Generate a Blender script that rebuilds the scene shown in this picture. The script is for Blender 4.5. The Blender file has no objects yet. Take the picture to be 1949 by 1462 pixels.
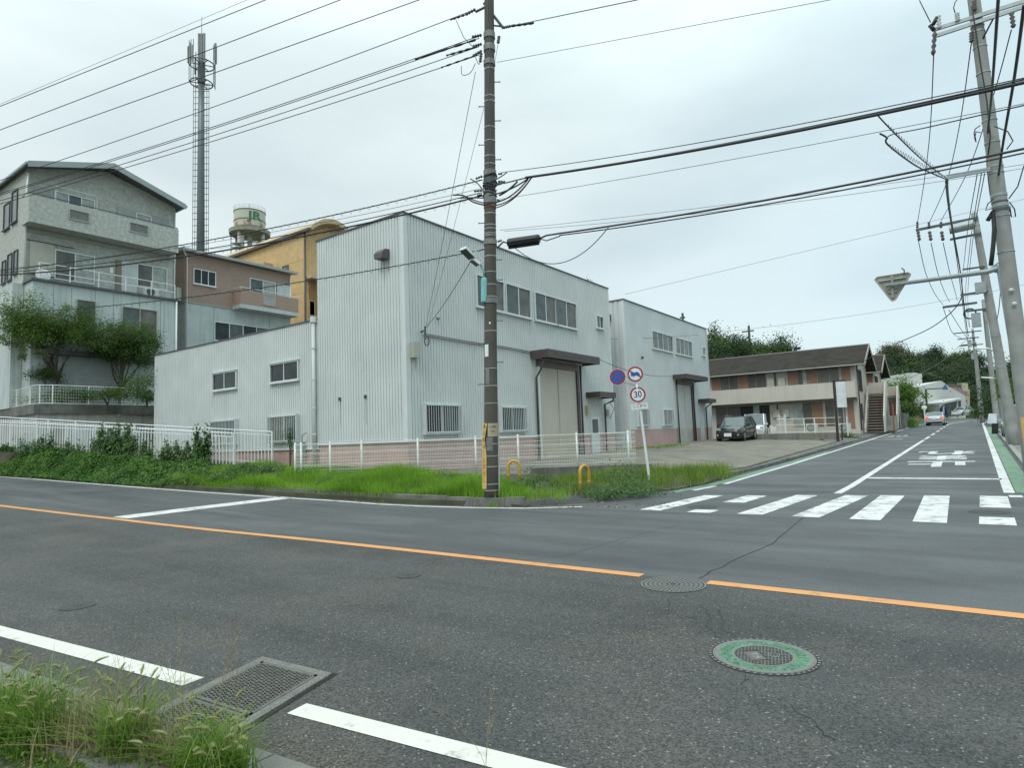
import bpy, math, random
import numpy as np
from math import sin, cos, pi, radians
from mathutils import Vector, Matrix
random.seed(7); RNG = np.random.default_rng(7)
S = bpy.context.scene; COL = S.collection
# ---------------- camera ----------------
FPX, CX, CY, CAMH = 1178.0, 974.5, 731.0, 1.6
YAW, PITCH, ROLL = radians(-35.6), radians(4.78), radians(-2.12)
Fv = np.array([sin(YAW)*cos(PITCH), cos(YAW)*cos(PITCH), sin(PITCH)])
_r = np.array([cos(YAW), -sin(YAW), 0.0]); _u = np.cross(_r, Fv)
Rv = cos(ROLL)*_r + sin(ROLL)*_u; Uv = -sin(ROLL)*_r + cos(ROLL)*_u
CAM = np.array([0, 0, CAMH])
cd = bpy.data.cameras.new('camera'); cam = bpy.data.objects.new('camera', cd); COL.objects.link(cam)
cd.sensor_width = 36; cd.lens = FPX/1949*36; cd.clip_end = 3000; cd.clip_start = .05
cam.matrix_world = Matrix(((Rv[0], Uv[0], -Fv[0], 0), (Rv[1], Uv[1], -Fv[1], 0), (Rv[2], Uv[2], -Fv[2], CAMH), (0, 0, 0, 1)))
S.camera = cam
# ---------------- world, sun, exposure ----------------
w = bpy.data.worlds.new('World'); S.world = w; w.use_nodes = True
nt = w.node_tree; nt.nodes.clear(); N = nt.nodes.new; L = nt.links.new
out = N('ShaderNodeOutputWorld'); bg1 = N('ShaderNodeBackground'); bg2 = N('ShaderNodeBackground'); add = N('ShaderNodeAddShader')
sky = N('ShaderNodeTexSky'); sky.sky_type = 'NISHITA'; sky.sun_disc = False; sky.sun_elevation = radians(52); sky.sun_rotation = radians(200)
bg1.inputs[1].default_value = .05; L(sky.outputs[0], bg1.inputs[0])
tc = N('ShaderNodeTexCoord'); sep = N('ShaderNodeSeparateXYZ'); L(tc.outputs['Generated'], sep.inputs[0])
mp = N('ShaderNodeMapping'); mp.inputs['Scale'].default_value = (1, 1, 2.6); L(tc.outputs['Generated'], mp.inputs[0])
ns = N('ShaderNodeTexNoise'); ns.inputs['Scale'].default_value = 1.9; ns.inputs['Detail'].default_value = 5; ns.inputs['Roughness'].default_value = .45; L(mp.outputs[0], ns.inputs[0])
cr = N('ShaderNodeValToRGB'); cr.color_ramp.elements[0].position = .36; cr.color_ramp.elements[0].color = (.52, .588, .572, 1)
cr.color_ramp.elements[1].position = .62; cr.color_ramp.elements[1].color = (.685, .758, .722, 1); L(ns.outputs[0], cr.inputs[0])
cl = N('ShaderNodeClamp'); L(sep.outputs[2], cl.inputs[0]); pw = N('ShaderNodeMath'); pw.operation = 'POWER'; pw.inputs[1].default_value = 2.4; L(cl.outputs[0], pw.inputs[0])
el = N('ShaderNodeMath'); el.operation = 'MULTIPLY_ADD'; el.inputs[1].default_value = 2.0; el.inputs[2].default_value = .80; L(pw.outputs[0], el.inputs[0])
# brighter towards the west (left of the view), bluer to the right
dt = N('ShaderNodeVectorMath'); dt.operation = 'DOT_PRODUCT'; dt.inputs[1].default_value = (-.92, .38, 0); L(tc.outputs['Generated'], dt.inputs[0])
lr = N('ShaderNodeMapRange'); lr.inputs[1].default_value = .1; lr.inputs[2].default_value = 1; L(dt.outputs['Value'], lr.inputs[0])
tint = N('ShaderNodeMix'); tint.data_type = 'RGBA'; tint.inputs[6].default_value = (.84, .94, .985, 1); tint.inputs[7].default_value = (1.08, 1.05, 1.0, 1); L(lr.outputs[0], tint.inputs[0])
m1 = N('ShaderNodeMix'); m1.data_type = 'RGBA'; m1.blend_type = 'MULTIPLY'; m1.inputs[0].default_value = 1; L(cr.outputs[0], m1.inputs[6]); L(tint.outputs[2], m1.inputs[7])
L(m1.outputs[2], bg2.inputs[0]); L(el.outputs[0], bg2.inputs[1]); L(bg1.outputs[0], add.inputs[0]); L(bg2.outputs[0], add.inputs[1]); L(add.outputs[0], out.inputs[0])
sd = bpy.data.lights.new('sun', 'SUN'); sd.energy = 1.0; sd.angle = radians(22); sd.color = (1, .96, .9)
so = bpy.data.objects.new('sun', sd); COL.objects.link(so)
so.rotation_euler = (radians(38), 0, radians(15))
S.view_settings.view_transform = 'Standard'; S.view_settings.look = 'None'; S.view_settings.exposure = 0.1; S.view_settings.gamma = 1

# ---------------- measuring helpers (metres) ----------------
def ray(px, py): return Fv + Rv*(px-CX)/FPX - Uv*(py-CY)/FPX
def G(px, py, z=0): d = ray(px, py); return CAM + d*((z-CAMH)/d[2])
def PX(px, py, x): d = ray(px, py); return CAM + d*(x/d[0])
def PY(px, py, y): d = ray(px, py); return CAM + d*(y/d[1])
def RP(px, py, D): return CAM + ray(px, py)*D
def PR(P):
    v = np.array(P, float)-CAM; z = v@Fv; return CX+FPX*(v@Rv)/z, CY-FPX*(v@Uv)/z
def r1(x): return .025*max(0., -12-max(x, -95))
def r2(y): return min(.0155*max(0., y-18), 1.9)
# ---------------- mesh builder ----------------
ORG = {}
class MB:
    def __init__(s): s.v = []; s.f = []; s.mi = []; s.cur = 0; s.g = []
    def add(s, vs, fs):
        n = len(s.v); s.g.append((n, len(s.f))); s.v += [tuple(map(float, p)) for p in vs]; s.f += [tuple(i+n for i in f) for f in fs]; s.mi += [s.cur]*len(fs); return s
    def box(s, x0, x1, y0, y1, z0, z1):
        vs = [(x, y, z) for x in (x0, x1) for y in (y0, y1) for z in (z0, z1)]
        return s.add(vs, [(0, 1, 3, 2), (4, 6, 7, 5), (0, 4, 5, 1), (2, 3, 7, 6), (0, 2, 6, 4), (1, 5, 7, 3)])
    def obox(s, c, a, b, d):      # centre + three half-vectors
        c, a, b, d = map(np.array, (c, a, b, d)); vs = [c+i*a+j*b+k*d for i in (-1, 1) for j in (-1, 1) for k in (-1, 1)]
        return s.add(vs, [(0, 1, 3, 2), (4, 6, 7, 5), (0, 4, 5, 1), (2, 3, 7, 6), (0, 2, 6, 4), (1, 5, 7, 3)])
    def tube(s, pts, r, n=8, r2=None, cap=True):
        pts = [np.array(p, float) for p in pts]; m = len(pts); vs = []; fs = []; up = None
        for i, p in enumerate(pts):
            t = pts[min(i+1, m-1)]-pts[max(i-1, 0)]; t = t/(np.linalg.norm(t)+1e-12)
            if up is None: up = np.array([0, 0, 1.]) if abs(t[2]) < .9 else np.array([1., 0, 0])
            a = np.cross(t, up); a /= np.linalg.norm(a)+1e-12; b = np.cross(a, t); up = b
            rr = (r if r2 is None else r+(r2-r)*i/(m-1)) if not hasattr(r, '__len__') else r[i]
            for k in range(n):
                th = 2*pi*k/n; vs.append(p+rr*(cos(th)*a+sin(th)*b))
        for i in range(m-1):
            for k in range(n): fs.append((i*n+k, i*n+(k+1) % n, (i+1)*n+(k+1) % n, (i+1)*n+k))
        if cap: fs.append(tuple(range(n))[::-1]); fs.append(tuple((m-1)*n+k for k in range(n)))
        return s.add(vs, fs)
    def cyl(s, p0, p1, r0, r1_=None, n=16): return s.tube([p0, p1], [r0, r0 if r1_ is None else r1_], n)
    def ring(s, c, r, z0, z1, t, n=20):      # vertical band round a pole
        vs = []; fs = []
        for k in range(n):
            th = 2*pi*k/n
            for rr, z in ((r, z0), (r+t, z0), (r+t, z1), (r, z1)): vs.append((c[0]+rr*cos(th), c[1]+rr*sin(th), z))
        for k in range(n):
            j = (k+1) % n
            for q in range(4): fs.append((k*4+q, j*4+q, j*4+(q+1) % 4, k*4+(q+1) % 4))
        return s.add(vs, fs)
    def prism(s, poly, ex):       # polygon (3D pts) extruded by vector
        n = len(poly); ex = np.array(ex, float); vs = [np.array(p, float) for p in poly]; vs += [p+ex for p in vs]
        return s.add(vs, [tuple(range(n))[::-1], tuple(range(n, 2*n))]+[(i, (i+1) % n, (i+1) % n+n, i+n) for i in range(n)])
    def grid(s, P):               # P[i][j] points
        a, b = len(P), len(P[0]); return s.add([p for row in P for p in row], [(i*b+j, (i+1)*b+j, (i+1)*b+j+1, i*b+j+1) for i in range(a-1) for j in range(b-1)])
    def sphere(s, c, r, n=12, m=8, sq=(1, 1, 1)):
        vs = []; fs = []
        for i in range(m+1):
            a = pi*i/m
            for k in range(n): th = 2*pi*k/n; vs.append((c[0]+r*sq[0]*sin(a)*cos(th), c[1]+r*sq[1]*sin(a)*sin(th), c[2]+r*sq[2]*cos(a)))
        for i in range(m):
            for k in range(n): fs.append((i*n+k, (i+1)*n+k, (i+1)*n+(k+1) % n, i*n+(k+1) % n))
        return s.add(vs, fs)
    def build(s, name, mat, parent=None, smooth=False, bevel=0):
        o0 = ORG.get(parent.name, (0, 0, 0)) if parent else (0, 0, 0)
        me = bpy.data.meshes.new(name); me.from_pydata([(a-o0[0], b-o0[1], c-o0[2]) for a, b, c in s.v], [], s.f)
        for m in (mat if isinstance(mat, (list, tuple)) else [mat]): me.materials.append(m)
        if isinstance(mat, (list, tuple)): me.polygons.foreach_set('material_index', s.mi)
        if smooth: me.polygons.foreach_set('use_smooth', [True]*len(me.polygons))
        me.update(); o = bpy.data.objects.new(name, me); COL.objects.link(o)
        if parent: o.parent = parent
        ORG[o.name] = o0
        if bevel:
            b = o.modifiers.new('bevel', 'BEVEL'); b.width = bevel; b.segments = 2; b.limit_method = 'ANGLE'
        if smooth == 'auto':
            pass
        return o
def build_each(mb, name, mat, parent=None, smooth=False):   # every added shape becomes a part of its own
    ends = mb.g[1:]+[(len(mb.v), len(mb.f))]; out = []
    for (v0, f0), (v1, f1) in zip(mb.g, ends):
        m = MB(); m.add(mb.v[v0:v1], [tuple(i-v0 for i in f) for f in mb.f[f0:f1]]); out.append(m.build(name, mat, parent, smooth))
    return out
def np_mesh(name, V, F4, mat, parent=None, smooth=False, mi=None):    # V (n,3), F4 (m,4)
    o0 = ORG.get(parent.name, (0, 0, 0)) if parent else (0, 0, 0)
    me = bpy.data.meshes.new(name); V = np.asarray(V, np.float32)-np.array(o0, np.float32); F4 = np.asarray(F4, np.int32); k = F4.shape[1]
    me.vertices.add(len(V)); me.vertices.foreach_set('co', V.ravel())
    me.loops.add(F4.size); me.loops.foreach_set('vertex_index', F4.ravel())
    me.polygons.add(len(F4)); me.polygons.foreach_set('loop_start', np.arange(0, F4.size, k, dtype=np.int32)); me.polygons.foreach_set('loop_total', np.full(len(F4), k, np.int32))
    for m in (mat if isinstance(mat, (list, tuple)) else [mat]): me.materials.append(m)
    if mi is not None: me.polygons.foreach_set('material_index', np.asarray(mi, np.int32))
    if smooth: me.polygons.foreach_set('use_smooth', np.ones(len(F4), bool))
    me.update(calc_edges=True); o = bpy.data.objects.new(name, me); COL.objects.link(o)
    if parent: o.parent = parent
    ORG[o.name] = o0
    return o
def tag(o, label=None, cat=None, group=None, kind=None):
    if label: o['label'] = label
    if cat: o['category'] = cat
    if group: o['group'] = group
    if kind: o['kind'] = kind
    return o
def thing(name, loc, label, cat, group=None):
    o = bpy.data.objects.new(name, None); COL.objects.link(o); o.location = tuple(map(float, loc)); o.empty_display_size = .2
    ORG[o.name] = tuple(map(float, loc)); return tag(o, label, cat, group)
def copy_tree(root, loc=None, label=None, rz=None, parent=None, scale=None):
    c = root.copy(); COL.objects.link(c); c.parent = parent
    if loc is not None: c.location = tuple(map(float, loc))
    if rz is not None: c.rotation_euler = (0, 0, rz)
    if scale is not None: c.scale = (scale,)*3 if not hasattr(scale, '__len__') else scale
    if label: c['label'] = label
    for ch in [o for o in list(COL.objects) if o.parent == root and o != c]: copy_tree(ch, parent=c)
    return c
# ---------------- materials ----------------
MATS = {}
def mat(name, col, rough=.7, metal=0., var=.12, scale=2., streak=0., scol=(.2, .17, .14), bump=0., bscale=30., spec=.5, speck=0., spscale=200., coat=0, dirt=0, dcol=(.12, .1, .08), trans=0):
    if name in MATS: return MATS[name]
    m = bpy.data.materials.new(name); m.use_nodes = True; nt = m.node_tree; P = nt.nodes['Principled BSDF']; N = nt.nodes.new; L = nt.links.new
    P.inputs['Roughness'].default_value = rough; P.inputs['Metallic'].default_value = metal; P.inputs['Specular IOR Level'].default_value = spec; P.inputs['Coat Weight'].default_value = coat
    g = N('ShaderNodeNewGeometry'); src = g.outputs['Position']
    last = N('ShaderNodeRGB'); last.outputs[0].default_value = (*col, 1); last = last.outputs[0]
    def mixc(fac, a, b, mode='MIX'):
        x = N('ShaderNodeMix'); x.data_type = 'RGBA'; x.blend_type = mode
        if isinstance(fac, (int, float)): x.inputs[0].default_value = fac
        else: L(fac, x.inputs[0])
        for i, q in ((6, a), (7, b)):
            if isinstance(q, tuple): x.inputs[i].default_value = (*q, 1)
            else: L(q, x.inputs[i])
        return x.outputs[2]
    def noise(sc, det=4, mapping=None, rg=.5):
        n = N('ShaderNodeTexNoise'); n.inputs['Scale'].default_value = sc; n.inputs['Detail'].default_value = det; n.inputs['Roughness'].default_value = rg
        if mapping:
            mm = N('ShaderNodeMapping'); mm.inputs['Scale'].default_value = mapping; L(src, mm.inputs[0]); L(mm.outputs[0], n.inputs[0])
        else: L(src, n.inputs[0])
        return n.outputs[0]
    def rng(v, a, b, c=0., d=1.):
        r = N('ShaderNodeMapRange'); r.inputs[1].default_value = a; r.inputs[2].default_value = b; r.inputs[3].default_value = c; r.inputs[4].default_value = d; L(v, r.inputs[0]); return r.outputs[0]
    if var:
        last = mixc(rng(noise(scale, 6), .3, .7), tuple(c*(1-var) for c in col), tuple(min(1, c*(1+var)) for c in col))
    if streak: last = mixc(rng(noise(1, 5, (5, 5, .25), .6), .5, .78, 0, streak), last, scol)
    if dirt: last = mixc(rng(noise(1.3, 8, None, .65), .5, .75, 0, dirt), last, dcol)
    if speck:
        last = mixc(rng(noise(spscale, 2), .35, .68, 0, 1), last, mixc(speck, last, (.5, .5, .48)))
    L(last, P.inputs['Base Color'])
    if bump:
        b = N('ShaderNodeBump'); b.inputs['Strength'].default_value = bump; b.inputs['Distance'].default_value = .02; L(noise(bscale, 3), b.inputs['Height']); L(b.outputs[0], P.inputs['Normal'])
    if trans:
        tr = N('ShaderNodeBsdfTranslucent'); mx = N('ShaderNodeMixShader'); mx.inputs[0].default_value = trans; L(last, tr.inputs[0]); L(P.outputs[0], mx.inputs[1]); L(tr.outputs[0], mx.inputs[2]); L(mx.outputs[0], nt.nodes['Material Output'].inputs[0])
    MATS[name] = m; return m
def leafmat(name, c0, c1, c2=None, scale=1.5, trans=.3):
    m = bpy.data.materials.new(name); m.use_nodes = True; nt = m.node_tree; P = nt.nodes['Principled BSDF']; N = nt.nodes.new; L = nt.links.new
    P.inputs['Roughness'].default_value = .55; P.inputs['Specular IOR Level'].default_value = .3
    g = N('ShaderNodeNewGeometry'); n = N('ShaderNodeTexNoise'); n.inputs['Scale'].default_value = scale; n.inputs['Detail'].default_value = 3; L(g.outputs['Position'], n.inputs[0])
    ad = N('ShaderNodeMath'); ad.operation = 'MULTIPLY_ADD'; ad.inputs[1].default_value = .45; L(g.outputs['Random Per Island'], ad.inputs[0])
    sb = N('ShaderNodeMath'); sb.operation = 'SUBTRACT'; sb.inputs[1].default_value = .22; L(n.outputs[0], sb.inputs[0]); L(sb.outputs[0], ad.inputs[2])
    r = N('ShaderNodeValToRGB'); r.color_ramp.elements[0].position = .25; r.color_ramp.elements[0].color = (*c0, 1); r.color_ramp.elements[1].position = .72; r.color_ramp.elements[1].color = (*c1, 1)
    if c2: e = r.color_ramp.elements.new(.85); e.color = (*c2, 1)
    L(ad.outputs[0], r.inputs[0]); L(r.outputs[0], P.inputs['Base Color'])
    tr = N('ShaderNodeBsdfTranslucent'); mx = N('ShaderNodeMixShader'); mx.inputs[0].default_value = trans; L(r.outputs[0], tr.inputs[0]); L(P.outputs[0], mx.inputs[1]); L(tr.outputs[0], mx.inputs[2]); L(mx.outputs[0], nt.nodes['Material Output'].inputs[0])
    return m
siding = mat('siding_paint', (.615, .64, .618), .5, 0, .06, .8, streak=.14, scol=(.40, .40, .37), spec=.4)
siding_in = mat('siding_paint_old', (.42, .45, .43), .6, 0, .08, 1, streak=.3, scol=(.28, .28, .26))
flash = mat('flashing_paint', (.66, .68, .66), .5, 0, .05, 1, streak=.12, scol=(.35, .36, .34))
pink = mat('pink_tile', (.52, .345, .305), .7, 0, .1, 3, streak=.25, scol=(.3, .22, .2), bump=.2, bscale=12)
brown = mat('brown_metal', (.085, .065, .062), .45, 0, .15, 3)
trimdk = mat('dark_trim', (.10, .10, .10), .5, 0, .2, 2)
shut = mat('shutter_beige', (.53, .455, .36), .5, 0, .07, 1, streak=.25, scol=(.33, .29, .24))
white = mat('white_paint', (.78, .80, .78), .45, 0, .05, 3)
fencew = mat('fence_white', (.74, .75, .70), .5, 0, .1, 2, dirt=.3, dcol=(.4, .36, .28))
alum = mat('aluminium', (.66, .69, .68), .35, .3, .05, 3)
glass = mat('window_glass', (.022, .03, .029), .1, 0, .6, 1.6, spec=.35)
glassg = mat('frosted_glass', (.085, .105, .10), .2, 0, .4, 1.8, spec=.45)
glassb = mat('glass_shade', (.13, .125, .105), .2, 0, .4, 1.8, spec=.4)
black = mat('black_rubber', (.018, .018, .019), .5, 0, .2, 5)
cablem = mat('cable_black', (.022, .023, .024), .55, 0, .1, 5)
cableg = mat('cable_grey', (.09, .10, .10), .5, 0, .1, 5)
galv = mat('galvanised_steel', (.34, .37, .37), .45, .55, .12, 4)
steeld = mat('dark_steel', (.10, .11, .115), .5, .4, .2, 4)
conc = mat('concrete', (.30, .30, .275), .85, 0, .2, 1.5, streak=.4, scol=(.12, .11, .09), bump=.3, bscale=40)
concd = mat('concrete_dark', (.15, .145, .13), .85, 0, .3, 2, streak=.6, scol=(.05, .05, .04), bump=.4, bscale=30, dirt=.5, dcol=(.05, .06, .035))
polec = mat('pole_concrete_brown', (.092, .081, .068), .8, 0, .18, 2.5, streak=.5, scol=(.05, .045, .038), bump=.2, bscale=40)
poleg = mat('pole_concrete_grey', (.29, .295, .275), .85, 0, .16, 2.5, streak=.5, scol=(.2, .2, .18), bump=.15, bscale=40)
# asphalt: coarse brownish aggregate near, smoother grey beyond the orange line
def asphalt_mat(name, a, b, c, rough, coarse):
    m = bpy.data.materials.new(name); m.use_nodes = True; nt = m.node_tree; P = nt.nodes['Principled BSDF']; N = nt.nodes.new; L = nt.links.new
    g = N('ShaderNodeNewGeometry'); src = g.outputs['Position']
    def noise(sc, det, rg=.5, vec=None, dist=0):
        n = N('ShaderNodeTexNoise'); n.inputs['Scale'].default_value = sc; n.inputs['Detail'].default_value = det; n.inputs['Roughness'].default_value = rg; n.inputs['Distortion'].default_value = dist; L(vec or src, n.inputs[0]); return n.outputs[0]
    def rng(v, a, b, c=0., d=1.):
        r = N('ShaderNodeMapRange'); r.inputs[1].default_value = a; r.inputs[2].default_value = b; r.inputs[3].default_value = c; r.inputs[4].default_value = d; L(v, r.inputs[0]); return r.outputs[0]
    def mixc(f, x, y, mode='MIX'):
        q = N('ShaderNodeMix'); q.data_type = 'RGBA'; q.blend_type = mode
        if isinstance(f, float): q.inputs[0].default_value = f
        else: L(f, q.inputs[0])
        for i, t in ((6, x), (7, y)):
            if isinstance(t, tuple): q.inputs[i].default_value = (*t, 1)
            else: L(t, q.inputs[i])
        return q.outputs[2]
    mp = N('ShaderNodeMapping'); mp.inputs['Scale'].default_value = (.16, 1.1, 1); L(src, mp.inputs[0])
    big = noise(1, 5, .55, mp.outputs[0], .6); patch = noise(.8, 6, .6)
    colr = mixc(rng(big, .38, .62), a, b); colr = mixc(rng(patch, .48, .66), colr, c)
    vo = N('ShaderNodeTexVoronoi'); vo.inputs['Scale'].default_value = 95; L(src, vo.inputs[0])
    sepc = N('ShaderNodeSeparateColor'); L(vo.outputs['Color'], sepc.inputs[0])
    colr = mixc(rng(sepc.outputs[0], 0, 1, .72-coarse*.16, 1.28+coarse*.22), (0., 0., 0.), colr) if False else colr
    hs = N('ShaderNodeHueSaturation'); L(colr, hs.inputs['Color']); L(rng(sepc.outputs[0], 0, 1, max(.25, 1-.45*coarse), 1+.6*coarse), hs.inputs['Value']); colr = hs.outputs[0]
    colr = mixc(rng(sepc.outputs[1], .985, .988, 0, .6*coarse), colr, (.35, .33, .29))
    colr = mixc(rng(noise(420, 2), .4, .65, 0, .5), colr, mixc(.5, colr, (.02, .02, .02)))
    L(colr, P.inputs['Base Color']); L(rng(noise(.5, 4), .35, .65, rough-.14, rough+.12), P.inputs['Roughness']); P.inputs['Specular IOR Level'].default_value = .45
    b_ = N('ShaderNodeBump'); b_.inputs['Strength'].default_value = .5*coarse+.2; b_.inputs['Distance'].default_value = .006; L(vo.outputs['Distance'], b_.inputs['Height']); L(b_.outputs[0], P.inputs['Normal'])
    return m
asph = asphalt_mat('asphalt_coarse', (.050, .050, .048), (.074, .073, .069), (.084, .077, .067), .72, 1.25)
asph2 = asphalt_mat('asphalt_smooth', (.042, .043, .042), (.070, .072, .070), (.056, .055, .053), .64, .5)
asph4 = asphalt_mat('asphalt_side_road', (.064, .067, .068), (.112, .115, .117), (.084, .085, .084), .6, .35)  # grazing sheen on the side road is painted in as a lighter colour
asph3 = asphalt_mat('asphalt_walk', (.055, .056, .054), (.075, .075, .07), (.06, .06, .052), .75, .5)
lotm = mat('old_concrete_lot', (.20, .178, .14), .9, 0, .25, .9, bump=.3, bscale=20, dirt=.9, dcol=(.095, .082, .06), speck=.1, spscale=60)
def paint(name, col, wear):
    m = bpy.data.materials.new(name); m.use_nodes = True; nt = m.node_tree; P = nt.nodes['Principled BSDF']; N = nt.nodes.new; L = nt.links.new
    P.inputs['Roughness'].default_value = .6
    g = N('ShaderNodeNewGeometry'); n = N('ShaderNodeTexNoise'); n.inputs['Scale'].default_value = 3; n.inputs['Detail'].default_value = 10; n.inputs['Roughness'].default_value = .75; L(g.outputs['Position'], n.inputs[0])
    r = N('ShaderNodeMapRange'); r.inputs[1].default_value = .62-wear*.3; r.inputs[2].default_value = .8-wear*.28; L(n.outputs[0], r.inputs[0])
    n2 = N('ShaderNodeTexNoise'); n2.inputs['Scale'].default_value = 1.2; n2.inputs['Detail'].default_value = 4; L(g.outputs['Position'], n2.inputs[0])
    x0 = N('ShaderNodeMix'); x0.data_type = 'RGBA'; x0.inputs[6].default_value = (*[c*.86 for c in col], 1); x0.inputs[7].default_value = (*[min(1, c*1.05) for c in col], 1); L(n2.outputs[0], x0.inputs[0])
    x = N('ShaderNodeMix'); x.data_type = 'RGBA'; L(x0.outputs[2], x.inputs[6]); x.inputs[7].default_value = (.11, .112, .105, 1); L(r.outputs[0], x.inputs[0]); L(x.outputs[2], P.inputs['Base Color']); return m
pwhite = paint('road_paint_white', (.72, .705, .67), .35); pworn = paint('road_paint_worn', (.62, .64, .61), .75)
porange = paint('road_paint_orange', (.74, .33, .11), .2); pgreen = paint('road_paint_green', (.17, .30, .185), .5); pfresh = paint('road_paint_fresh', (.73, .70, .62), .22)
# ================= SETTING =================
def HR(x, y):                  # road surface height
    return r1(x) if (x < -12 and y < 18) else r2(y) if y > 12 else 0.
def GR(px, py):                # pixel -> point on the road surface
    z = 0.
    for _ in range(40):
        p = G(px, py, z); z = .5*z+.5*HR(p[0], p[1])
    return G(px, py, z)
def struct(mb, name, m): o = mb.build(name, m); tag(o, kind='structure'); return o
def xc(y): return -2.3+.0205*(y-20)+(.0065*(y-85)**2 if y > 85 else 0)
# far ground sheet
gx = [-900, -300, -120, -60, -45, -40, -36, -33, -28, -20, -15, -10, -6.2, -2, 2, 4, 6, 10, 30, 80, 300, 900]; gy = [-300, -40, -5, 1, 2, 6, 11, 12, 18, 24, 30, 40, 60, 80, 100, 130, 160, 300, 900]
grass_g = mat('soil_green', (.07, .075, .04), .95, 0, .4, 1.5, dirt=.5, dcol=(.10, .08, .055))
def terr(x, y):
    return HR(max(x, -120), min(y, 140))-.09
mb = MB(); mb.grid([[(x, y, terr(x, y)) for y in gy] for x in gx]); struct(mb, 'ground', grass_g)
# road along the front
def yb(x): return 2.25+.095*x if x > -12 else 1.11+.03*(x+12)
xs = [-120, -80, -60, -50, -40, -30, -24, -20, -16, -12, -9, -6, -4, -2, 0, 3, 8, 20, 60]
WL = [GR(*p) for p in ((0, 908), (60, 912), (120, 917), (210, 924), (300, 931), (380, 937), (470, 943), (560, 949), (640, 954), (720, 960), (800, 964), (900, 967), (1000, 968), (1108, 965))]
OL = [GR(*p) for p in ((0, 963), (75, 972), (150, 981), (225, 989), (300, 998), (400, 1009), (500, 1019), (600, 1029), (750, 1045))]
_d = (WL[0]-WL[2]); WL = [WL[0]+_d*8, WL[0]+_d*3]+WL; _d = OL[0]-OL[2]; OL = [OL[0]+_d*12, OL[0]+_d*4]+OL+[np.array([-2.98, 6.5, 0])]
def y_or(x): return float(np.interp(x, [p[0] for p in OL], [p[1] for p in OL]))
def y_far(x): return float(np.interp(x, [p[0] for p in WL[:-1]], [p[1] for p in WL[:-1]])) if x > WL[0][0] else WL[0][1]
xs = sorted(set(xs) | {-35, -32, -28, -26, -22, -18, -14, -13})
mb = MB(); mb.grid([[(x, y, r1(x)) for y in (yb(x) if x > -12 else 1.11+.09*(x+12)*0, y_or(x))] for x in xs]); struct(mb, 'main_road', asph)
mb = MB(); mb.grid([[(x, y, r1(x)) for y in (y_or(x), (y_far(x)+.6) if x < -12 else 12.1)] for x in xs if x <= -6]+[[(x, y, 0) for y in (6.5, 12.1)] for x in (-5.999, 3, 8, 20, 60)])
mb.grid([[(xc(y)-(5.2 if y < 13 else 4.2 if y < 17.5 else 3.75), y, r2(y)), (xc(y)+(4.6 if y < 80 else 3.4), y, r2(y))] for y in (12.1, 13, 15, 17, 18, 22, 26, 30, 36, 42, 50, 58, 66, 74, 80, 85, 90, 95, 100, 105, 110, 116, 122, 130, 140)])
struct(mb, 'side_road', asph4)
# pavement we stand on, kerb and gutter
soil = mat('pavement_dark', (.07, .066, .055), .9, 0, .35, 4, dirt=.6, dcol=(.13, .11, .07), bump=.4, bscale=60)
mb = MB(); mb.grid([[(x, -6, .06), (x, yb(x)-.62, .06)] for x in (-120, -60, -20, -8, -4, -2, 0, 4, 20, 60)]); struct(mb, 'near_pavement', soil)
gut = mat('gutter_concrete', (.15, .143, .12), .85, 0, .2, 3, dirt=.5, dcol=(.09, .085, .06), bump=.4, bscale=80, speck=.2, spscale=150)
mb = MB()
for i in range(-20, 20):
    x0, x1 = i*.6-.0, i*.6+.59
    for (a, b, z0, z1) in ((-.46, 0., .012, .004), (-.62, -.46, .11, .10)):
        P = [(x0, yb(x0)+a, z0), (x1, yb(x1)+a, z0), (x1, yb(x1)+b, z1), (x0, yb(x0)+b, z1)]
        mb.prism([(p[0], p[1], -.1) for p in P], (0, 0, .1)) if False else mb.add(P+[(p[0], p[1], -.1) for p in P], [(0, 1, 2, 3), (0, 4, 5, 1), (2, 6, 7, 3), (1, 5, 6, 2), (0, 3, 7, 4)])
struct(mb, 'gutter', gut)
# painted markings -------------------------------------------------------
def ribbon(mb, pts, wd, dz=.004, sub=1.0, hf=HR):
    P = [np.array(p[:2], float) for p in pts]; Q = []
    for a, b in zip(P[:-1], P[1:]):
        n = max(1, int(np.linalg.norm(b-a)/sub)); Q += [a+(b-a)*k/n for k in range(n)]
    Q.append(P[-1]); rows = []
    for i, q in enumerate(Q):
        t = Q[min(i+1, len(Q)-1)]-Q[max(0, i-1)]; t /= np.linalg.norm(t); n = np.array([-t[1], t[0]])*wd/2
        rows.append([(q[0]-n[0], q[1]-n[1], hf(*(q-n))+dz), (q[0]+n[0], q[1]+n[1], hf(*(q+n))+dz)])
    mb.grid(rows)
def marking(name, m, label, cat, fn, group=None):
    mb = MB(); fn(mb); o = mb.build(name, m); tag(o, kind='structure'); return o
marking('orange_centre_line', porange, '', '', lambda b: (ribbon(b, OL, .16), ribbon(b, [(-2.25, 6.52), (40, 6.55)], .16)))
def near_lines(b):
    a0, a1 = G(0, 1202), G(368, 1299); c0, c1 = G(565, 1350), G(1000, 1462); d = (a1-a0)/np.linalg.norm(a1-a0)
    ribbon(b, [a0-d*14, a1], .16); d = (c1-c0)/np.linalg.norm(c1-c0); ribbon(b, [c0, c1+d*30], .15)
marking('edge_line', pfresh, '', '', near_lines)
marking('far_edge_line', pwhite, '', '', lambda b: ribbon(b, WL, .14))
marking('stop_line_worn', pwhite, '', '', lambda b: ribbon(b, [GR(228, 986), GR(390, 966), GR(548, 947)], .62))
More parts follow.
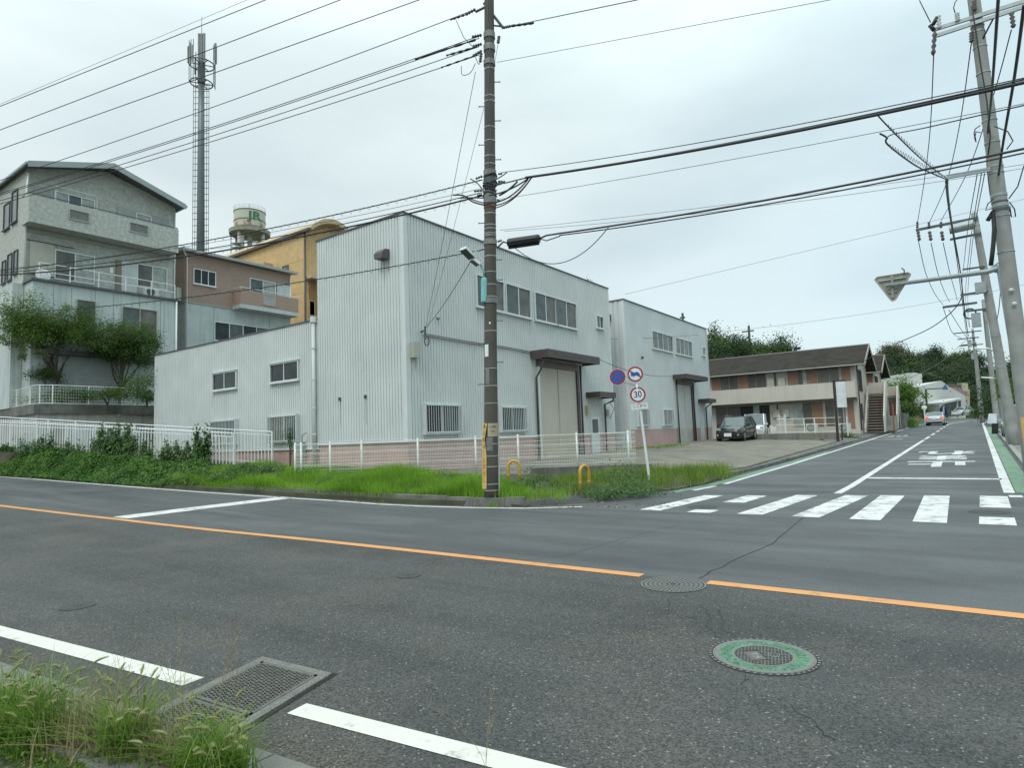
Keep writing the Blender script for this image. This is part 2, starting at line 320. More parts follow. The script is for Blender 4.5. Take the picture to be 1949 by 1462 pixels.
def zebra(b):
    for x0, sk, y0, y1, y2, y3 in ((-5.42, .42, 11.85, 14.9, 0, 0), (-3.47, .35, 11.85, 15.45, 0, 0), (-2.52, .36, 11.82, 15.65, 0, 0), (-1.61, .1, 11.8, 15.8, 0, 0), (-.72, .0, 11.8, 16.0, 0, 0), (.13, .1, 11.85, 12.75, 14.1, 16.15), (-4.4, .3, 11.8, 12.25, 13.6, 15.1)):
        for (a, c) in ((y0, y1), (y2, y3)):
            if c > a:
                f = lambda y: x0+sk*(y-11.85)/4; n = 4
                b.grid([[(f(a+(c-a)*k/n), a+(c-a)*k/n, HR(0, a+(c-a)*k/n)+.004), (f(a+(c-a)*k/n)+.45, a+(c-a)*k/n, HR(0, a+(c-a)*k/n)+.004)] for k in range(n+1)])
marking('zebra_crossing', paint('road_paint_zebra', (.74, .725, .69), .45), '', '', zebra)
def centre(b):
    ribbon(b, [(xc(y), y) for y in (16.0, 20, 30, 40, 45)], .17)
    for a, c in ((46.2, 50.5), (53, 57), (60, 64), (67, 70), (73, 76), (80, 100)): ribbon(b, [(xc(y), y) for y in np.linspace(a, c, 7)], .16)
    ribbon(b, [(xc(20.2)+.1, 20.2), (.78, 20.2)], .32)
    ribbon(b, [(xc(y)+3.12, y) for y in (16.9, 19.7, 21.5, 25, 40, 60, 85, 95, 105, 115, 125)], .19); ribbon(b, [(xc(16.2)+3.2, 16.0), (xc(16.2)+3.2, 16.4)], .22)
    ribbon(b, [(-5.75, 16.0), (-5.6, 17.3)], .15); ribbon(b, [(-5.55, 18.0), (-5.3, 25), (xc(34)-3.08, 34), (xc(50)-3.1, 50), (xc(70)-3.1, 70), (xc(90)-3.1, 90), (xc(105)-3.1, 105), (xc(120)-3.1, 120)], .15)
    ribbon(b, [(xc(96)+.3, 96), (xc(96)+3, 96)], .3); ribbon(b, [(-4.75, 47.3), (-3.0, 47.3)], .3)
marking('side_road_line', pwhite, '', '', centre)
def greens(b):
    ribbon(b, [(xc(y)+3.42, y) for y in (17.0, 19.5, 30, 45, 60, 70)], .36, .003); ribbon(b, [(-6.1, 15.4), (-5.82, 17.5), (-5.54, 25), (xc(34)-3.28, 34)], .3, .003)
marking('green_band', pgreen, '', '', greens)
def cracks(b):
    for pl in (((1530, 985), (1470, 1035), (1400, 1068), (1330, 1102)), ((1275, 1140), (1272, 1160), (1290, 1172), (1330, 1180)), ((1330, 1150), (1352, 1170), (1345, 1190), (1352, 1200), (1375, 1215)), ((1365, 1160), (1378, 1185), (1372, 1196), (1400, 1212)), ((1422, 1288), (1410, 1306)), ((1500, 1340), (1560, 1385), (1585, 1410)), ((1290, 1000), (1225, 1015), (1180, 1035)), ((900, 1075), (1060, 1062), (1200, 1022))):
        pts = [G(*p) for p in pl]; q = []
        for a, c in zip(pts[:-1], pts[1:]):
            n = 5; q += [a+(c-a)*k/n+np.array([RNG.normal(0, .016), RNG.normal(0, .016), 0]) for k in range(n)]
        q.append(pts[-1]); ribbon(b, q, .006 if pl[0][0] != 1530 else .018, .002, 9)
marking('road_crack', mat('crack_dark', (.03, .03, .028), .9, var=0), '', '', cracks)
# road lettering (real characters, laid flat)
def text_mesh(txt, h, extr=0.0, sx=1.0, bold=0.0, name='lettering', m=None, xf=None, parent=None, align='CENTER'):
    cu = bpy.data.curves.new('t', 'FONT'); cu.body = txt; cu.size = 1; cu.extrude = 0; cu.offset = bold; cu.align_x = align; cu.align_y = 'CENTER'; cu.resolution_u = 3
    to = bpy.data.objects.new('t', cu); COL.objects.link(to); dg = bpy.context.evaluated_depsgraph_get(); me = bpy.data.meshes.new_from_object(to.evaluated_get(dg)); bpy.data.objects.remove(to)
    for v in me.vertices: v.co = Vector(xf(v.co.x*h*sx, v.co.y*h, extr))
    o0 = ORG.get(parent.name, (0, 0, 0)) if parent else (0, 0, 0)
    for v in me.vertices: v.co -= Vector(o0)
    me.name = name; me.materials.clear(); me.materials.append(m); o = bpy.data.objects.new(name, me); COL.objects.link(o)
    if parent: o.parent = parent
    ORG[o.name] = o0; return o
# stop legend faces drivers coming towards us: upside down from here
for k, ch in enumerate('止まれ'):
    y0 = 24.6+k*3.1
    tag(text_mesh(ch, 1.0, 0, 2.05, .03, 'road_lettering', pwhite, lambda x, y, e, y0=y0: (-.72+.0205*(y0-20)-x, y0+1.2-y*2.75, HR(0, y0+1.2-y*2.75)+.005)), kind='structure')
tag(text_mesh('30', 1.0, 0, 1.5, .01, 'road_lettering', pworn, lambda x, y, e: (-3.75+x, 52.5+y*5.5, HR(0, 52.5+y*5.5)+.005)), kind='structure')
# ---- forecourt (old concrete lot) ----
FA, FB, FC = (-17.2, 12.6), (-10.15, 17.55), (-8.95, 18.95)      # mesh fence line
def lotz(x, y):
    zl = .52+.0125*(y-23); t = min(1, max(0, (-6.3-x)/7.)); return (1-t)*(r2(y)+.11)+t*zl
LX = [0, .03, .1, .2, .35, .5, .7, 1]
mb = MB(); rows = []
for y in (12.9, 14.85, 16.5, 17.6, 18.8, 19.5, 21, 23, 26, 30, 32, 36, 40, 44, 44.6):
    xr = -6.35 if y > 19 else FC[0]-(FC[1]-y)*.85 if y > 17.55 else FB[0]-(FB[1]-y)*1.42
    if y >= 18.55: xr = float(np.interp(y, [18.5, 19.1, 20, 21.4, 22.5], [-8.62, -7.7, -7.0, -6.45, -6.3]))
    xl = -34 if y > 30 and y < 32.3 else -16
    xl = min(xl, xr-1); rows.append([(xr, y, -.1)]+[(xr+(xl-xr)*t, y, lotz(xr+(xl-xr)*t, y)) for t in LX])
mb.grid(rows); struct(mb, 'forecourt', lotm)
mb = MB(); mb.grid([[(x, y, .62) for x in (-34, -15)] for y in (30.2, 32.3)]); struct(mb, 'alley', concd)
# kerb along the side road
mb = MB()
for k in range(24):
    y0, y1 = 19.6+k*1.0, 20.58+k*1.0
    xk = lambda y: xc(y)-3.62-max(0, (26-y))*.035
    mb.prism([(xk(y0), y0, r2(y0)-.05), (xk(y1), y1, r2(y1)-.05), (xk(y1)-.14, y1, r2(y1)-.05), (xk(y0)-.14, y0, r2(y0)-.05)], (0, 0, .05+(.10 if k % 7 else .13)))
struct(mb, 'kerb', concd)
# pavement strip between forecourt and kerb, and verge further up the road
mb = MB(); mb.grid([[(xk(y)-.1, y, r2(y)+.03), (-6.6 if y < 46 else xc(y)-6, y, r2(y)+.08 if y < 46 else r2(y)+.3)] for y in (19.6, 22, 26, 30, 36, 43, 46, 52, 60, 75, 90)]); struct(mb, 'verge_pavement', concd)
mb = MB(); mb.grid([[(xc(y)+3.86, y, r2(y)+.07 if y > 17.45 else -.1), (xc(y)+9, y, r2(y)+.09 if y > 17.45 else -.1)] for y in (17.4, 17.5, 22, 30, 40, 60, 80)]); struct(mb, 'right_verge', mat('verge_soil', (.22, .21, .18), .9, 0, .3, 2, dirt=.6, dcol=(.06, .07, .035)))
mb = MB()
for k in range(34):
    y0 = 17.2+k*1.0; x0 = xc(y0)+3.70; mb.prism([(x0, y0, r2(y0)), (x0+.02, y0+.97, r2(y0+1)), (x0+.17, y0+.97, r2(y0+1)), (x0+.15, y0, r2(y0))], (0, 0, .09))
struct(mb, 'right_kerb', conc)
# far side kerb of the main road and corner pavement
kp = [GR(*p) for p in ((430, 936), (520, 942), (600, 947), (700, 953), (800, 959), (900, 964), (960, 965), (1000, 964), (1040, 961))]
mb = MB()
for i in range(len(kp)-1):
    a, b = kp[i], kp[i+1]; n = max(1, int(np.linalg.norm(b-a)/.6)); h = lambda s: .20 if s < 6 else max(.05, .20-(s-6)*.09)
    for k in range(n):
        p = a+(b-a)*k/n; q = a+(b-a)*(k+.985)/n; t = (q-p)/np.linalg.norm(q-p); nn = np.array([-t[1], t[0], 0]); nn = nn if nn[1] > 0 else -nn; hh = h(i+k/n)+RNG.normal(0, .006)
        mb.add([p, q, q+nn*.17, p+nn*.17, p+nn*.02+(0, 0, hh), q+nn*.02+(0, 0, hh), q+nn*.17+(0, 0, hh), p+nn*.17+(0, 0, hh)], [(0, 1, 5, 4), (1, 2, 6, 5), (2, 3, 7, 6), (3, 0, 4, 7), (4, 5, 6, 7)])
struct(mb, 'far_kerb', concd)
GP = [(p[0]+RNG.normal(0, .3), p[1]+.14+abs(RNG.normal(0, .07)), 0) for p in [WL[3]+(WL[-1]-WL[3])*0+np.array([np.interp(t, range(len(WL)-3), [w_[0] for w_ in WL[3:]])-WL[3][0], np.interp(t, range(len(WL)-3), [w_[1] for w_ in WL[3:]])-WL[3][1], 0]) for t in RNG.uniform(0, len(WL)-4, 2600)]]
GP += [(x, yb(x)+.02+abs(RNG.normal(0, .10)), 0) for x in RNG.uniform(-7, .5, 2600)]+[(xc(y)-3.3-abs(RNG.normal(0, .08)), y, 0) for y in RNG.uniform(17, 45, 900)]
mb = MB()
for x, y, _z in GP:
    s_ = RNG.uniform(.004, .011); z = HR(x, y); a = RNG.uniform(0, 6); mb.add([(x+s_*cos(a+k*2.1), y+s_*sin(a+k*2.1), z+.002) for k in range(3)]+[(x, y, z+s_*.8)], [(0, 1, 3), (1, 2, 3), (2, 0, 3)])
o = mb.build('grit', mat('grit', (.16, .14, .11), .9, 0, .5, 40)); tag(o, 'fine grit and dirt gathered along the road edges', 'grit', kind='stuff')
mb = MB(); P = [(-13, 11.9), (-9.3, 11.75), G(1040, 962), G(1110, 958), G(1215, 951), (-6.6, 17), (-8.5, 19), (-13, 16)]
mb.prism([(p[0], p[1], -.02) for p in P], (0, 0, .028)); struct(mb, 'corner_pavement', asph3)
# bank between the road and the fences
FE1 = PY(445, 825, 13.3); FE0 = RP(0, 803, 29.6); FR1 = PY(518, 822, 14.3); FR0 = RP(0, 794, 30.4)
def fyl(x): return float(np.interp(x, [FE0[0]*1.6, FE0[0], FE1[0], -15], [FE0[1]-1.2, FE0[1], FE1[1], 13.6]))
def fzl(x): return float(np.interp(x, [FE0[0]*1.6, FE0[0], FE1[0], -13.5, -9], [FE0[2]-1.1, FE0[2]-1.35, FE1[2]-1.4, .5, .06]))
def bankz(x, y):
    y0 = y_far(x)+.32; t = min(1, max(0, (y-y0)/max(.8, fyl(x)-y0-.1))); base = r1(x)+(.0 if x < -22.3 else .14*min(1, max(.2, (-7.6-x)/1.5)))
    return base+(fzl(x)-base)*(t*t*(3-2*t))
mb = MB(); rows = []
for x in np.arange(-70, -7.9, 1.0):
    ye = 10.86 if x < -36 else 14.84 if x < -15 else float(np.interp(x, [-15, -12, -11, -10, -9, -8], [14.0, 16.0, 15.9, 14.8, 13.5, 12.2]))
    y0 = y_far(x)+.30
    rows.append([(x, y0, r1(x)-.2)]+[(x, y0+(ye-y0)*t, bankz(x, y0+(ye-y0)*t)-.02) for t in np.linspace(0, 1, 9)])
mb.grid(rows); struct(mb, 'bank', grass_g)
VF = [(-9.7, 14.5, .02), (-8.7, 14.2, .02), (-7.6, 14.3, .02), (-6.7, 15.0, .03), (-6.25, 16.2, .03), (-6.05, 18, .04), (-6.1, 20.2, .08)]
VB = [(-11.2, 16.7, .1), (-10.4, 17.2, .12), (-9.5, 17.9, .16), (-8.62, 18.5, .42), (-7.7, 19.1, .3), (-7.0, 20.0, .25), (-6.45, 21.4, .17)]
mb = MB(); rows = []
for p, q in zip(VF, VB):
    p, q = np.array(p), np.array(q); rows.append([(p[0], p[1], -.2)]+[tuple(p+(q-p)*t+np.array([0, 0, .10*sin(pi*t)])) for t in np.linspace(0, 1, 5)]+[(q[0], q[1], -.2)])
mb.grid(rows); struct(mb, 'verge', grass_g)

# ================= WAREHOUSES =================
def corr(mb, p0, p1, z0, z1, out, pitch=.144, dep=.034, gap=.046, z0b=None, z1b=None):
    p0 = np.array(p0, float); p1 = np.array(p1, float); Ln = np.linalg.norm(p1-p0); t = (p1-p0)/Ln; out = np.array(out, float); n = int(round(Ln/pitch)); pt = Ln/n
    z0b = z0 if z0b is None else z0b; z1b = z1 if z1b is None else z1b; prof = []
    for k in range(n):
        s = k*pt; prof += [(s, 0), (s+gap*.25, -dep), (s+gap*.75, -dep), (s+gap, 0)]
    prof.append((Ln, 0)); rows = []
    for s, d in prof:
        q = p0+t*s+out*d; f = s/Ln; rows.append([(q[0], q[1], z0+(z0b-z0)*f), (q[0], q[1], z1+(z1b-z1)*f)])
    mb.grid(rows)
class Wall:     # local frame on a vertical wall: s along, z up, d outwards
    def __init__(s, o, t, out): s.o = np.array((*o, 0.)); s.t = np.array((*t, 0.)); s.n = np.array((*out, 0.))
    def P(s, a, z, d): return s.o+s.t*a+s.n*d+np.array([0, 0, z])
    def box(s, mb, a0, a1, z0, z1, d0, d1):
        c = s.P((a0+a1)/2, (z0+z1)/2, (d0+d1)/2); mb.obox(c, s.t*(a1-a0)/2, s.n*(d1-d0)/2, (0, 0, (z1-z0)/2))
def window(W, root, a0, a1, z0, z1, panes=2, fr=.05, d=.07, fm=None, gm=None, sill=True, grille=0, name='window', mull=None, hood=False, pane_d=None):
    mb = MB(); W.box(mb, a0-fr, a1+fr, z1, z1+fr, -.03, d); W.box(mb, a0-fr, a1+fr, z0-fr, z0, -.03, d); W.box(mb, a0-fr, a0, z0, z1, -.03, d); W.box(mb, a1, a1+fr, z0, z1, -.03, d)
    for k in range(1, panes):
        a = a0+(a1-a0)*k/panes; W.box(mb, a-fr*.45, a+fr*.45, z0, z1, -.03, d-.012)
    if mull: [W.box(mb, a0, a1, z-.02, z+.02, -.03, d-.02) for z in mull]
    fo = mb.build(name, fm or alum, root)
    for k in range(panes):
        w_ = (a1-a0)/panes; g = MB(); dd = (.012 if k % 2 else .03); W.box(g, a0+w_*k+.006, a0+w_*(k+1)-.006, z0+.004, z1-.004, -.025, dd); g.build('pane', gm[k % len(gm)] if isinstance(gm, (list, tuple)) else (gm or glass), fo)
    if sill: s_ = MB(); W.box(s_, a0-fr-.03, a1+fr+.03, z0-fr-.055, z0-fr-.002, 0, d+.06); s_.build('sill', fm or alum, fo)
    if hood: s_ = MB(); W.box(s_, a0-fr-.03, a1+fr+.03, z1+fr+.002, z1+fr+.04, 0, d+.05); s_.build('hood', fm or alum, fo)
    if grille:
        g = MB(); n = int((a1-a0)/grille)
        for k in range(n+1):
            a = a0+(a1-a0)*k/n; g.tube([W.P(a, z0-.08, d+.09), W.P(a, z1+.06, d+.09), W.P(a, z1+.1, d+.04)], .011, 5)
        for z in (z0-.02, z1+.02): W.box(g, a0-.06, a1+.06, z-.02, z+.02, d+.075, d+.105)
        for a in (a0-.05, a1+.05): W.box(g, a-.015, a+.015, z0-.08, z1+.08, d-.02, d+.105)
        g.build('grille', alum, fo)
    return fo
def shutter(W, root, a0, a1, z0, z1, cm):
    mb = MB(); n = int((z1-z0)/.075)
    for k in range(n):
        za = z0+(z1-z0)*k/n; zb = z0+(z1-z0)*(k+1)/n; h = zb-za
        for (lo, hi, d0, d1) in ((0, .2, .0, .022), (.2, .8, .022, .022), (.8, 1, .022, .0)):
            mb.add([W.P(a0, za+h*lo, -.02+d0), W.P(a1, za+h*lo, -.02+d0), W.P(a1, za+h*hi, -.02+d1), W.P(a0, za+h*hi, -.02+d1)], [(0, 1, 2, 3)])
    o = mb.build('shutter', cm, root)
    p = MB(); am = a0+(a1-a0)*.5; W.box(p, am-.035, am+.035, z0, z1, -.01, .035); p.build('shutter_post', cm, o)
    p = MB(); W.box(p, a0-.1, a1+.1, z1, z1+.3, -.03, .1); p.build('shutter_box', mat('brown_grey', (.16, .14, .135), .5), o)
    for a, b_ in ((a0-.16, a0), (a1, a1+.18)):
        p = MB(); W.box(p, a, b_, z0-.3, z1, -.03, .09); p.build('jamb', brown if b_ > a1 else alum, o)
    return o
def canopy(W, root, a0, a1, z0, z1, d, name='canopy'):
    mb = MB(); W.box(mb, a0, a1, z1-.04, z1, 0, d); W.box(mb, a0, a1, z0, z1-.04, d-.06, d); W.box(mb, a0, a0+.06, z0, z1-.04, 0, d-.06); W.box(mb, a1-.06, a1, z0, z1-.04, 0, d-.06); W.box(mb, a0+.06, a1-.06, z0+.1, z0+.13, 0, d-.06)
    for z in (z0+.12, z0+.24): W.box(mb, a0-.012, a1+.012, z, z+.02, d, d+.012)
    return mb.build(name, brown, root)
def pipe(pts, r, m, root, name='downpipe', n=8): mb = MB(); mb.tube(pts, r, n); return mb.build(name, m, root, smooth=True)
XE, YE = -15.0, 14.85
We = Wall((XE, YE), (-1, 0), (0, -1)); Ws = Wall((XE, YE), (0, 1), (1, 0))      # end face (s grows to -x), long face (s grows to +y)
wh = thing('warehouse', (XE, YE, .4), 'tall pale corrugated metal warehouse with lean-to, beige shutter and pink base, on the corner', 'warehouse')
ZB, ZT, ZL = 1.6, 9.42, 6.33; YN = 30.3; XL, XLL = -19.75, -32.95
mb = MB(); corr(mb, (XL, YE), (XE-.15, YE), ZB, ZT, (0, -1)); corr(mb, (XE, YE+.2), (XE, YN-.1), ZB, ZT, (1, 0)); corr(mb, (XLL, YE), (XL, YE), ZB-.15, ZL, (0, -1))
mb.box(XL-.02, XL, YE+.03, YN, ZL-.3, ZT); mb.box(XL, XE, YN-.03, YN, ZB, ZT); mb.box(XLL, XLL+.02, YE+.03, YN, .4, ZL); mb.build('wall', siding, wh)
mb = MB(); mb.box(XE-.15, XE+.012, YE-.012, YE+.2, ZB-.02, ZT-.01); mb.box(XE-.05, XE+.01, YN-.1, YN+.012, ZB-.02, ZT); build_each(mb, 'corner_trim', flash, wh)
mb = MB(); mb.box(XL+.03, XE-.06, YE+.06, YN-.06, ZT-.28, ZT-.22); mb.box(XLL+.05, XL, YE+.05, YN, ZL-.3, ZL-.2); build_each(mb, 'roof', galv, wh)
mb = MB(); mb.box(XL-.04, XE+.04, YE-.04, YE+.05, ZT, ZT+.055); mb.box(XE-.05, XE+.04, YE+.051, YN+.04, ZT, ZT+.055); mb.box(XLL-.04, XL-.04, YE-.04, YE+.05, ZL, ZL+.05); mb.box(XL-.04, XL+.05, YE+.052, YN, ZT, ZT+.055); mb.box(XLL-.04, XLL+.05, YE+.052, YN, ZL, ZL+.05); build_each(mb, 'roof_trim', trimdk, wh)
mb = MB(); mb.box(XL, XE-.02, YE+.03, YE+.3, 0, ZB); mb.box(XE-.3, XE-.02, YE+.31, 22.72, 0, ZB); mb.box(XE-.3, XE-.02, 26.62, 27.55, 0, ZB); mb.box(XE-.3, XE-.02, 28.5, YN, 0, ZB); mb.box(XLL, XL-.02, YE+.03, YE+.3, 0, ZB-.15); build_each(mb, 'base', pink, wh)
mb = MB(); mb.box(XL, XE+.02, YE-.05, YE+.03, ZB-.09, ZB-.02); mb.box(XE-.03, XE+.05, YE+.031, 22.7, ZB-.09, ZB-.022); mb.box(XE-.03, XE+.05, 26.65, 27.5, ZB-.09, ZB-.022); mb.box(XE-.03, XE+.05, 28.6, YN, ZB-.09, ZB-.022); mb.box(XLL, XL-.01, YE-.04, YE+.03, ZB-.24, ZB-.16); build_each(mb, 'base_flashing', white, wh)
sy = lambda px, py=560: PX(px, py, XE)[1]-YE
for a, b in ((907, 957), (962, 1007)): window(Ws, wh, sy(a), sy(b), 6.76, 7.97, 2, gm=[glassg, glassb])
window(Ws, wh, sy(1018, 590), sy(1056, 590), 6.76, 7.97, 2, gm=[glassg, glassb]); window(Ws, wh, sy(1057.5, 595), sy(1095, 600), 6.76, 7.97, 2, gm=[glassg, glassb])
window(Ws, wh, 28.75-YE, 29.42-YE, 7.12, 7.7, 2, gm=[glassg, glass])
window(Ws, wh, 15.62-YE, 17.42-YE, 1.84, 2.76, 2, gm=[black, glassg], grille=.12); window(Ws, wh, 20.0-YE, 21.7-YE, 1.84, 2.74, 2, gm=[glass, glassg], grille=.12)
se = lambda x: XE-x
window(We, wh, se(-20.96), se(-22.78), 4.16, 4.84, 2, hood=True); window(We, wh, se(-25.38), se(-27.24), 4.16, 4.84, 2, hood=True)
window(We, wh, se(-20.98), se(-22.8), 1.75, 2.7, 2, gm=[glassg, glassb], grille=.11); window(We, wh, se(-25.3), se(-27.25), 1.75, 2.7, 2, gm=[glassg, glassb], grille=.11)
shutter(Ws, wh, 22.98-YE, 26.3-YE, .5, 4.62, shut); canopy(Ws, wh, 22.4-YE, 27.1-YE, 4.93, 5.28, .95)
canopy(Ws, wh, 27.25-YE, 29.0-YE, 3.34, 3.62, .8, 'door_canopy')
mb = MB(); Ws.box(mb, 27.6-YE, 28.45-YE, .45, 2.4, -.02, .04); d = mb.build('door', alum, wh); mb = MB(); Ws.box(mb, 27.72-YE, 28.33-YE, 1.55, 2.28, .04, .05); mb.build('pane', glassg, d)
pipe([(XE+.6, 22.55, 4.95), (XE+.5, 22.6, 4.6), (XE+.09, 22.68, 4.1), (XE+.09, 22.68, .4)], .045, brown, wh)
pipe([(XE+.1, 26.62, 4.9), (XE+.1, 26.62, .4)], .05, brown, wh)
pipe([(XE+.65, 28.95, 3.4), (XE+.65, 28.95, 3.2), (XE+.15, 28.95, 3.05), (XE+.15, 28.95, .4)], .05, brown, wh)
pipe([(XL-.12, YE-.1, ZL-.05), (XL-.12, YE-.1, .3)], .075, siding, wh)
mb = MB(); mb.cyl((XL-.12, YE-.1, ZL-.1), (XL-.12, YE-.1, ZL+.12), .12, .12)
for z in (5.2, 4.0, 2.9, 1.9): mb.cyl((XL-.12, YE-.1, z), (XL-.12, YE-.1, z+.05), .09, .09)
build_each(mb, 'pipe_collar', flash, wh)
def hood_vent(c, root):
    x, y, z = c; mb = MB(); mb.prism([(x-.2, y, z-.18), (x-.2, y-.35, z-.18), (x-.2, y-.35, z), (x-.2, y-.2, z+.15), (x-.2, y, z+.18)], (.4, 0, 0)); mb.build('vent_hood', mat('vent_grey', (.10, .095, .09), .5), root)
hood_vent((-15.9, YE-.01, 8.1), wh)
# service head, meter box and cables on the side wall
mb = MB(); Ws.box(mb, .18, .5, 4.38, 4.92, .02, .2); mb.build('meter_box', mat('box_beige', (.42, .42, .36), .5), wh)
mb = MB(); mb.cyl((XE, 15.6, 5.35), (XE+.22, 15.6, 5.35), .03); mb.cyl((XE+.2, 15.6, 5.05), (XE+.2, 15.6, 5.5), .035); mb.tube([(XE+.22, 15.65+.12*cos(t), 5.0+.17*sin(t)) for t in np.linspace(0, 2*pi, 13)], .02, 5); mb.build('service_head', steeld, wh)
for dz in (0, -.07):
    mb = MB(); mb.tube([(XE+.05, 15.7, 5.28+dz), (XE+.05, 18.0, 5.25+dz), (XE+.05, 20.6, 5.27+dz), (XE+.05, 22.3, 5.24+dz), (XE+.1, 23.2, 5.3+dz)], .018, 5); mb.build('wall_cable', cableg, wh)
mb = MB(); mb.sphere((XE+.06, 16.45, 5.95), .07); mb.build('wall_sensor', galv, wh)
for x in (-17.05, -18.45):
    mb = MB(); mb.box(x-.04, x+.04, YE-.07, YE, 3.12, 3.24); mb.build('gas_vent', steeld, wh)
    mb = MB(); mb.tube([(x, YE-.03, 3.1), (x, YE-.03, 2.2)], .012, 5); mb.build('vent_pipe', siding, wh)
mb = MB(); Ws.box(mb, 27.1-YE, 27.3-YE, 2.5, 2.95, 0, .15); mb.build('switch_box', mat('box_yellowish', (.45, .40, .24), .5), wh)
mb = MB(); Ws.box(mb, 29.25-YE, 29.5-YE, 2.45, 2.8, 0, .12); mb.build('switch_box', galv, wh)
mb = MB(); mb.tube([(XE+.2, 29.4, 3.2), (XE+.3, 29.7, 2.8), (XE+.1, 29.55, 2.3), (XE+.1, 29.4, 2.5)], .015, 5); mb.build('loose_wire', cablem, wh)
rr_ = mat('rust_run', (.34, .30, .26), .7, 0, .25, 8)
for W_, a, z, l_, w_ in ((We, .72, 7.88, .55, .07), (We, .95, 7.86, .9, .04), (We, 1.08, 7.87, .4, .05), (Ws, .25, 4.36, .7, .03), (Ws, .42, 4.36, .45, .05), (Ws, 3.98, 6.62, .6, .02), (Ws, 7.6, 6.62, .8, .025), (Ws, 11.7, 6.62, .5, .02), (We, 5.9, 4.0, .6, .02), (We, 12.3, 4.0, .7, .02), (Ws, 8.9, 5.2, .5, .03)):
    m_ = MB(); m_.add([W_.P(a, z, .003), W_.P(a+w_, z, .003), W_.P(a+w_*.75, z-l_*.6, .003), W_.P(a+w_*.45, z-l_, .003), W_.P(a+w_*.2, z-l_*.7, .003)], [(0, 1, 2, 3, 4)]); m_.build('rust_stain', rr_, wh)
# gas meter by the downpipe
mb = MB(); mb.box(-20.75, -20.45, YE-.3, YE-.08, 1.25, 1.65); mb.tube([(-20.7, YE-.2, .4), (-20.7, YE-.2, 1.3)], .025, 6); mb.tube([(-20.5, YE-.2, .4), (-20.5, YE-.2, 1.9), (-20.3, YE-.15, 2.0)], .025, 6); mb.build('gas_meter', galv, wh)

w2 = thing('warehouse', (XE, 32.15, .6), 'smaller grey-white warehouse behind the first, with a narrow beige shutter and pink base', 'warehouse')
Y2, Y2N, Z2T, Z2B = 32.15, 46.45, 9.12, 1.68
W2 = Wall((XE, Y2), (0, 1), (1, 0))
sid2 = mat('siding_paint_far', (.58, .605, .60), .5, 0, .07, .7, streak=.3, scol=(.42, .43, .41))
mb = MB(); corr(mb, (XE, Y2+.1), (XE, Y2N), Z2B, Z2T, (1, 0), .144, .008, .03); corr(mb, (XE-6, Y2), (XE-.1, Y2), .6, Z2T, (0, -1), .3, .05, .09); mb.box(XE-6, XE, Y2N-.03, Y2N+.03, .6, Z2T); mb.build('wall', [sid2], w2)
mb = MB(); mb.box(XE-.1, XE+.012, Y2-.012, Y2+.1, .6, Z2T); mb.box(XE-.04, XE+.03, Y2N, Y2N+.08, .6, Z2T); build_each(mb, 'corner_trim', flash, w2)
mb = MB(); mb.box(XE-6, XE-.1, Y2+.1, Y2N-.1, Z2T-.1, Z2T-.05); mb.build('roof', galv, w2)
mb = MB(); mb.box(XE-6, XE+.05, Y2-.05, Y2+.05, Z2T, Z2T+.06); mb.box(XE-.05, XE+.05, Y2+.051, Y2N+.08, Z2T, Z2T+.06); build_each(mb, 'roof_trim', trimdk, w2)
mb = MB(); mb.box(XE-.2, XE-.01, Y2+.1, 39.4, .3, Z2B); mb.box(XE-.2, XE-.01, 42.6, 43.9, .3, Z2B); mb.box(XE-.2, XE-.01, 44.75, Y2N, .3, Z2B); build_each(mb, 'base', mat('pink_paint', (.47, .32, .29), .7, 0, .06, 2, streak=.2, scol=(.33, .24, .22)), w2)
sz = lambda px, py: PX(px, py, XE)[1]-Y2
for a, b in ((1240, 1279), (1284, 1315)): window(W2, w2, sz(a, 645)+.05, sz(b, 645)-.05, 6.72, 7.75, 4, gm=[glassb, glassg])
window(W2, w2, 45.25-Y2, 45.85-Y2, 7.05, 7.6, 2, gm=[glassg]); window(W2, w2, 33.15-Y2, 34.6-Y2, 1.95, 2.85, 2, gm=[glassg, glassb], grille=.12); window(W2, w2, 36.9-Y2, 38.5-Y2, 1.95, 2.85, 2, gm=[glassg, glassb], grille=.12)
shutter(W2, w2, 39.75-Y2, 42.35-Y2, .7, 4.6, mat('shutter_grey', (.50, .49, .44), .5, 0, .08, 2, streak=.2)); canopy(W2, w2, 39.1-Y2, 43.3-Y2, 4.9, 5.2, .95); canopy(W2, w2, 43.75-Y2, 45.3-Y2, 3.45, 3.72, .8, 'door_canopy')
mb = MB(); W2.box(mb, 43.9-Y2, 44.7-Y2, .7, 2.5, -.02, .04); mb.build('door', alum, w2)
pipe([(XE+.1, 39.5, 4.8), (XE+.1, 39.5, .6)], .05, brown, w2); pipe([(XE+.1, 42.62, 4.8), (XE+.1, 42.62, .6)], .05, brown, w2); pipe([(XE+.6, 44.95, 3.45), (XE+.12, 45.0, 3.1), (XE+.12, 45.0, .6)], .05, brown, w2)
hood_vent((-16.0, Y2-.01, 8.2), w2)
mb = MB(); mb.sphere((XE+.06, 34.3, 5.95), .08); mb.build('wall_sensor', steeld, w2)
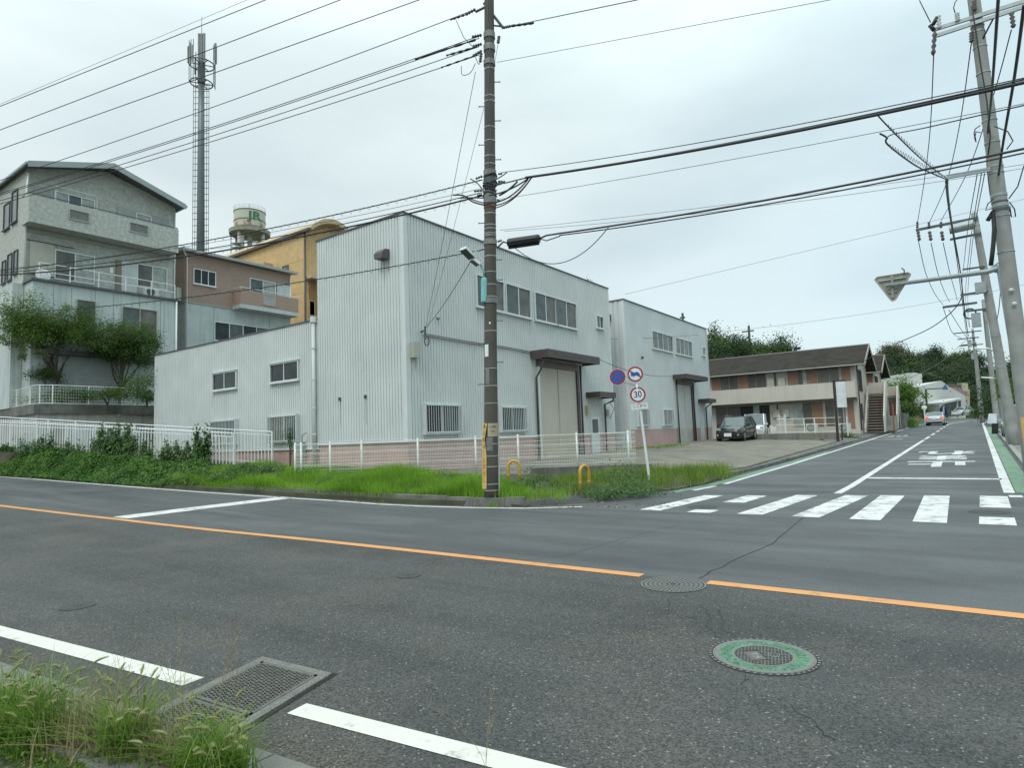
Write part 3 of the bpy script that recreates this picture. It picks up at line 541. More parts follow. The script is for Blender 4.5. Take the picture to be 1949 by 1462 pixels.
# ================= BIG POLE ON THE CORNER =================
def closest(px, py, bx, by):       # point of the pixel ray nearest to the vertical through (bx,by)
    d = ray(px, py); t = (d[0]*bx+d[1]*by)/(d[0]**2+d[1]**2); return CAM+d*t
PB = G(935, 962); PT = closest(931, 0, PB[0], PB[1]); PT = PB+(PT-PB)*1.12
def ax(z): return PB+(PT-PB)*((z-PB[2])/(PT[2]-PB[2]))
def zrow(py, A=None):
    lo, hi = -1., 30.
    for _ in range(40):
        m = (lo+hi)/2
        if PR((A or ax)(m))[1] > py: lo = m
        else: hi = m
    return lo
def prad(z): return .168-.0038*z
pole = thing('utility_pole', PB, 'tall brown-stained concrete utility pole with white bands and street lamp at the corner kerb', 'utility pole')
mb = MB(); mb.tube([ax(z) for z in np.linspace(-.1, 14.2, 14)], [prad(z) for z in np.linspace(-.1, 14.2, 14)], 24); mb.build('shaft', polec, pole, smooth=True)
bandm = mat('band_steel', (.33, .33, .30), .4, .3, .2, 9)
def band(z, t=.008, h=.025, m=bandm, nm='band'): c = ax(z); mb = MB(); mb.ring(c, prad(z)-.002, z-h/2, z+h/2, t, 22); mb.build(nm, m, pole)
for py in (133, 185, 195, 244, 270, 299, 314, 408, 430, 437, 446, 450, 489, 519, 543, 566, 570, 631, 702, 735, 768, 845, 868, 888, 921, 933, 955): band(zrow(py))
for py, h in ((68, .12), (92, .12), (120, .1), (330, .1), (345, .1), (352, .06), (368, .06), (376, .12), (383, .1), (462, .1), (574, .08)): band(zrow(py), .022, h*1.3, steeld if py in (368, 352, 345) else mat('clamp_grey', (.20, .205, .195), .5, .3, .2, 6), 'clamp')
for py, side in ((156, 1), (202, -1), (230, 1), (275, -1), (304, 1), (424, -1), (495, 1), (533, 1), (611, 1), (653, -1), (690, 1), (731, -1)):
    z = zrow(py); c = ax(z); t = Rv*side*np.array([1, 1, 0]); t /= np.linalg.norm(t); mb = MB(); mb.tube([c+t*(prad(z)-.01), c+t*(prad(z)+.13)], .011, 6); mb.tube([c+t*(prad(z)+.12), c+t*(prad(z)+.14)], .02, 6); mb.build('step_bolt', steeld, pole)
tc_ = np.array([Rv[0], Rv[1], 0]); tc_ /= np.linalg.norm(tc_); fw = np.array([-Fv[0], -Fv[1], 0]); fw /= np.linalg.norm(fw)
mb = MB(); mb.tube([ax(z)+tc_*(prad(z)+.02)+fw*.02 for z in np.linspace(.0, 2.75, 6)], .017, 6); mb.build('ground_conduit', mat('pvc_grey', (.45, .45, .42), .5), pole, smooth=True)
mb = MB(); mb.tube([ax(z)+fw*(prad(z)+.012)+tc_*.03*sin(z*3) for z in np.linspace(7.3, 13.8, 24)], .009, 5); mb.build('riser_wire', cableg, pole)
# braces and arms at the top
def arm(p, q, r, m=steeld, nm='cross_arm', par=pole, n=6): mb = MB(); mb.tube([p, q], r, n); return mb.build(nm, m, par)
def atp(px, py, dz=0): return closest(px, py, PB[0], PB[1])
arm(atp(921, 5), atp(958, 53), .035); arm(atp(905, 22), atp(925, 12), .03); arm(ax(zrow(47)), atp(958, 50), .02)
insm = mat('insulator_brown', (.10, .085, .08), .3, 0, .2, 8); insw = mat('insulator_white', (.55, .55, .52), .25, 0, .1, 8)
def insul(p, q, r=.045, n=4, m=insm, par=pole):
    p, q = np.array(p), np.array(q); mb = MB(); L_ = [p+(q-p)*t for t in np.linspace(0, 1, 2*n+1)]; mb.tube(L_, [r if i % 2 else r*.45 for i in range(2*n+1)], 8); return mb.build('insulator', m, par, smooth=True)
for (a, b) in (((917, 66), (898, 70)), ((917, 83), (900, 88)), ((917, 96), (900, 106)), ((905, 17), (886, 27)), ((958, 52), (972, 49)), ((916, 100), (914, 118)), ((950, 68), (948, 82))): insul(atp(*a), atp(*b))
for (a, b) in (((918, 335), (905, 340)), ((948, 331), (956, 330)), ((918, 362), (902, 364)), ((948, 345), (962, 346)), ((946, 350), (962, 347)), ((918, 370), (908, 372)), ((946, 380), (952, 382)), ((947, 460), (955, 457))): insul(atp(*a), atp(*b), .035, 3, steeld)
rust = mat('rusty_wrap', (.16, .07, .055), .7, 0, .3, 9)
band(zrow(391), .014, .16, rust, 'wrap')
# sleeves, plates and notices
def plate(px0, py0, px1, py1, m, nm, par, curve=True, off=.006, axf=None, rf=None):
    axf = axf or ax; rf = rf or prad; z0, z1 = zrow(py1, axf), zrow(py0, axf); zz = (z0+z1)/2; c = axf(zz); D = (c-CAM)@Fv; cx_ = PR(c)[0]; r = rf(zz)+off; mb = MB()
    a0, a1 = [math.asin(max(-.95, min(.95, (p-cx_)*D/FPX/r))) for p in (px0, px1)]; rows = []
    for k in range(7):
        a = a0+(a1-a0)*k/6; rows.append([axf(z)+tc_*r*sin(a)+fw*r*cos(a) for z in (z0, z1)])
    mb.grid(rows); mb.grid([[q+(q-axf(zz))*np.array([.02, .02, 0]) for q in row] for row in rows]) if False else None
    return mb.build(nm, m, par), z0, z1, r
plate(923, 657, 930, 680, white, 'number_plate', pole); plate(931, 615, 934.5, 618.6, white, 'reflector', pole)
plate(925, 701, 932, 732, mat('plate_grey', (.2, .2, .18), .6), 'number_plate', pole); plate(925.5, 833, 938.5, 858, mat('poster_faded', (.17, .17, .165), .6, 0, .25, 14), 'faded_poster', pole)
_, z0, z1, r_ = plate(929, 806, 947.5, 831.5, mat('notice_tan', (.42, .36, .235), .5), 'notice_board', pole, off=.012)
ink = mat('ink_black', (.03, .03, .03), .6, var=0); navy = mat('ink_navy', (.03, .05, .14), .5, var=0); redi = mat('ink_red', (.48, .03, .02), .5, var=0)
def on_pole(txt, px, py, h, m, par, r, off=.004, sx=1, axf=None, vertical=False):
    axf = axf or ax; z = zrow(py, axf); c = axf(z); D = (c-CAM)@Fv; a = math.asin(max(-.9, min(.9, (px-PR(c)[0])*D/FPX/r)))
    return text_mesh(txt, h, 0, sx, .01, 'lettering', m, lambda x, y, e: axf(z+y)+(tc_*sin(a+x/r)+fw*cos(a+x/r))*(r+off), par)
on_pole('この電柱', 938.3, 813, .045, ink, pole, r_); on_pole('広告', 938.3, 821, .05, ink, pole, r_)
# yellow banner, wavy, standing off the left of the pole
by = mat('banner_yellow', (.62, .42, .13), .5, 0, .12, 6, streak=.2, scol=(.3, .2, .08))
bn = thing('safety_banner', ax(.5), 'narrow yellow warning strip with red and black writing curling off the brown pole', 'sign')
BZ = [(806, 919, 927), (820, 919, 925), (835, 917.5, 922.5), (850, 917.5, 924), (866, 917.5, 926), (890, 918, 926), (910, 918, 926), (931, 918, 926)]
mb = MB(); rows = []
for py, a, b in BZ: z = zrow(py); D = ((ax(z)-CAM)@Fv)-.06; rows.append([RP(a, py, D-.0), RP((a+b)/2, py, D-.05), RP(b, py, D-.09)])
rows2 = [[p-fw*.006 for p in r] for r in rows]; mb.grid(rows); mb.grid(rows2); mb.build('strip', by, bn)
for k, ch in enumerate('あぶない！とびだし'):
    py = 812+k*12.8; z = zrow(py); D = ((ax(z)-CAM)@Fv)-.11; xl = np.interp(py, [q[0] for q in BZ], [q[1] for q in BZ]); c = RP(xl+3.4, py, D)
    text_mesh(ch, .115, 0, .5, .015, 'lettering', redi if k > 4 else ink, lambda x, y, e: c+tc_*x+np.array([0, 0, y])+fw*.025, bn)
# street lamp
cy_ = mat('lamp_turquoise', (.19, .46, .43), .4, 0, .06, 5)
lamp = thing('street_lamp', atp(921, 560), 'grey double-headed street lamp on turquoise ballast tube clamped to the brown pole', 'street lamp')
Dl = ((ax(5.2)-CAM)@Fv)-.1
mb = MB(); P0, P1 = RP(921.5, 576, Dl), RP(921.5, 529, Dl); mb.tube([P0, P0+(P1-P0)*.05, P0+(P1-P0)*.08, P0+(P1-P0)*.92, P1, P1+(P1-P0)*.03], [.078, .085, .077, .077, .06, .02], 16); mb.build('ballast', cy_, lamp, smooth=True)
mb = MB(); mb.tube([RP(921.5, 529, Dl), RP(920.5, 516, Dl), RP(915, 504, Dl), RP(908, 497, Dl)], .024, 8); mb.build('arm', cy_, lamp, smooth=True)
def lamphead(a, b, wd, nm):
    a, b = np.array(a), np.array(b); d = b-a; l = np.linalg.norm(d); d /= l; s_ = np.cross(d, np.array([0, 0, 1.])); s_ /= np.linalg.norm(s_); n = np.cross(s_, d); mb = MB()
    mb.prism([a+s_*wd*.5-n*.03, a-s_*wd*.5-n*.03, a-s_*wd*.42+n*.05, a+s_*wd*.42+n*.05], d*l); o = mb.build(nm, alum, lamp)
    g = MB(); g.obox((a+b)/2-n*.035, s_*wd*.42, d*l*.43, n*.006); g.build('lens', mat('lamp_lens', (.10, .11, .11), .15), o)
lamphead(RP(881, 473, Dl-.25), RP(899, 491, Dl-.05), .24, 'lamp_head'); lamphead(RP(898, 494, Dl-.08), RP(911, 504, Dl), .18, 'lamp_head')
mb = MB(); mb.tube([RP(885, 471, Dl-.2), RP(905, 478, Dl), RP(920, 500, Dl)], .02, 6); mb.build('bracket', alum, lamp)
mb = MB(); mb.tube([RP(922, 577, Dl), RP(928, 585, Dl), RP(935, 576, Dl-.05), RP(945, 577, Dl-.05)], .01, 5); mb.build('cable', cableg, lamp)
for py in (540, 574): mb = MB(); mb.tube([RP(926, py, Dl), RP(932, py, Dl+.1)], .015, 6); mb.build('clamp', galv, lamp)
# ================= WIRES =================
def wire(label, A, B, sag=0., r=.009, m=cablem, name='overhead_cable', n=24, twist=0, ext=0, group=None):
    A, B = np.array(A, float), np.array(B, float); pts = []
    for k in range(n+1):
        t = k/n*(1+ext); p = A+(B-A)*t; pts.append(p-np.array([0, 0, 4*sag*t*(1-t)]))
    mb = MB(); mb.tube(pts, r, 5)
    o = mb.build(name, m, None, smooth=True); tag(o, label, 'cable', group); return o
def helix(A, B, sag, r, turns, rr=.03, m=cableg):
    A, B = np.array(A), np.array(B); pts = []; n = turns*8
    for k in range(n+1):
        t = k/n; p = A+(B-A)*t-np.array([0, 0, 4*sag*t*(1-t)]); a = 2*pi*turns*t; pts.append(p+np.array([0, cos(a), sin(a)])*rr)
    mb = MB(); mb.tube(pts, r, 3); return mb
def pp(py, px=None): z = zrow(py); return closest(PR(ax(z))[0] if px is None else px, py, PB[0], PB[1])
GL = 'cables running from the brown pole to the upper left'
def left(label, py0, pa, D=19., r=.010, px=918, sag=.1, m=cablem): 
    B = RP(0, pa, D); return wire(label, pp(py0, px), B, sag, r, m, ext=.5, group=GL)
TOP = PT
def upto(pyl, pxt, D=19.):          # passes (0,pyl) and (pxt,0), ends near the pole axis above the frame
    a, b = RP(0, pyl, D), None; dpx = 931; py_ = pyl+(0-pyl)*dpx/pxt; return closest(931, py_, PB[0], PB[1]), a
for lab, pyl, pxt, r in (('thin grey wire, highest of those leaving the brown pole to the left', 198, 468, .005), ('thick black wire just under the highest thin wire at upper left', 202, 503, .011), ('black wire crossing in front of the mast antennas', 247, 645, .011), ('black wire crossing the mast just below its antennas', 284, 795, .011)):
    A, B = upto(pyl, pxt); wire(lab, A, B, .0, r, cablem if r > .006 else cableg, ext=.5, group=GL)
left('single wire from the top brace of the brown pole over the gable roof peak', 17, 343, px=905); left('wire of the spliced group above the gabled grey house, highest', 68, 368, px=912)
left('wire of the spliced group above the gabled grey house, second', 72, 371, px=912); left('wire of the spliced group above the gabled grey house, third', 88, 382, px=912); left('wire of the spliced group above the gabled grey house, lowest', 104, 388, px=912)
for (p, q, D_, rr) in (((905, 75), (790, 112), 14.3, .028), ((905, 89), (850, 105), 14.2, .026), ((905, 105), (840, 128), 14.2, .022), ((890, 26), (858, 37), 14.2, .024)):
    mb = MB(); L_ = [RP(p[0]+(q[0]-p[0])*t, p[1]+(q[1]-p[1])*t, D_+(.3*t)) for t in np.linspace(0, 1, 17)]; mb.tube(L_, [rr*(1 if i % 4 < 2 else .55) for i in range(17)], 7); o = mb.build('wire_splice', cablem, pole, smooth=True)
left('upper phone cable passing in front of the balcony house', 342, 515, r=.014, sag=.25); left('middle phone cable passing in front of the balcony house', 366, 519, r=.012, sag=.3)
left('thick lower phone cable passing in front of the balcony house', 372, 523, r=.022, sag=.35); left('thin messenger wire between the phone cables at left', 358, 512, r=.006, sag=.25)
wire('low black service cable across the tree tops to the pole lamp', pp(474, 925), RP(0, 597, 19), .25, .012, ext=.5, group=GL)
for (A_, py_, sag_, off) in ((pp(342, 918), 515, .25, .0), (pp(372, 918), 523, .35, .0), (pp(474, 925), 597, .25, .0)):
    B_ = RP(0, py_, 19); A2 = A_+(B_-A_)*0; mb = helix(A_-np.array([0, 0, .03]), B_-np.array([0, 0, .03]), sag_, .004, 60, .045); o = mb.build('spiral_hanger', cableg); tag(o, {515: 'thin spiral hanger wire round the upper phone cable at left', 523: 'thin spiral hanger wire round the thick lower phone cable at left', 597: 'thin spiral hanger wire round the low service cable at left'}[py_], 'cable')
# right-going
GRr = 'cables crossing from the brown pole to the right'
def right(label, px0, py0, px1, py1, D1=9.2, sag=.0, r=.01, m=cablem, ext=.6, D0=None): return wire(label, RP(px0, py0, D0) if D0 else pp(py0, px0), RP(px1, py1, D1), sag, r, m, ext=ext, group=GRr)
right('thick wrapped wire leaving the brown pole top to the upper right', 972, 49, 1208, 0, 12.5, r=.010)
mb = MB(); mb.tube([RP(972+44*t, 49-6*t, 13.9-.3*t) for t in np.linspace(0, 1, 13)], [.03 if i % 3 else .018 for i in range(13)], 7); mb.build('wire_splice', cablem, pole, smooth=True)
right('thin wire from the pole clamp rising gently to the upper right', 946, 118, 1575, 0, 11.2, r=.006, m=cableg)
right('upper messenger of the thick black bundle right of the pole', 955, 328, 1949, 148, 9.2, .12, .009)
right('thick black cable bundle running right, just below its messenger', 1000, 338, 1949, 157, 9.2, .1, .028, D0=13.6); right('second strand of the thick black cable bundle running right', 1010, 336, 1949, 151, 9.2, .1, .014, D0=13.6)
right('thin line through the drop connector towards the right edge', 952, 379, 1949, 197, 9.4, .05, .006, cableg)
right('black cable ending in the splice box, lower right of the pole', 1060, 445, 1949, 283, 9.2, .08, .020, D0=13.0); right('cable just beneath the one from the splice box', 1065, 448, 1949, 291, 9.2, .1, .013, D0=13.0)
right('upper of two thin grey wires towards the far cross arm', 952, 438, 1800, 334, 12, .05, .005, cableg, .4); right('lower of two thin grey wires towards the far cross arm', 960, 440, 1790, 345, 12, .1, .005, cableg, .4)
wire('fine wire from warehouse roof rising to the right', PX(1190, 560, -14.9), RP(1743, 428, 34), 0, .009, cableg, ext=.5)
wire('fine low wire over the far hill trees', RP(1340, 635, 60), RP(1830, 566, 62), .3, .014, cableg, ext=.4); wire('faint wire across the small warehouse to the right', RP(1100, 645, 33), RP(1330, 637, 42), .1, .012, cableg, ext=0)
for (a, b, s_, r_2) in (((962, 348), (1010, 336), .0, .014), ((930, 372), (1010, 336), .12, .016), ((925, 390), (1012, 337), .35, .014), ((920, 385), (1005, 341), .3, .016), ((945, 395), (1012, 338), .2, .012), ((950, 372), (985, 345), .05, .02)):
    A_, B_ = RP(*a, 13.65), RP(*b, 13.6); mb = MB(); mb.tube([A_+(B_-A_)*t-np.array([0, 0, 4*s_*t*(1-t)*.6]) for t in np.linspace(0, 1, 10)], r_2, 6); mb.build('cable_loop', rust if s_ == .35 else cablem, pole, smooth=True)
for (pl, r_2) in ((((862, 371), (882, 372), (900, 384), (925, 391)), .016), (((888, 374), (900, 380), (920, 386), (935, 388)), .012), (((875, 377), (900, 376), (920, 377)), .012), (((895, 340), (908, 348), (918, 360)), .012), (((930, 348), (950, 338), (965, 328)), .012), (((925, 345), (945, 352), (960, 347)), .012), (((905, 120), (895, 138), (880, 142), (878, 125)), .007), (((868, 38), (878, 60), (884, 72), (900, 88)), .007), (((905, 108), (912, 122), (915, 96)), .007), (((948, 82), (943, 112)), .005)):
    mb = MB(); P_ = [RP(p[0], p[1], 13.6) for p in pl]; Q = []
    for i in range(len(P_)-1):
        p0, p1, p2, p3 = P_[max(0, i-1)], P_[i], P_[i+1], P_[min(len(P_)-1, i+2)]
        for t in np.linspace(0, 1, 6)[:-1]: Q.append(.5*((2*p1)+(-p0+p2)*t+(2*p0-5*p1+4*p2-p3)*t*t+(-p0+3*p1-3*p2+p3)*t**3))
    Q.append(P_[-1]); mb.tube(Q, r_2, 6); mb.build('cable_loop', cablem, pole, smooth=True)
for k, (py, h) in enumerate(((336, .05), (350, .07), (356, .05), (363, .07), (372, .05))):
    z = zrow(py); mb = MB(); mb.tube([ax(z)+(tc_*cos(a)+fw*sin(a))*(prad(z)+.03)+np.array([0, 0, .04*sin(a*2+k)]) for a in np.linspace(-.3, pi+.3, 12)], .014, 6); mb.build('cable_loop', cablem, pole, smooth=True)
# splice box
sb = thing('splice_closure', RP(997, 460, 13.4), 'black cylindrical cable splice closure hanging right of the brown pole', 'cable closure')
a, b = RP(967, 463, 13.5), RP(1027, 454, 13.2); mb = MB(); mb.tube([a, a+(b-a)*.04, a+(b-a)*.96, b], [.08, .105, .1, .075], 8); mb.build('body', black, sb)
mb = MB(); dn = np.array([0, 0, -.105]); mb.tube([a+dn+(b-a)*.02, b+dn-(b-a)*.02], .03, 6); mb.build('flange', black, sb)
mb = MB(); mb.tube([RP(948, 470, 13.7), RP(958, 460, 13.6), a], .018, 6); mb.tube([b, RP(1040, 448, 13.1), RP(1060, 445, 13.0)], .018, 6); mb.tube([b, RP(1040, 458, 13.1), RP(1055, 453, 13.1), RP(1066, 449, 13.0)], .012, 6); build_each(mb, 'cable_tail', cablem, sb, True)
wire('slack loop drooping below the splice closure', RP(978, 470, 13.4), RP(1160, 430, 12.2), .55, .009)
# service drops to the warehouse
SH = (XE+.22, 15.6, 5.45)
wire('upper service drop wire from the pole top to the warehouse bracket', RP(905, 136, 13.9), SH, .05, .007, cableg); wire('thin service drop just right of the upper one', RP(921, 205, 13.9), (XE+.25, 15.7, 5.5), .05, .005, cableg); wire('short black drop wire from behind the lamp to the warehouse bracket', RP(897, 495, 13.9), SH, .1, .009)
wire('cable sagging between the two warehouses above the road signs', (XE+.9, 27.1, 5.2), (XE+.9, 39.2, 5.2), .45, .014, cablem)

# ================= ROAD SIGNS, HOOPS =================
nt = None
sgb = G(1238, 928, .03); Ds = (sgb-CAM)@Fv
sp = thing('road_sign_post', sgb, 'leaning white post with three round traffic signs and a white plate on the grassy corner', 'road sign')
mb = MB(); mb.tube([sgb+np.array([0, 0, -.2]), sgb, RP(1218, 775, Ds), RP(1207, 702, Ds)], .036, 12); mb.build('post', white, sp, smooth=True)
red = mat('sign_red', (.30, .022, .035), .4, 0, .05, 5); blue = mat('sign_blue', (.02, .09, .38), .4, 0, .05, 5); swhite = mat('sign_white', (.72, .73, .71), .4, 0, .03, 5)
nrm = -ray(1200, 740)*np.array([1, 1, 0]); nrm /= np.linalg.norm(nrm); rt = np.array([-nrm[1], nrm[0], 0]); rt = rt if rt@Rv > 0 else -rt; tl = radians(5); upv = np.array([0, 0, 1.])*cos(tl)-rt*sin(tl); rt2 = rt*cos(tl)+np.array([0, 0, 1.])*sin(tl)
def disc(mb, c, r, d, th=.008, n=40):
    mb.prism([c+nrm*d+(rt*cos(a)+np.array([0, 0, 1.])*sin(a))*r for a in np.linspace(0, 2*pi, n, endpoint=False)], nrm*th)
def annulus(mb, c, r0, r1_, d, n=40):
    vs = []; 
    for a in np.linspace(0, 2*pi, n, endpoint=False):
        for r in (r0, r1_): vs.append(c+nrm*d+(rt*cos(a)+np.array([0, 0, 1.])*sin(a))*r)
    mb.add(vs, [(2*i, 2*i+1, (2*i+3) % (2*n), (2*i+2) % (2*n)) for i in range(n)])
def poly(mb, c, pts, d): mb.add([c+nrm*d+rt2*x+upv*y for x, y in pts], [tuple(range(len(pts)))])
R_ = .222
def sign(c):
    mb = MB(); disc(mb, c, R_, .04); o = mb.build('sign_face', mat('sign_edge', (.66, .52, .52), .4), sp); m2 = MB(); annulus(m2, c, R_*.76, R_*.955, .051); return o, m2
c1 = RP(1209, 712.5, Ds); o, m2 = sign(c1); m3 = MB(); disc(m3, c1, R_*.77, .0485, .001); m3.build('sign_field', swhite, o); poly(m2, c1, [(-.165, .10), (-.13, .125), (.165, -.09), (.135, -.12)], .0505); m2.build('sign_ring', red, o)
m3 = MB(); poly(m3, c1, [(-.125, .055), (-.115, -.04), (-.075, -.05), (-.06, -.065), (-.04, -.065), (-.025, -.045), (.075, -.045), (.085, -.06), (.11, -.055), (.125, -.04), (.12, .0), (.06, .06), (.0, .045)], .053); m3.build('truck_symbol', blue, o)
c2 = RP(1214, 751.5, Ds); o, m2 = sign(c2); m3 = MB(); disc(m3, c2, R_*.77, .0485, .001); m3.build('sign_field', swhite, o); m2.build('sign_ring', red, o)
text_mesh('30', .25, 0, .88, .012, 'lettering', mat('sign_navy', (.01, .05, .15), .4, var=0), lambda x, y, e: c2+nrm*.053+rt2*x+upv*y, o)
c3 = RP(1175.5, 718, Ds-.05); o, m2 = sign(c3); m3 = MB(); disc(m3, c3, R_*.77, .0485, .001); m3.build('sign_field', blue, o); poly(m2, c3, [(-.145, .105), (-.125, .13), (.145, -.105), (.125, -.13)], .0505); m2.build('sign_ring', red, o)
mb = MB(); mb.tube([c3, c1+nrm*-.0+upv*-.03], .014, 6); mb.tube([c3-upv*.1, RP(1213, 735, Ds)], .012, 6); build_each(mb, 'bracket', galv, sp)
c4 = RP(1217, 773.5, Ds); mb = MB(); q = []
for (cx0, cz0, a0) in ((.19, .045, 0), (-.19, .045, 90), (-.19, -.045, 180), (.19, -.045, 270)):
    for a in (0, 30, 60, 90): q.append((cx0+.035*cos(radians(a0+a)), cz0+.035*sin(radians(a0+a))))
mb.prism([c4+nrm*.038+rt2*x+upv*y for x, y in q], nrm*.01); o = mb.build('sign_plate', swhite, sp)
text_mesh('ここから', .098, 0, 1, .012, 'lettering', ink, lambda x, y, e: c4+nrm*.051+rt2*x+upv*y, o)
yel = mat('hoop_yellow', (.60, .35, .045), .45, 0, .12, 8, streak=.3, scol=(.3, .18, .05), dirt=.35, dcol=(.25, .16, .06))
def hoop(c, d, label, h=.74, w_=.17):
    o = thing('hoop_bollard', c, label, 'bollard', 'yellow hoop bollards'); d = np.array([*d, 0.]); d /= np.linalg.norm(d)
    pts = [c-d*w_+np.array([0, 0, -.1]), c-d*w_+np.array([0, 0, h-w_])]+[c+d*w_*-cos(a)+np.array([0, 0, h-w_+w_*sin(a)]) for a in np.linspace(.2, pi-.2, 9)]+[c+d*w_+np.array([0, 0, h-w_]), c+d*w_+np.array([0, 0, -.1])]
    mb = MB(); mb.tube(pts, .042, 12); mb.build('hoop', yel, o, smooth=True)
    for s_ in (-1, 1): mb = MB(); p = c+d*w_*s_; mb.ring((p[0], p[1]), .043, .30+c[2], .36+c[2], .003, 12); mb.build('reflective_tape', mat('tape_yellow', (.55, .38, .10), .3), o)
hoop(G(1114, 941, .01), (.22, .95), 'yellow hoop bollard standing on the asphalt below the block wall, nearer the signs'); hoop(np.array([-11.0, 15.3, .1]), (.9, .55), 'yellow hoop bollard half hidden in grass just right of the brown pole')
# ================= FENCES =================
fA, fC = np.array([-17.4, 12.4]), np.array([-8.72, 18.6]); fd = (fC-fA)/np.linalg.norm(fC-fA)
def online(px, py=850):       # where the pixel ray meets the fence plane
    d = ray(px, py); n = np.array([-fd[1], fd[0]]); t = (fA@n)/(d[:2]@n); return (d[:2]*t-fA)@fd
mf = thing('mesh_fence', (fC[0], fC[1], .5), 'low cream-white welded mesh fence with posts in front of the corner warehouse', 'fence')
Ss = [-.2]+[online(p) for p in (573, 628, 688, 795, 905, 986, 1098, 1196)]; zt, zbm = 1.58, .62
Ss = [s for s in Ss if s > -1]; Ss = sorted(Ss)
def fp(s, z, off=0.): return np.array([fA[0]+fd[0]*s-fd[1]*off, fA[1]+fd[1]*s+fd[0]*off, z])
def gz(s): return .50+(.0)*s
for s in Ss: mb = MB(); mb.tube([fp(s, .3), fp(s, zt+.03)], .032, 10); mb.sphere(fp(s, zt+.03), .034, 8, 4); mb.build('post', fencew, mf, smooth=True)
for a, b in list(zip(Ss[:-1], Ss[1:]))+[(Ss[-1], Ss[-1]+.22)]:
    mb = MB(); n = max(2, int((b-a)/.052))
    for k in range(n+1):
        s = a+(b-a)*k/n; mb.tube([fp(s, zbm), fp(s, .82, 0), fp(s, .86, -.03), fp(s, .9, 0), fp(s, 1.2, 0), fp(s, 1.24, -.03), fp(s, 1.28, 0), fp(s, zt-.06), fp(s, zt-.02, -.03), fp(s, zt, 0)], .0042, 3, cap=False)
    for z, o_ in ((zbm+.01, 0), (zbm+.1, 0), (.82, 0), (.86, -.03), (.9, 0), (1.0, 0), (1.1, 0), (1.2, 0), (1.24, -.03), (1.28, 0), (1.4, 0), (zt-.06, 0), (zt-.02, -.03), (zt, 0)): mb.tube([fp(a, z, o_), fp(b, z, o_)], .0055, 4)
    mb.build('mesh_panel', fencew, mf)
blockm = mat('block_wall', (.17, .165, .145), .9, 0, .25, 3, streak=.7, scol=(.05, .05, .035), bump=.5, bscale=20)
bw_ = thing('block_wall', (fp(9, 0)), 'low dark concrete block wall under the mesh fence by the yellow hoops', 'wall'); mb = MB(); s0 = online(1015); k = 0; s = s0
while s < Ss[-1]+.3:
    for r_i in range(3):
        a = s+(0 if r_i % 2 else .2); mb2 = [fp(a+.004, .02+r_i*.17, .07), fp(a+.394, .02+r_i*.17, .07), fp(a+.394, .185+r_i*.17, .07), fp(a+.004, .185+r_i*.17, .07)]; mb.prism(mb2, (fd[1]*.12, -fd[0]*.12, 0))
    s += .4
mb.prism([fp(s0-.1, .53, .06), fp(Ss[-1]+.3, .53, .06), fp(Ss[-1]+.3, .0, .06), fp(s0-.1, .0, .06)], (fd[1]*.10, -fd[0]*.10, 0)); mb.build('blocks', blockm, bw_)
def picket(P0, P1, h, label, sp_=.165, zoff=0):
    P0, P1 = np.array(P0, float), np.array(P1, float); L_ = np.linalg.norm((P1-P0)[:2]); d = (P1-P0)/L_; o = thing('picket_fence', P0-np.array([0, 0, h]), label, 'fence', 'white picket fences along the bank')
    nseg = int(L_/2.05)+1
    for i in range(nseg):
        a, b = i*L_/nseg, (i+1)*L_/nseg; A, B = P0+d*a, P0+d*b
        mb = MB(); mb.obox(A+np.array([0, 0, -h/2]), (.035, 0, 0), (0, .03, 0), (0, 0, h/2+.02)); mb.build('post', white, o)
        mb = MB(); mb.tube([A, B], .026, 6); n = int((b-a)/sp_)
        for z in (-.14, -h+.12): mb.tube([A+np.array([0, 0, z]), B+np.array([0, 0, z])], .018, 6)
        for k in range(1, n):
            q = A+(B-A)*k/n; mb.obox(q+np.array([0, -.012, -h/2-.02]), (.021, 0, 0), (0, .008, 0), (0, 0, h/2-.06))
        mb.build('picket_panel', white, o)
    mb = MB(); A = P1; mb.obox(A+np.array([0, 0, -h/2]), (.045, 0, 0), (0, .03, 0), (0, 0, h/2+.02)); mb.build('post', white, o)
    return o
picket(FR1, FR0+(FR0-FR1)*.35, 1.35, 'rear white steel picket fence, the one reaching further right before the warehouse')
picket(FE1, FE0+(FE0-FE1)*.35, 1.4, 'front white steel picket fence overgrown with vines')
# ================= HOUSES ON THE SLOPE, MAST, TANK =================
tarr = mb = MB(); mb.box(-80, -36.4, 11.1, 60, -1, 3.95); mb.box(-36.4, -33.0, 16.3, 60, -1, 3.95); struct(mb, 'terrace', mat('terrace_soil', (.12, .115, .09), .9, 0, .3, 2))
rw = thing('retaining_wall', (-36.2, 10.9, 0), 'stained concrete retaining wall below the shrubs at the left end of the lean-to', 'wall')
mb = MB(); mb.box(-36.4, -36.1, 10.9, 16.4, -.5, 3.5); mb.box(-80, -36.4, 10.9, 11.1, -.5, 3.5); mb.build('wall', mat('concrete_light', (.44, .42, .375), .85, 0, .15, 1.5, streak=.7, scol=(.16, .14, .12), bump=.3, bscale=30), rw)
mb = MB(); mb.box(-36.42, -36.0, 10.75, 16.42, 3.5, 3.98); mb.box(-80, -36.42, 10.75, 11.1, 3.5, 3.98); mb.build('coping', concd, rw)
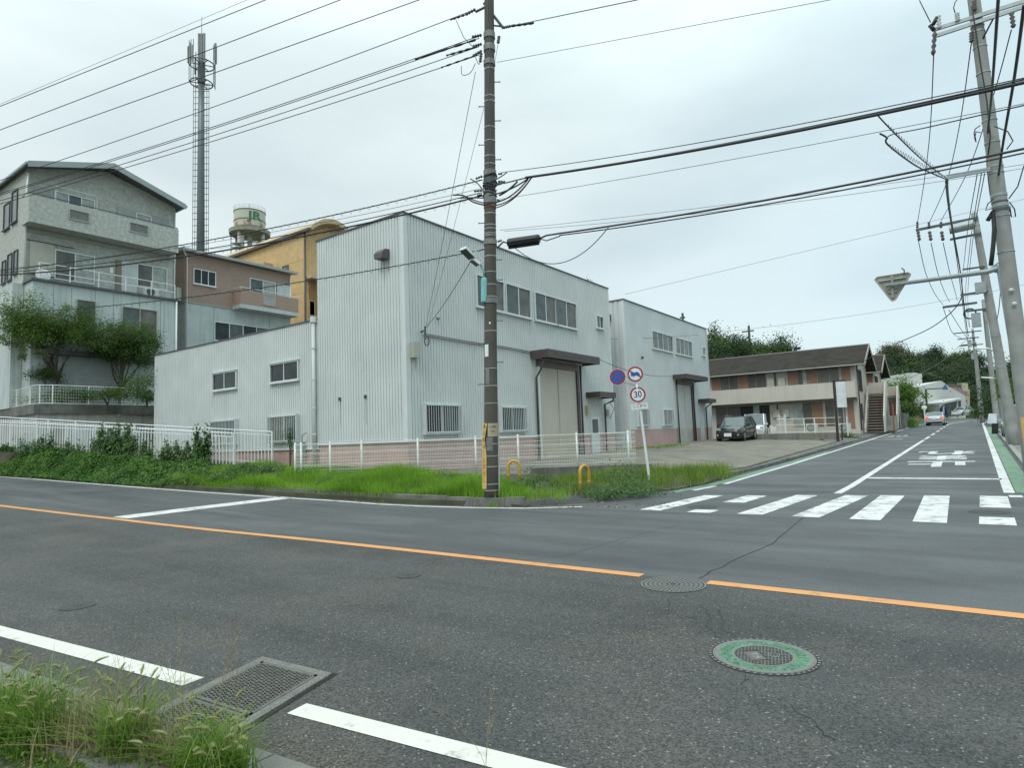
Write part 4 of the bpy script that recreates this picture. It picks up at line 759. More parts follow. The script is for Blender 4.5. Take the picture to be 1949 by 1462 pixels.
# curved mesh fence on the retaining wall
f2 = thing('mesh_fence', (-34, 13, 4), 'white mesh fence with posts on top of the concrete retaining wall below the small trees', 'fence')
pts = [(-36.05, 16.2), (-36.05, 11.5), (-36.3, 11.05), (-36.9, 10.85), (-60, 10.85)]
def mfence(o, pts, z0, z1, ps, m):
    segs = []; 
    for a, b in zip(pts[:-1], pts[1:]):
        a, b = np.array(a), np.array(b); L_ = np.linalg.norm(b-a); n = max(1, round(L_/ps)); segs += [(a+(b-a)*k/n, a+(b-a)*(k+1)/n) for k in range(n)]
    for a, b in segs:
        mb = MB(); mb.tube([(a[0], a[1], z0-.1), (a[0], a[1], z1+.03)], .03, 6); mb.build('post', m, o)
        mb = MB(); n = max(2, int(np.linalg.norm(b-a)/.11))
        for k in range(n+1): q = a+(b-a)*k/n; mb.tube([(q[0], q[1], z0), (q[0], q[1], z1)], .006, 3)
        for z in np.linspace(z0, z1, 7): mb.tube([(a[0], a[1], z), (b[0], b[1], z)], .02 if z in (z0, z1) else .006, 4)
        mb.build('mesh_panel', m, o)
mfence(f2, pts[:4], 4.02, 4.92, 1.7, fencew); mfence(f2, pts[3:], 4.02, 4.85, 2.0, fencew)
# grey house -------------------------------------------------
def yz(px, py, X): p = PX(px, py, X); return p[1], p[2]
stucco = mat('stucco_grey', (.45, .45, .405), .85, 0, .2, 6, streak=.2, scol=(.24, .24, .22), bump=.5, bscale=18)
stucco2 = mat('stucco_plain', (.36, .365, .335), .85, 0, .08, 2, streak=.25, scol=(.22, .22, .2))
panelw = mat('panel_bluewhite', (.50, .54, .52), .6, 0, .08, 1.5, streak=.6, scol=(.22, .25, .24))
creamp = mat('shutter_cream', (.44, .42, .35), .5, 0, .05, 3)
curt = mat('curtain_glass', (.36, .38, .34), .3, 0, .25, 3)
XA = -39.4; y0, _ = yz(47, 480, XA); y1, _ = yz(333, 480, XA); WA = Wall((XA, y0), (0, 1), (1, 0)); D_ = 10.5
gh = thing('house', (XA, y0, 4), 'tall grey stucco house with gabled roof and long balcony at far left', 'house')
hy = y1-y0; ze = yz(337, 400, XA)[1]+.15; zr = yz(205, 322, XA)[1]; yr = yz(205, 322, XA)[0]
mb = MB(); mb.prism([(XA, y0, 4), (XA, y1, 4), (XA, y1, ze), (XA, yr, zr-.15), (XA, y0, ze)], (-D_, 0, 0)); mb.build('wall', stucco, gh)
rm = mat('roof_slate_pale', (.10, .11, .11), .6, 0, .1, 2); fas = mat('fascia_grey', (.33, .36, .35), .5, 0, .05, 2)
ov = .22
for sgn, ya in ((-1, y0), (1, y1)):
    sl = (zr-.1-ze)/(abs(ya-yr)); yo = ya+sgn*ov; zo = ze-sl*ov; mb = MB(); mb.prism([(XA+.9, yr, zr+.08), (XA+.9, yo, zo+.08), (XA+.9, yo, zo-.06), (XA+.9, yr, zr-.08)], (-D_-1.4, 0, 0)); r_o = mb.build('roof', rm, gh)
    mb = MB(); mb.prism([(XA+.93, yr, zr+.10), (XA+.93, yo, zo+.10), (XA+.93, yo, zo-.22), (XA+.93, yr, zr-.22)], (-.06, 0, 0)); mb.build('fascia', fas, r_o)
    mb = MB(); mb.box(XA-D_-.4, XA+.9, min(yo, yo+sgn*.1), max(yo, yo+sgn*.1), zo-.08, zo+.04); mb.build('gutter', fas, r_o)
bt, bb = yz(190, 402, XA+1)[1], yz(170, 446, XA+1)[1]
yl_, yr_ = PX(55, 400, XA+1.07)[1], PX(340, 450, XA+1.07)[1]; mb = MB(); mb.box(XA+.95, XA+1.07, yl_, yr_, bb, bt); mb.box(XA, XA+.95, yl_, yl_+.12, bb, bt); mb.box(XA, XA+.95, yr_-.12, yr_, bb, bt); mb.box(XA, XA+.95, yl_+.12, yr_-.12, bb, bb+.15); bl = mb.build('balcony', stucco, gh)
mb = MB(); mb.tube([(XA+.0, yl_, bt+.12), (XA+1.0, yl_, bt+.12), (XA+1.0, yr_-.03, bt+.12), (XA, yr_-.03, bt+.12)], .025, 6)
mb.build('rail', steeld, bl); mb = MB()
for k in range(9): y = yl_+(yr_-.03-yl_)*k/8; mb.tube([(XA+1.0, y, bt), (XA+1.0, y, bt+.12)], .015, 5)
build_each(mb, 'rail_post', steeld, bl)
for (a, b) in ((133, 168), (248, 280)):
    ya, za = yz(a, 398 if a < 200 else 423, XA+1.07); yb2, zb2 = yz(b, 422 if a < 200 else 445, XA+1.07); z0_, z1_ = za-.5, za-.02
    mb = MB()
    for (q0, q1, q2, q3) in ((ya-.06, yb2+.06, z1_, z1_+.06), (ya-.06, yb2+.06, z0_-.06, z0_), (ya-.06, ya, z0_, z1_), (yb2, yb2+.06, z0_, z1_)): mb.box(XA+1.05, XA+1.12, q0, q1, q2, q3)
    mb.box(XA+1.06, XA+1.075, ya, yb2, z0_, z1_); go = mb.build('grille_frame', stucco2, bl); g = MB(); n = 7; wd, ht = yb2-ya, z1_-z0_
    for k in range(-8, 16):
        for s_ in (1, -1):
            c0 = k*.16; q = []
            for z in (0, ht):
                q.append([c0+s_*z, z])
            (xa_, za_), (xb_, zb_) = q
            t0, t1 = 0., 1.; dx = xb_-xa_
            for bnd in (0, wd):
                t = (bnd-xa_)/dx
                if (bnd == 0) == (dx > 0): t0 = max(t0, t)
                else: t1 = min(t1, t)
            if t1-t0 > .05: g.tube([(XA+1.09, ya+xa_+dx*t0, z0_+ht*t0), (XA+1.09, ya+xa_+dx*t1, z0_+ht*t1)], .01, 4)
    g.build('lattice', steeld, go)
def win2(W, root, X, p0, p1, panes, **k):
    a = PX(*p0, X); b = PX(*p1, X); return window(W, root, a[1]-W.o[1], b[1]-W.o[1], min(a[2], b[2]), max(a[2], b[2]), panes, **k)
yq = lambda px, py, X=XA: PX(px, py, X)[1]-y0
f3 = bt-1.0+.1
window(WA, gh, yq(105, 375), yq(178, 390), bt-.35, bt+.85, 3, gm=[curt, glassg], sill=False); window(WA, gh, yq(260, 410), yq(286, 415), bt-.3, bt+.75, 1, gm=curt, sill=False)
for (a, b) in ((62, 95), (223, 259), (288, 322)): mb = MB(); WA.box(mb, yq(a, 400), yq(b, 405), bt-.4, bt+.9, .0, .05); mb.build('shutter_case', stucco2, gh)
mb = MB(); mb.tube([(XA+.5, yq(100, 370)+y0, bt), (XA+.5, yq(100, 370)+y0, bt+1.0), (XA+.5, yq(178, 380)+y0, bt+1.0), (XA+.5, yq(178, 380)+y0, bt)], .02, 5); mb.build('laundry_frame', white, gh)
tz = yz(200, 553, -38.2)[1]                                    # lower terrace level
z2 = tz+.95
mb = MB(); WA.box(mb, yq(56, 470), yq(103, 475), tz+.6, tz+2.35, 0, .12); mb.build('shutter_case', creamp, gh)
window(WA, gh, yq(106, 480), yq(178, 490), tz+.55, tz+2.1, 2, gm=[glassb, curt], sill=False)
mb = MB(); WA.box(mb, yq(220, 520), yq(230, 520), tz+.1, tz+2.2, 0, .1); mb.build('post', mat('post_brownish', (.22, .19, .15), .6), gh)
mb = MB(); WA.box(mb, yq(230.5, 520), yq(260, 520), tz+.15, tz+2.2, 0, .08); mb.build('white_panel', mat('panel_white', (.55, .57, .55), .6), gh)
window(WA, gh, yq(262, 520), yq(316, 520), tz+.9, tz+2.2, 2, gm=[glassb, curt], sill=False)
mb = MB(); WA.box(mb, -.02, hy+.02, bb-.25, bb-.02, .0, .06); mb.build('beam', stucco2, gh)
# ground floor block with terrace roof
XB = -38.2; yL, yR = yz(62, 545, XB)[0], yz(336, 580, XB)[0]
mb = MB(); mb.box(XA, XB, yL, yR, 3.95, tz-.02); mb.box(XA-6, XA, yL-.5, y0-.01, 3.95, tz-.02); lb = mb.build('lower_storey', panelw, gh)
mb = MB(); mb.box(XA, XB+.15, yL-.1, yR+.12, tz-.02, tz+.1); mb.build('terrace_edge', steeld, gh)
WB = Wall((XB, yL), (0, 1), (1, 0)); yp = lambda px, py: PX(px, py, XB)[1]-yL
for px in (100, 135, 180, 215, 265, 305): mb = MB(); WB.box(mb, yp(px, 600), yp(px, 600)+.03, 4, tz-.1, 0, .012); mb.build('panel_joint', mat('joint_grey', (.30, .33, .33), .6), lb)
window(WB, gh, yp(146, 600), yp(180, 600), tz-2.4, tz-.75, 1, gm=glassg, sill=False, fm=mat('frame_tan', (.40, .36, .28), .5)); window(WB, gh, yp(233, 610), yp(297, 620), tz-2.4, tz-.8, 2, gm=[glassg, glassb], sill=False, fm=MATS['frame_tan'])
mb = MB(); WB.box(mb, yp(60, 660), yp(330, 700), 6.7, 6.95, 0, .5); mb.build('eave', steeld, lb)
W3 = Wall((XB+.02, yL), (0, 1), (1, 0)); mb = MB()
for k in range(24): z = 4.0+k*.11; W3.box(mb, yp(118, 700), yp(228, 710), z, z+.095, 0, .03)
mb.build('garage_shutter', mat('shutter_silver', (.40, .43, .42), .5), gh)
pipe([(XB+.1, yR-.05, tz-.05), (XB+.1, yR-.05, 4)], .05, white, gh); pipe([(XA+.1, y0+.05, ze-.3), (XA+.1, y0-.02, ze-1.2), (XA+.1, y0-.02, tz)], .05, white, gh); pipe([(XA+.08, y1-.05, ze-.3), (XA+.08, y1-.05, tz)], .04, white, gh)
rl = MB(); ya_, yb_ = yL+.3, yR-.05
for dz in (.55, 1.0): rl.tube([(XB-.3, ya_, tz+dz), (XB-.1, ya_, tz+dz), (XB-.1, yb_, tz+dz)], .022, 6)
o = rl.build('terrace_rail', white, gh); rl = MB()
for k in range(6): y = ya_+(yb_-ya_)*k/5; rl.tube([(XB-.1, y, tz), (XB-.1, y, tz+1.02)], .025, 6)
build_each(rl, 'rail_post', white, o)
def acunit(c, root, W=.8, ax_='x'):
    mb = MB(); x, y, z = c; mb.box(x-.3, x, y, y+W, z, z+.6); o = mb.build('air_conditioner', mat('ac_cream', (.55, .55, .50), .5), root)
    mb = MB(); c2 = np.array([x+.005, y+W*.42, z+.3])
    for r in (.05, .11, .17, .23): mb.tube([c2+np.array([0, r*cos(a), r*sin(a)]) for a in np.linspace(0, 2*pi, 17)], .008, 4)
    mb.prism([c2+np.array([-.002, .24*cos(a), .24*sin(a)]) for a in np.linspace(0, 2*pi, 16, endpoint=False)], (.004, 0, 0)); mb.build('fan_grille', steeld, o)
acunit((XB-.35, yL+yp(281, 545), tz+.12), gh)
mb = MB(); mb.sphere((XB-.5, yL+.6, tz+.45), .35, 12, 6, (.2, 1, 1)); mb.build('dish_antenna', white, gh)
mb = MB(); mb.tube([(XA+.05, y0+.1, tz+2.4), (XA+.2, y0+2.2, tz+2.35)], .03, 5); mb.build('laundry_pole', steeld, gh)
mb = MB(); WA.box(mb, yq(208, 510), yq(214, 515), tz+1.35, tz+1.65, 0, .12); mb.build('meter_box', white, gh)
# side wall windows
WS = Wall((XA, y0), (-1, 0), (0, -1))
for a, b, za, zb3 in ((1.3, 2.1, bt-.8, bt+.9), (2.5, 3.4, bt-.9, bt+.5), (5, 5.6, bt-1.6, bt+0), (1.0, 1.5, tz+.8, tz+2), (1.9, 2.5, tz+.6, tz+2), (2.9, 3.4, tz+.6, tz+1.8), (5.2, 5.7, tz+.5, tz+1.6)): window(WS, gh, a, b, za, zb3, 1, gm=[glassb], fm=steeld)
# brick house -------------------------------------------------
XC = -41.8; by0, by1 = yz(352, 520, XC)[0], yz(553, 540, XC)[0]; bz = yz(400, 581, XC)[1]; bze = yz(460, 503, XC)[1]
brk = bpy.data.materials.new('brick_siding'); brk.use_nodes = True; _n = brk.node_tree; _p = _n.nodes['Principled BSDF']; _p.inputs['Roughness'].default_value = .8
_g = _n.nodes.new('ShaderNodeNewGeometry'); _s = _n.nodes.new('ShaderNodeSeparateXYZ'); _c = _n.nodes.new('ShaderNodeCombineXYZ'); _a = _n.nodes.new('ShaderNodeMath'); _a.operation = 'ADD'; _b = _n.nodes.new('ShaderNodeTexBrick')
_n.links.new(_g.outputs['Position'], _s.inputs[0]); _n.links.new(_s.outputs[0], _a.inputs[0]); _n.links.new(_s.outputs[1], _a.inputs[1]); _n.links.new(_a.outputs[0], _c.inputs[0]); _n.links.new(_s.outputs[2], _c.inputs[1]); _n.links.new(_c.outputs[0], _b.inputs[0])
_b.inputs['Scale'].default_value = 1; _b.inputs['Brick Width'].default_value = .23; _b.inputs['Row Height'].default_value = .075; _b.inputs['Mortar Size'].default_value = .007; _b.inputs['Color1'].default_value = (.40, .275, .215, 1); _b.inputs['Color2'].default_value = (.34, .235, .185, 1); _b.inputs['Mortar'].default_value = (.33, .25, .21, 1); _n.links.new(_b.outputs[0], _p.inputs['Base Color'])
brkd = mat('siding_brown_side', (.15, .10, .085), .8, 0, .1, 3)
bh = thing('house', (XC, by0, 4), 'brown brick-clad house with low roof above a pale blue lower storey behind the lean-to', 'house')
mb = MB(); mb.box(XC-8, XC, by0, by1, bz, bze); mb.build('upper_wall', brk, bh); mb = MB(); mb.box(XC-8, XC-.02, by0+.05, by1-.05, 3.9, bz); mb.build('lower_wall', panelw, bh)
mb = MB(); mb.box(XC-8, XC+.04, by0-.03, by1, bz-.05, bz+.03); mb.build('belt_trim', fas, bh)
mb = MB(); mb.prism([(XC+.5, by0-.35, bze), (XC+.5, by1+.35, bze), (XC+.5, by1+.35, bze+.18), (XC+.5, by0-.35, bze+.18)], (-.04, 0, 0)); mb.prism([(XC+.46, by0-.35, bze+.14), (XC-8, by0-.35, bze+1.2), (XC-8, by0-.35, bze+1.05), (XC+.46, by0-.35, bze)], (0, by1-by0+.7, 0)); mb.build('roof', fas, bh)
mb = MB()
for k in range(22): y = by0-.3+(by1-by0+.6)*k/21; mb.obox(((XC+.4+XC-8)/2, y, bze+.70), (4.2, 0, -.53), (0, .02, 0), (0, 0, .03))
mb.build('roof_rib', steeld, bh)
WC = Wall((XC, by0), (0, 1), (1, 0)); yc = lambda px, py=540: PX(px, py, XC)[1]-by0
window(WC, bh, yc(369, 530), yc(409, 535), yz(390, 542, XC)[1], yz(390, 516, XC)[1], 3, gm=glass, fm=white); window(WC, bh, yc(476, 550), yc(523, 550), bz+.7, yz(500, 535, XC)[1], 2, gm=[glassg, curt], fm=white)
mb = MB(); WC.box(mb, yc(527, 560), yc(552, 560), bz+.7, yz(530, 541, XC)[1], 0, .06); mb.build('shutter_case', mat('panel_white', (.55, .57, .55)), bh)
WC2 = Wall((XC-.02, by0), (0, 1), (1, 0)); window(WC2, bh, yc(409, 630), yc(512, 640), yz(410, 647, XC)[1], yz(410, 613, XC)[1], 4, gm=[glass, glassg], fm=white)
for px in (407, 513): mb = MB(); WC2.box(mb, yc(px, 600), yc(px, 600)+.03, 4, bz-.05, 0, .012); mb.build('panel_joint', MATS['joint_grey'], bh)
XD = XC+1.0; ba, bb_ = yz(458, 565, XD)[0], yz(568, 585, XD)[0]; bt2, bo2, bo3 = yz(500, 557, XD)[1], yz(500, 585, XD)[1], yz(500, 592, XD)[1]
mb = MB(); mb.box(XD-.1, XD, ba, bb_, bo2, bt2); mb.box(XC, XD-.1, ba, ba+.1, bo2, bt2); mb.box(XC, XD-.1, bb_-.1, bb_, bo2, bt2); bk = mb.build('balcony', brk, bh)
mb = MB(); mb.box(XC, XD+.02, ba-.02, bb_+.02, bo3, bo2); mb.build('balcony_base', panelw, bk)
mb = MB(); mb.tube([(XC, ba, bt2+.15), (XD-.05, ba, bt2+.15), (XD-.05, bb_, bt2+.15)], .025, 6); mb.build('rail', alum, bk); mb = MB()
for t in (0, .2, .5, .8, 1): mb.tube([(XD-.05, ba+(bb_-ba)*t, bt2), (XD-.05, ba+(bb_-ba)*t, bt2+.15)], .02, 5)
build_each(mb, 'rail_post', alum, bk)
yy = yz(501, 570, XD)[0]; yy2 = yz(524, 575, XD)[0]; mb = MB()
for (q0, q1, q2, q3) in ((yy, yy2, bt2-.12, bt2-.06), (yy, yy2, bo2+.2, bo2+.26), (yy, yy+.06, bo2+.26, bt2-.12), (yy2-.06, yy2, bo2+.26, bt2-.12)): mb.box(XD-.01, XD+.04, q0, q1, q2, q3)
mb.box(XD-.01, XD+.005, yy, yy2, bo2+.2, bt2-.06)
for k in range(9):
    y = yy+.1+(yy2-yy-.2)*k/8; mb.tube([(XD+.025, y, bo2+.25), (XD+.025, y+(.12 if k % 2 else -.12), bt2-.1)], .012, 4)
mb.build('grille_panel', mat('grille_grey', (.42, .42, .38), .5), bk)
pipe([(XC+.4, by0-.3, bze), (XC+.08, by0+.1, bze-.4), (XC+.08, by0+.1, 4)], .045, white, bh)
pipe([(XC+.08, by1-.1, bze-.3), (XC+.08, by1-.1, 9)], .04, white, bh)
mb = MB(); mb.box(XC-1.2, XC-.4, by0-.35, by0-.02, bz+.1, bz+1.0); mb.build('air_conditioner', MATS['ac_cream'], bh)
# orange building
XO = -46.0; och = mat('ochre_render', (.62, .42, .20), .85, 0, .1, 2, streak=.2, scol=(.35, .22, .09)); ochd = mat('ochre_trim', (.52, .40, .24), .8, 0, .1, 2)
oy0, oz0 = yz(581, 441, XO); oy1 = yz(668, 440, XO)[0]; ozr = yz(620, 427, XO)[1]
ob = thing('house', (XO, oy0, 4), 'ochre yellow house with barrel vault roof edge behind the corner warehouse', 'house')
archp = [(XO, oy0+(oy1-oy0)*t, oz0-.1+(ozr-oz0)*sin(pi*t)**.8) for t in np.linspace(0, 1, 15)]
mb = MB(); mb.prism([(XO, oy0, 3.9), (XO, oy1, 3.9)]+archp[::-1], (-24, 0, 0)); mb.build('wall', och, ob)
mb = MB()
for a, b in zip(archp[:-1], archp[1:]):
    a, b = np.array(a), np.array(b); mb.prism([a+(.9, 0, .0), b+(.9, 0, .0), b+(.9, 0, .42), a+(.9, 0, .42)], (-25.2, 0, 0))
mb.build('vault_roof', [ochd], ob)
mb = MB(); mb.box(XO-24, XO+.9, oy0-.35, oy0, oz0-.12, oz0+.12); mb.build('gutter', brown, ob); pipe([(XO+.05, oy0-.1, oz0), (XO+.05, oy0-.1, 4)], .09, brown, ob)
WO = Wall((XO, oy0), (-1, 0), (0, -1)); a_ = PY(545, 498, oy0); window(WO, ob, XO-a_[0]-.3, XO-a_[0]+.5, yz(545, 503, XO)[1]-.2, yz(545, 482, XO)[1]-.2, 1, gm=glassb, fm=brown)
a_ = PY(500, 512, oy0); mb = MB(); mb.prism([(a_[0]-2.4, oy0, a_[2]-.2), (a_[0]+1.6, oy0, a_[2]-.2), (a_[0]+1.6, oy0, a_[2]+.2), (a_[0]-2.4, oy0, a_[2]+.2)], (0, -.9, 0)); mb.build('window_hood', ochd, ob)
for z in (9, 12, 15, 18): mb = MB(); WO.box(mb, 0, 24, z, z+.03, 0, .015); mb.build('wall_joint', ochd, ob)
WO2 = Wall((XO, oy0), (0, 1), (1, 0)); ycc = lambda px, py: PX(px, py, XO)[1]-oy0
mb = MB(); WO2.box(mb, ycc(588, 560), ycc(615, 560), yz(600, 600, XO)[1], yz(600, 535, XO)[1], -.0, .03); mb.build('recess_panel', mat('ochre_dark', (.30, .17, .06), .8), ob)
mb = MB(); mb.box(XO, XO+.8, oy0+ycc(588, 560)-.3, oy0+5.5, yz(600, 535, XO)[1], yz(600, 535, XO)[1]+.25); mb.build('porch_slab', ochd, ob)
mb = MB(); mb.tube([(XO+.7, oy0+ycc(599, 560), 6), (XO+.7, oy0+ycc(599, 560), yz(600, 535, XO)[1])], .1, 8); mb.build('porch_post', white, ob)
window(WO2, ob, ycc(589, 590), ycc(598, 590), yz(600, 602, XO)[1], yz(600, 575, XO)[1], 1, gm=glassb, fm=ochd)
mb = MB(); mb.box(-43.5, -38.0, 28.4, 28.6, 4, 9.5); o = mb.build('screen_wall', concd); tag(o, 'dark wall strip between the brick house and the ochre house', 'wall')
# telecom mast -------------------------------------------------
DT = 82.; tb = RP(381.5, 520, DT); tt = RP(380.5, 140, DT); mast = thing('telecom_mast', (tb[0], tb[1], 8), 'tall steel monopole telecom mast with ladder cages and panel antennas behind the houses', 'telecom mast')
tx, ty = tb[0], tb[1]; steelb = mat('mast_steel', (.16, .18, .185), .45, .4, .1, 1)
ztop = tt[2]; mb = MB(); mb.tube([(tx, ty, 8), (tx, ty, ztop-8), (tx, ty, ztop+2.5)], [.62, .42, .36], 16); mb.build('shaft', steelb, mast, smooth=True)
dr = np.array([Rv[0], Rv[1], 0]); dr /= np.linalg.norm(dr)
for s_, off in ((-1, .78), (1, .75)):
    for q in (0, .32):
        mb = MB(); c = np.array([tx, ty, 0])+dr*s_*(off+q*.9); mb.tube([c+(0, 0, 8), c+(0, 0, ztop)], .045, 4); mb.build('ladder_rail', steelb, mast)
    mb = MB()
    for z in np.arange(9, ztop, .85): c = np.array([tx, ty, z]); mb.obox(c+dr*s_*(off+.15-.2), dr*.38, (0, .03, 0), (0, 0, .04))
    tag(mb.build('ladder_rung', steelb, mast), kind='stuff')
for zz, rr in ((ztop, 1.4), (ztop+2.7, 1.6)):
    mb = MB(); mb.tube([(tx+rr*cos(a), ty+rr*sin(a), zz) for a in np.linspace(0, 2*pi, 25)], .085, 6); mb.build('platform_ring', steelb, mast, smooth=True)
    mb = MB()
    for k in range(6): a = k*pi/3; mb.tube([(tx+.3*cos(a), ty+.3*sin(a), zz), (tx+rr*cos(a), ty+rr*sin(a), zz)], .07, 5)
    build_each(mb, 'platform_arm', steelb, mast)
for k in range(3):
    a0 = math.atan2(dr[1], dr[0])+k*2*pi/3+.15
    for da in (-.22, .0, .22):
        a = a0+da; x, y = tx+1.85*cos(a), ty+1.85*sin(a); mb = MB(); z0_ = ztop+(1.6 if k else 2.8); mb.obox((x, y, z0_+1.6), np.array([-sin(a), cos(a), 0])*.11, np.array([cos(a), sin(a), 0])*.06, (0, 0, 1.15 if da else 1.5)); mb.build('panel_antenna', mat('antenna_grey', (.22, .235, .23), .5), mast)
        mb = MB(); mb.tube([(x-.15*cos(a), y-.15*sin(a), ztop-.6), (x-.15*cos(a), y-.15*sin(a), ztop+5.3)], .05, 5); mb.build('antenna_pipe', steelb, mast)
for q in (-.35, 0, .35): mb = MB(); c = np.array([tx, ty, 0])+dr*q; mb.obox(c+(0, 0, ztop+5.2), dr*.11, (0, .07, 0), (0, 0, 2.0)); mb.build('panel_antenna', mat('antenna_grey', (.22, .235, .23), .5), mast)
mb = MB(); mb.tube([(tx, ty, ztop+2), (tx, ty, ztop+9.6)], [.08, .03], 6); mb.build('lightning_rod', steelb, mast)
mb = MB(); mb.cyl((tx, ty, ztop), (tx, ty, ztop+3.0), .48, .48); mb.build('equipment_drum', steeld, mast)
# water tower -------------------------------------------------
Dk = 95.; kc = RP(475.5, 440, Dk); kx, ky = kc[0], kc[1]; ks = Dk/FPX; zk = lambda py: closest(475, py, kx, ky)[2]
tankm = bpy.data.materials.new('tank_paint'); tankm.use_nodes = True; _n = tankm.node_tree; _p = _n.nodes['Principled BSDF']; _p.inputs['Roughness'].default_value = .6
_g = _n.nodes.new('ShaderNodeNewGeometry'); _s = _n.nodes.new('ShaderNodeSeparateXYZ'); _n.links.new(_g.outputs['Position'], _s.inputs[0]); _m = _n.nodes.new('ShaderNodeMapping'); _m.inputs['Scale'].default_value = (1.6, 1.6, .25); _n.links.new(_g.outputs['Position'], _m.inputs[0]); _o = _n.nodes.new('ShaderNodeTexNoise'); _o.inputs['Scale'].default_value = 1; _o.inputs['Detail'].default_value = 6; _n.links.new(_m.outputs[0], _o.inputs[0])
_r = _n.nodes.new('ShaderNodeMapRange'); _r.inputs[1].default_value = zk(433)+.6; _r.inputs[2].default_value = zk(433); _n.links.new(_s.outputs[2], _r.inputs[0]); _q = _n.nodes.new('ShaderNodeMapRange'); _q.inputs[1].default_value = .42; _q.inputs[2].default_value = .6; _n.links.new(_o.outputs[0], _q.inputs[0]); _u2 = _n.nodes.new('ShaderNodeMath'); _u2.operation = 'MULTIPLY'; _n.links.new(_r.outputs[0], _u2.inputs[0]); _n.links.new(_q.outputs[0], _u2.inputs[1])
_x = _n.nodes.new('ShaderNodeMix'); _x.data_type = 'RGBA'; _x.inputs[6].default_value = (.56, .54, .44, 1); _x.inputs[7].default_value = (.42, .16, .07, 1); _n.links.new(_u2.outputs[0], _x.inputs[0]); _n.links.new(_x.outputs[2], _p.inputs['Base Color'])
kt = thing('water_tower', (kx, ky, 10), 'cream water tank on legs with rust streaks and green railway letters', 'water tower')
Rk = 28*ks; mb = MB(); mb.cyl((kx, ky, zk(439)), (kx, ky, zk(405)), Rk, Rk, 40); mb.build('tank', tankm, kt, smooth=False)
for py in (424, 406, 437): mb = MB(); mb.ring((kx, ky), Rk, zk(py)-.06, zk(py)+.06, .06, 36); mb.build('tank_hoop', mat('hoop_green', (.14, .2, .15), .5), kt)
mb = MB()
for z in (zk(398), zk(402)): mb.tube([(kx+Rk*cos(a), ky+Rk*sin(a), z) for a in np.linspace(0, 2*pi, 33)], .04, 4)
for k in range(20): a = 2*pi*k/20; mb.tube([(kx+Rk*cos(a), ky+Rk*sin(a), zk(406)), (kx+Rk*cos(a), ky+Rk*sin(a), zk(398))], .03, 4)
mb.build('top_railing', white, kt)
pf = mat('platform_cream', (.36, .34, .27), .7, 0, .2, 2, dirt=.5, dcol=(.15, .1, .07)); mb = MB(); mb.cyl((kx, ky, zk(448)), (kx, ky, zk(441)), 37*ks*.98, 37*ks, 36); mb.build('platform', pf, kt)
for k in range(4):
    a = k*pi/2+.35; mb = MB(); mb.tube([(kx+29*ks*cos(a), ky+29*ks*sin(a), 10), (kx+29*ks*cos(a), ky+29*ks*sin(a), zk(447))], .27, 10); mb.build('leg', mat('leg_cream', (.50, .49, .42), .6), kt, smooth=True)
mb = MB(); mb.tube([(kx, ky, 10), (kx, ky, zk(447))], .35, 10); mb.build('riser_pipe', MATS['leg_cream'], kt)
for k in range(4):
    a, b = k*pi/2+.35, (k+1)*pi/2+.35; mb = MB(); mb.tube([(kx+29*ks*cos(a), ky+29*ks*sin(a), zk(495)), (kx+29*ks*cos(b), ky+29*ks*sin(b), zk(460))], .1, 5); mb.build('brace', pf, kt)
mb = MB(); mb.tube([(kx-Rk*.6, ky-Rk, zk(500)), (kx-Rk*.6, ky-Rk, zk(438))], .06, 4); mb.build('ladder', steeld, kt)
mb = MB(); mb.tube([(kx, ky, zk(405)), (kx, ky, zk(389))], .04, 4); mb.build('rod', steeld, kt)
ak = math.atan2(-ky, -kx); ta = ak+.32
text_mesh('JR', 1.75, 0, 1.25, .03, 'lettering', mat('tank_green', (.05, .17, .09), .5), lambda x, y, e: (kx+(Rk+.03)*cos(ta+x/Rk), ky+(Rk+.03)*sin(ta+x/Rk), zk(419)+y), kt)
# a far pole with clutter in front of the tower
fpz = RP(462, 480, 70); fo = thing('utility_pole', (fpz[0], fpz[1], 12), 'distant pole cluttered with transformers in front of the water tower legs', 'utility pole', None)
mb = MB(); mb.tube([(fpz[0], fpz[1], 12), (fpz[0], fpz[1], RP(462, 448, 70)[2])], .17, 8); mb.build('shaft', poleg, fo)
for py in (462, 470, 482): mb = MB(); c = RP(468, py, 70); mb.obox(c, dr*1.6, (0, .06, 0), (0, 0, .06)); mb.build('cross_arm', steeld, fo)
for k in range(9): mb = MB(); c = RP(455+k*5.2, 466+(k*7 % 22), 69.8); mb.obox(c, dr*RNG.uniform(.12, .3), (0, .2, 0), (0, 0, RNG.uniform(.1, .25))); mb.build('insulator', steeld, fo)
for k, (a, b) in enumerate(((464, 466), (470, 475), (484, 484))): wire('far line from the cluttered pole to the left, number %s from the top' % ['first', 'second', 'third'][k], RP(455, a, 70), RP(340, b, 66), .5, .02, steeld, ext=0)
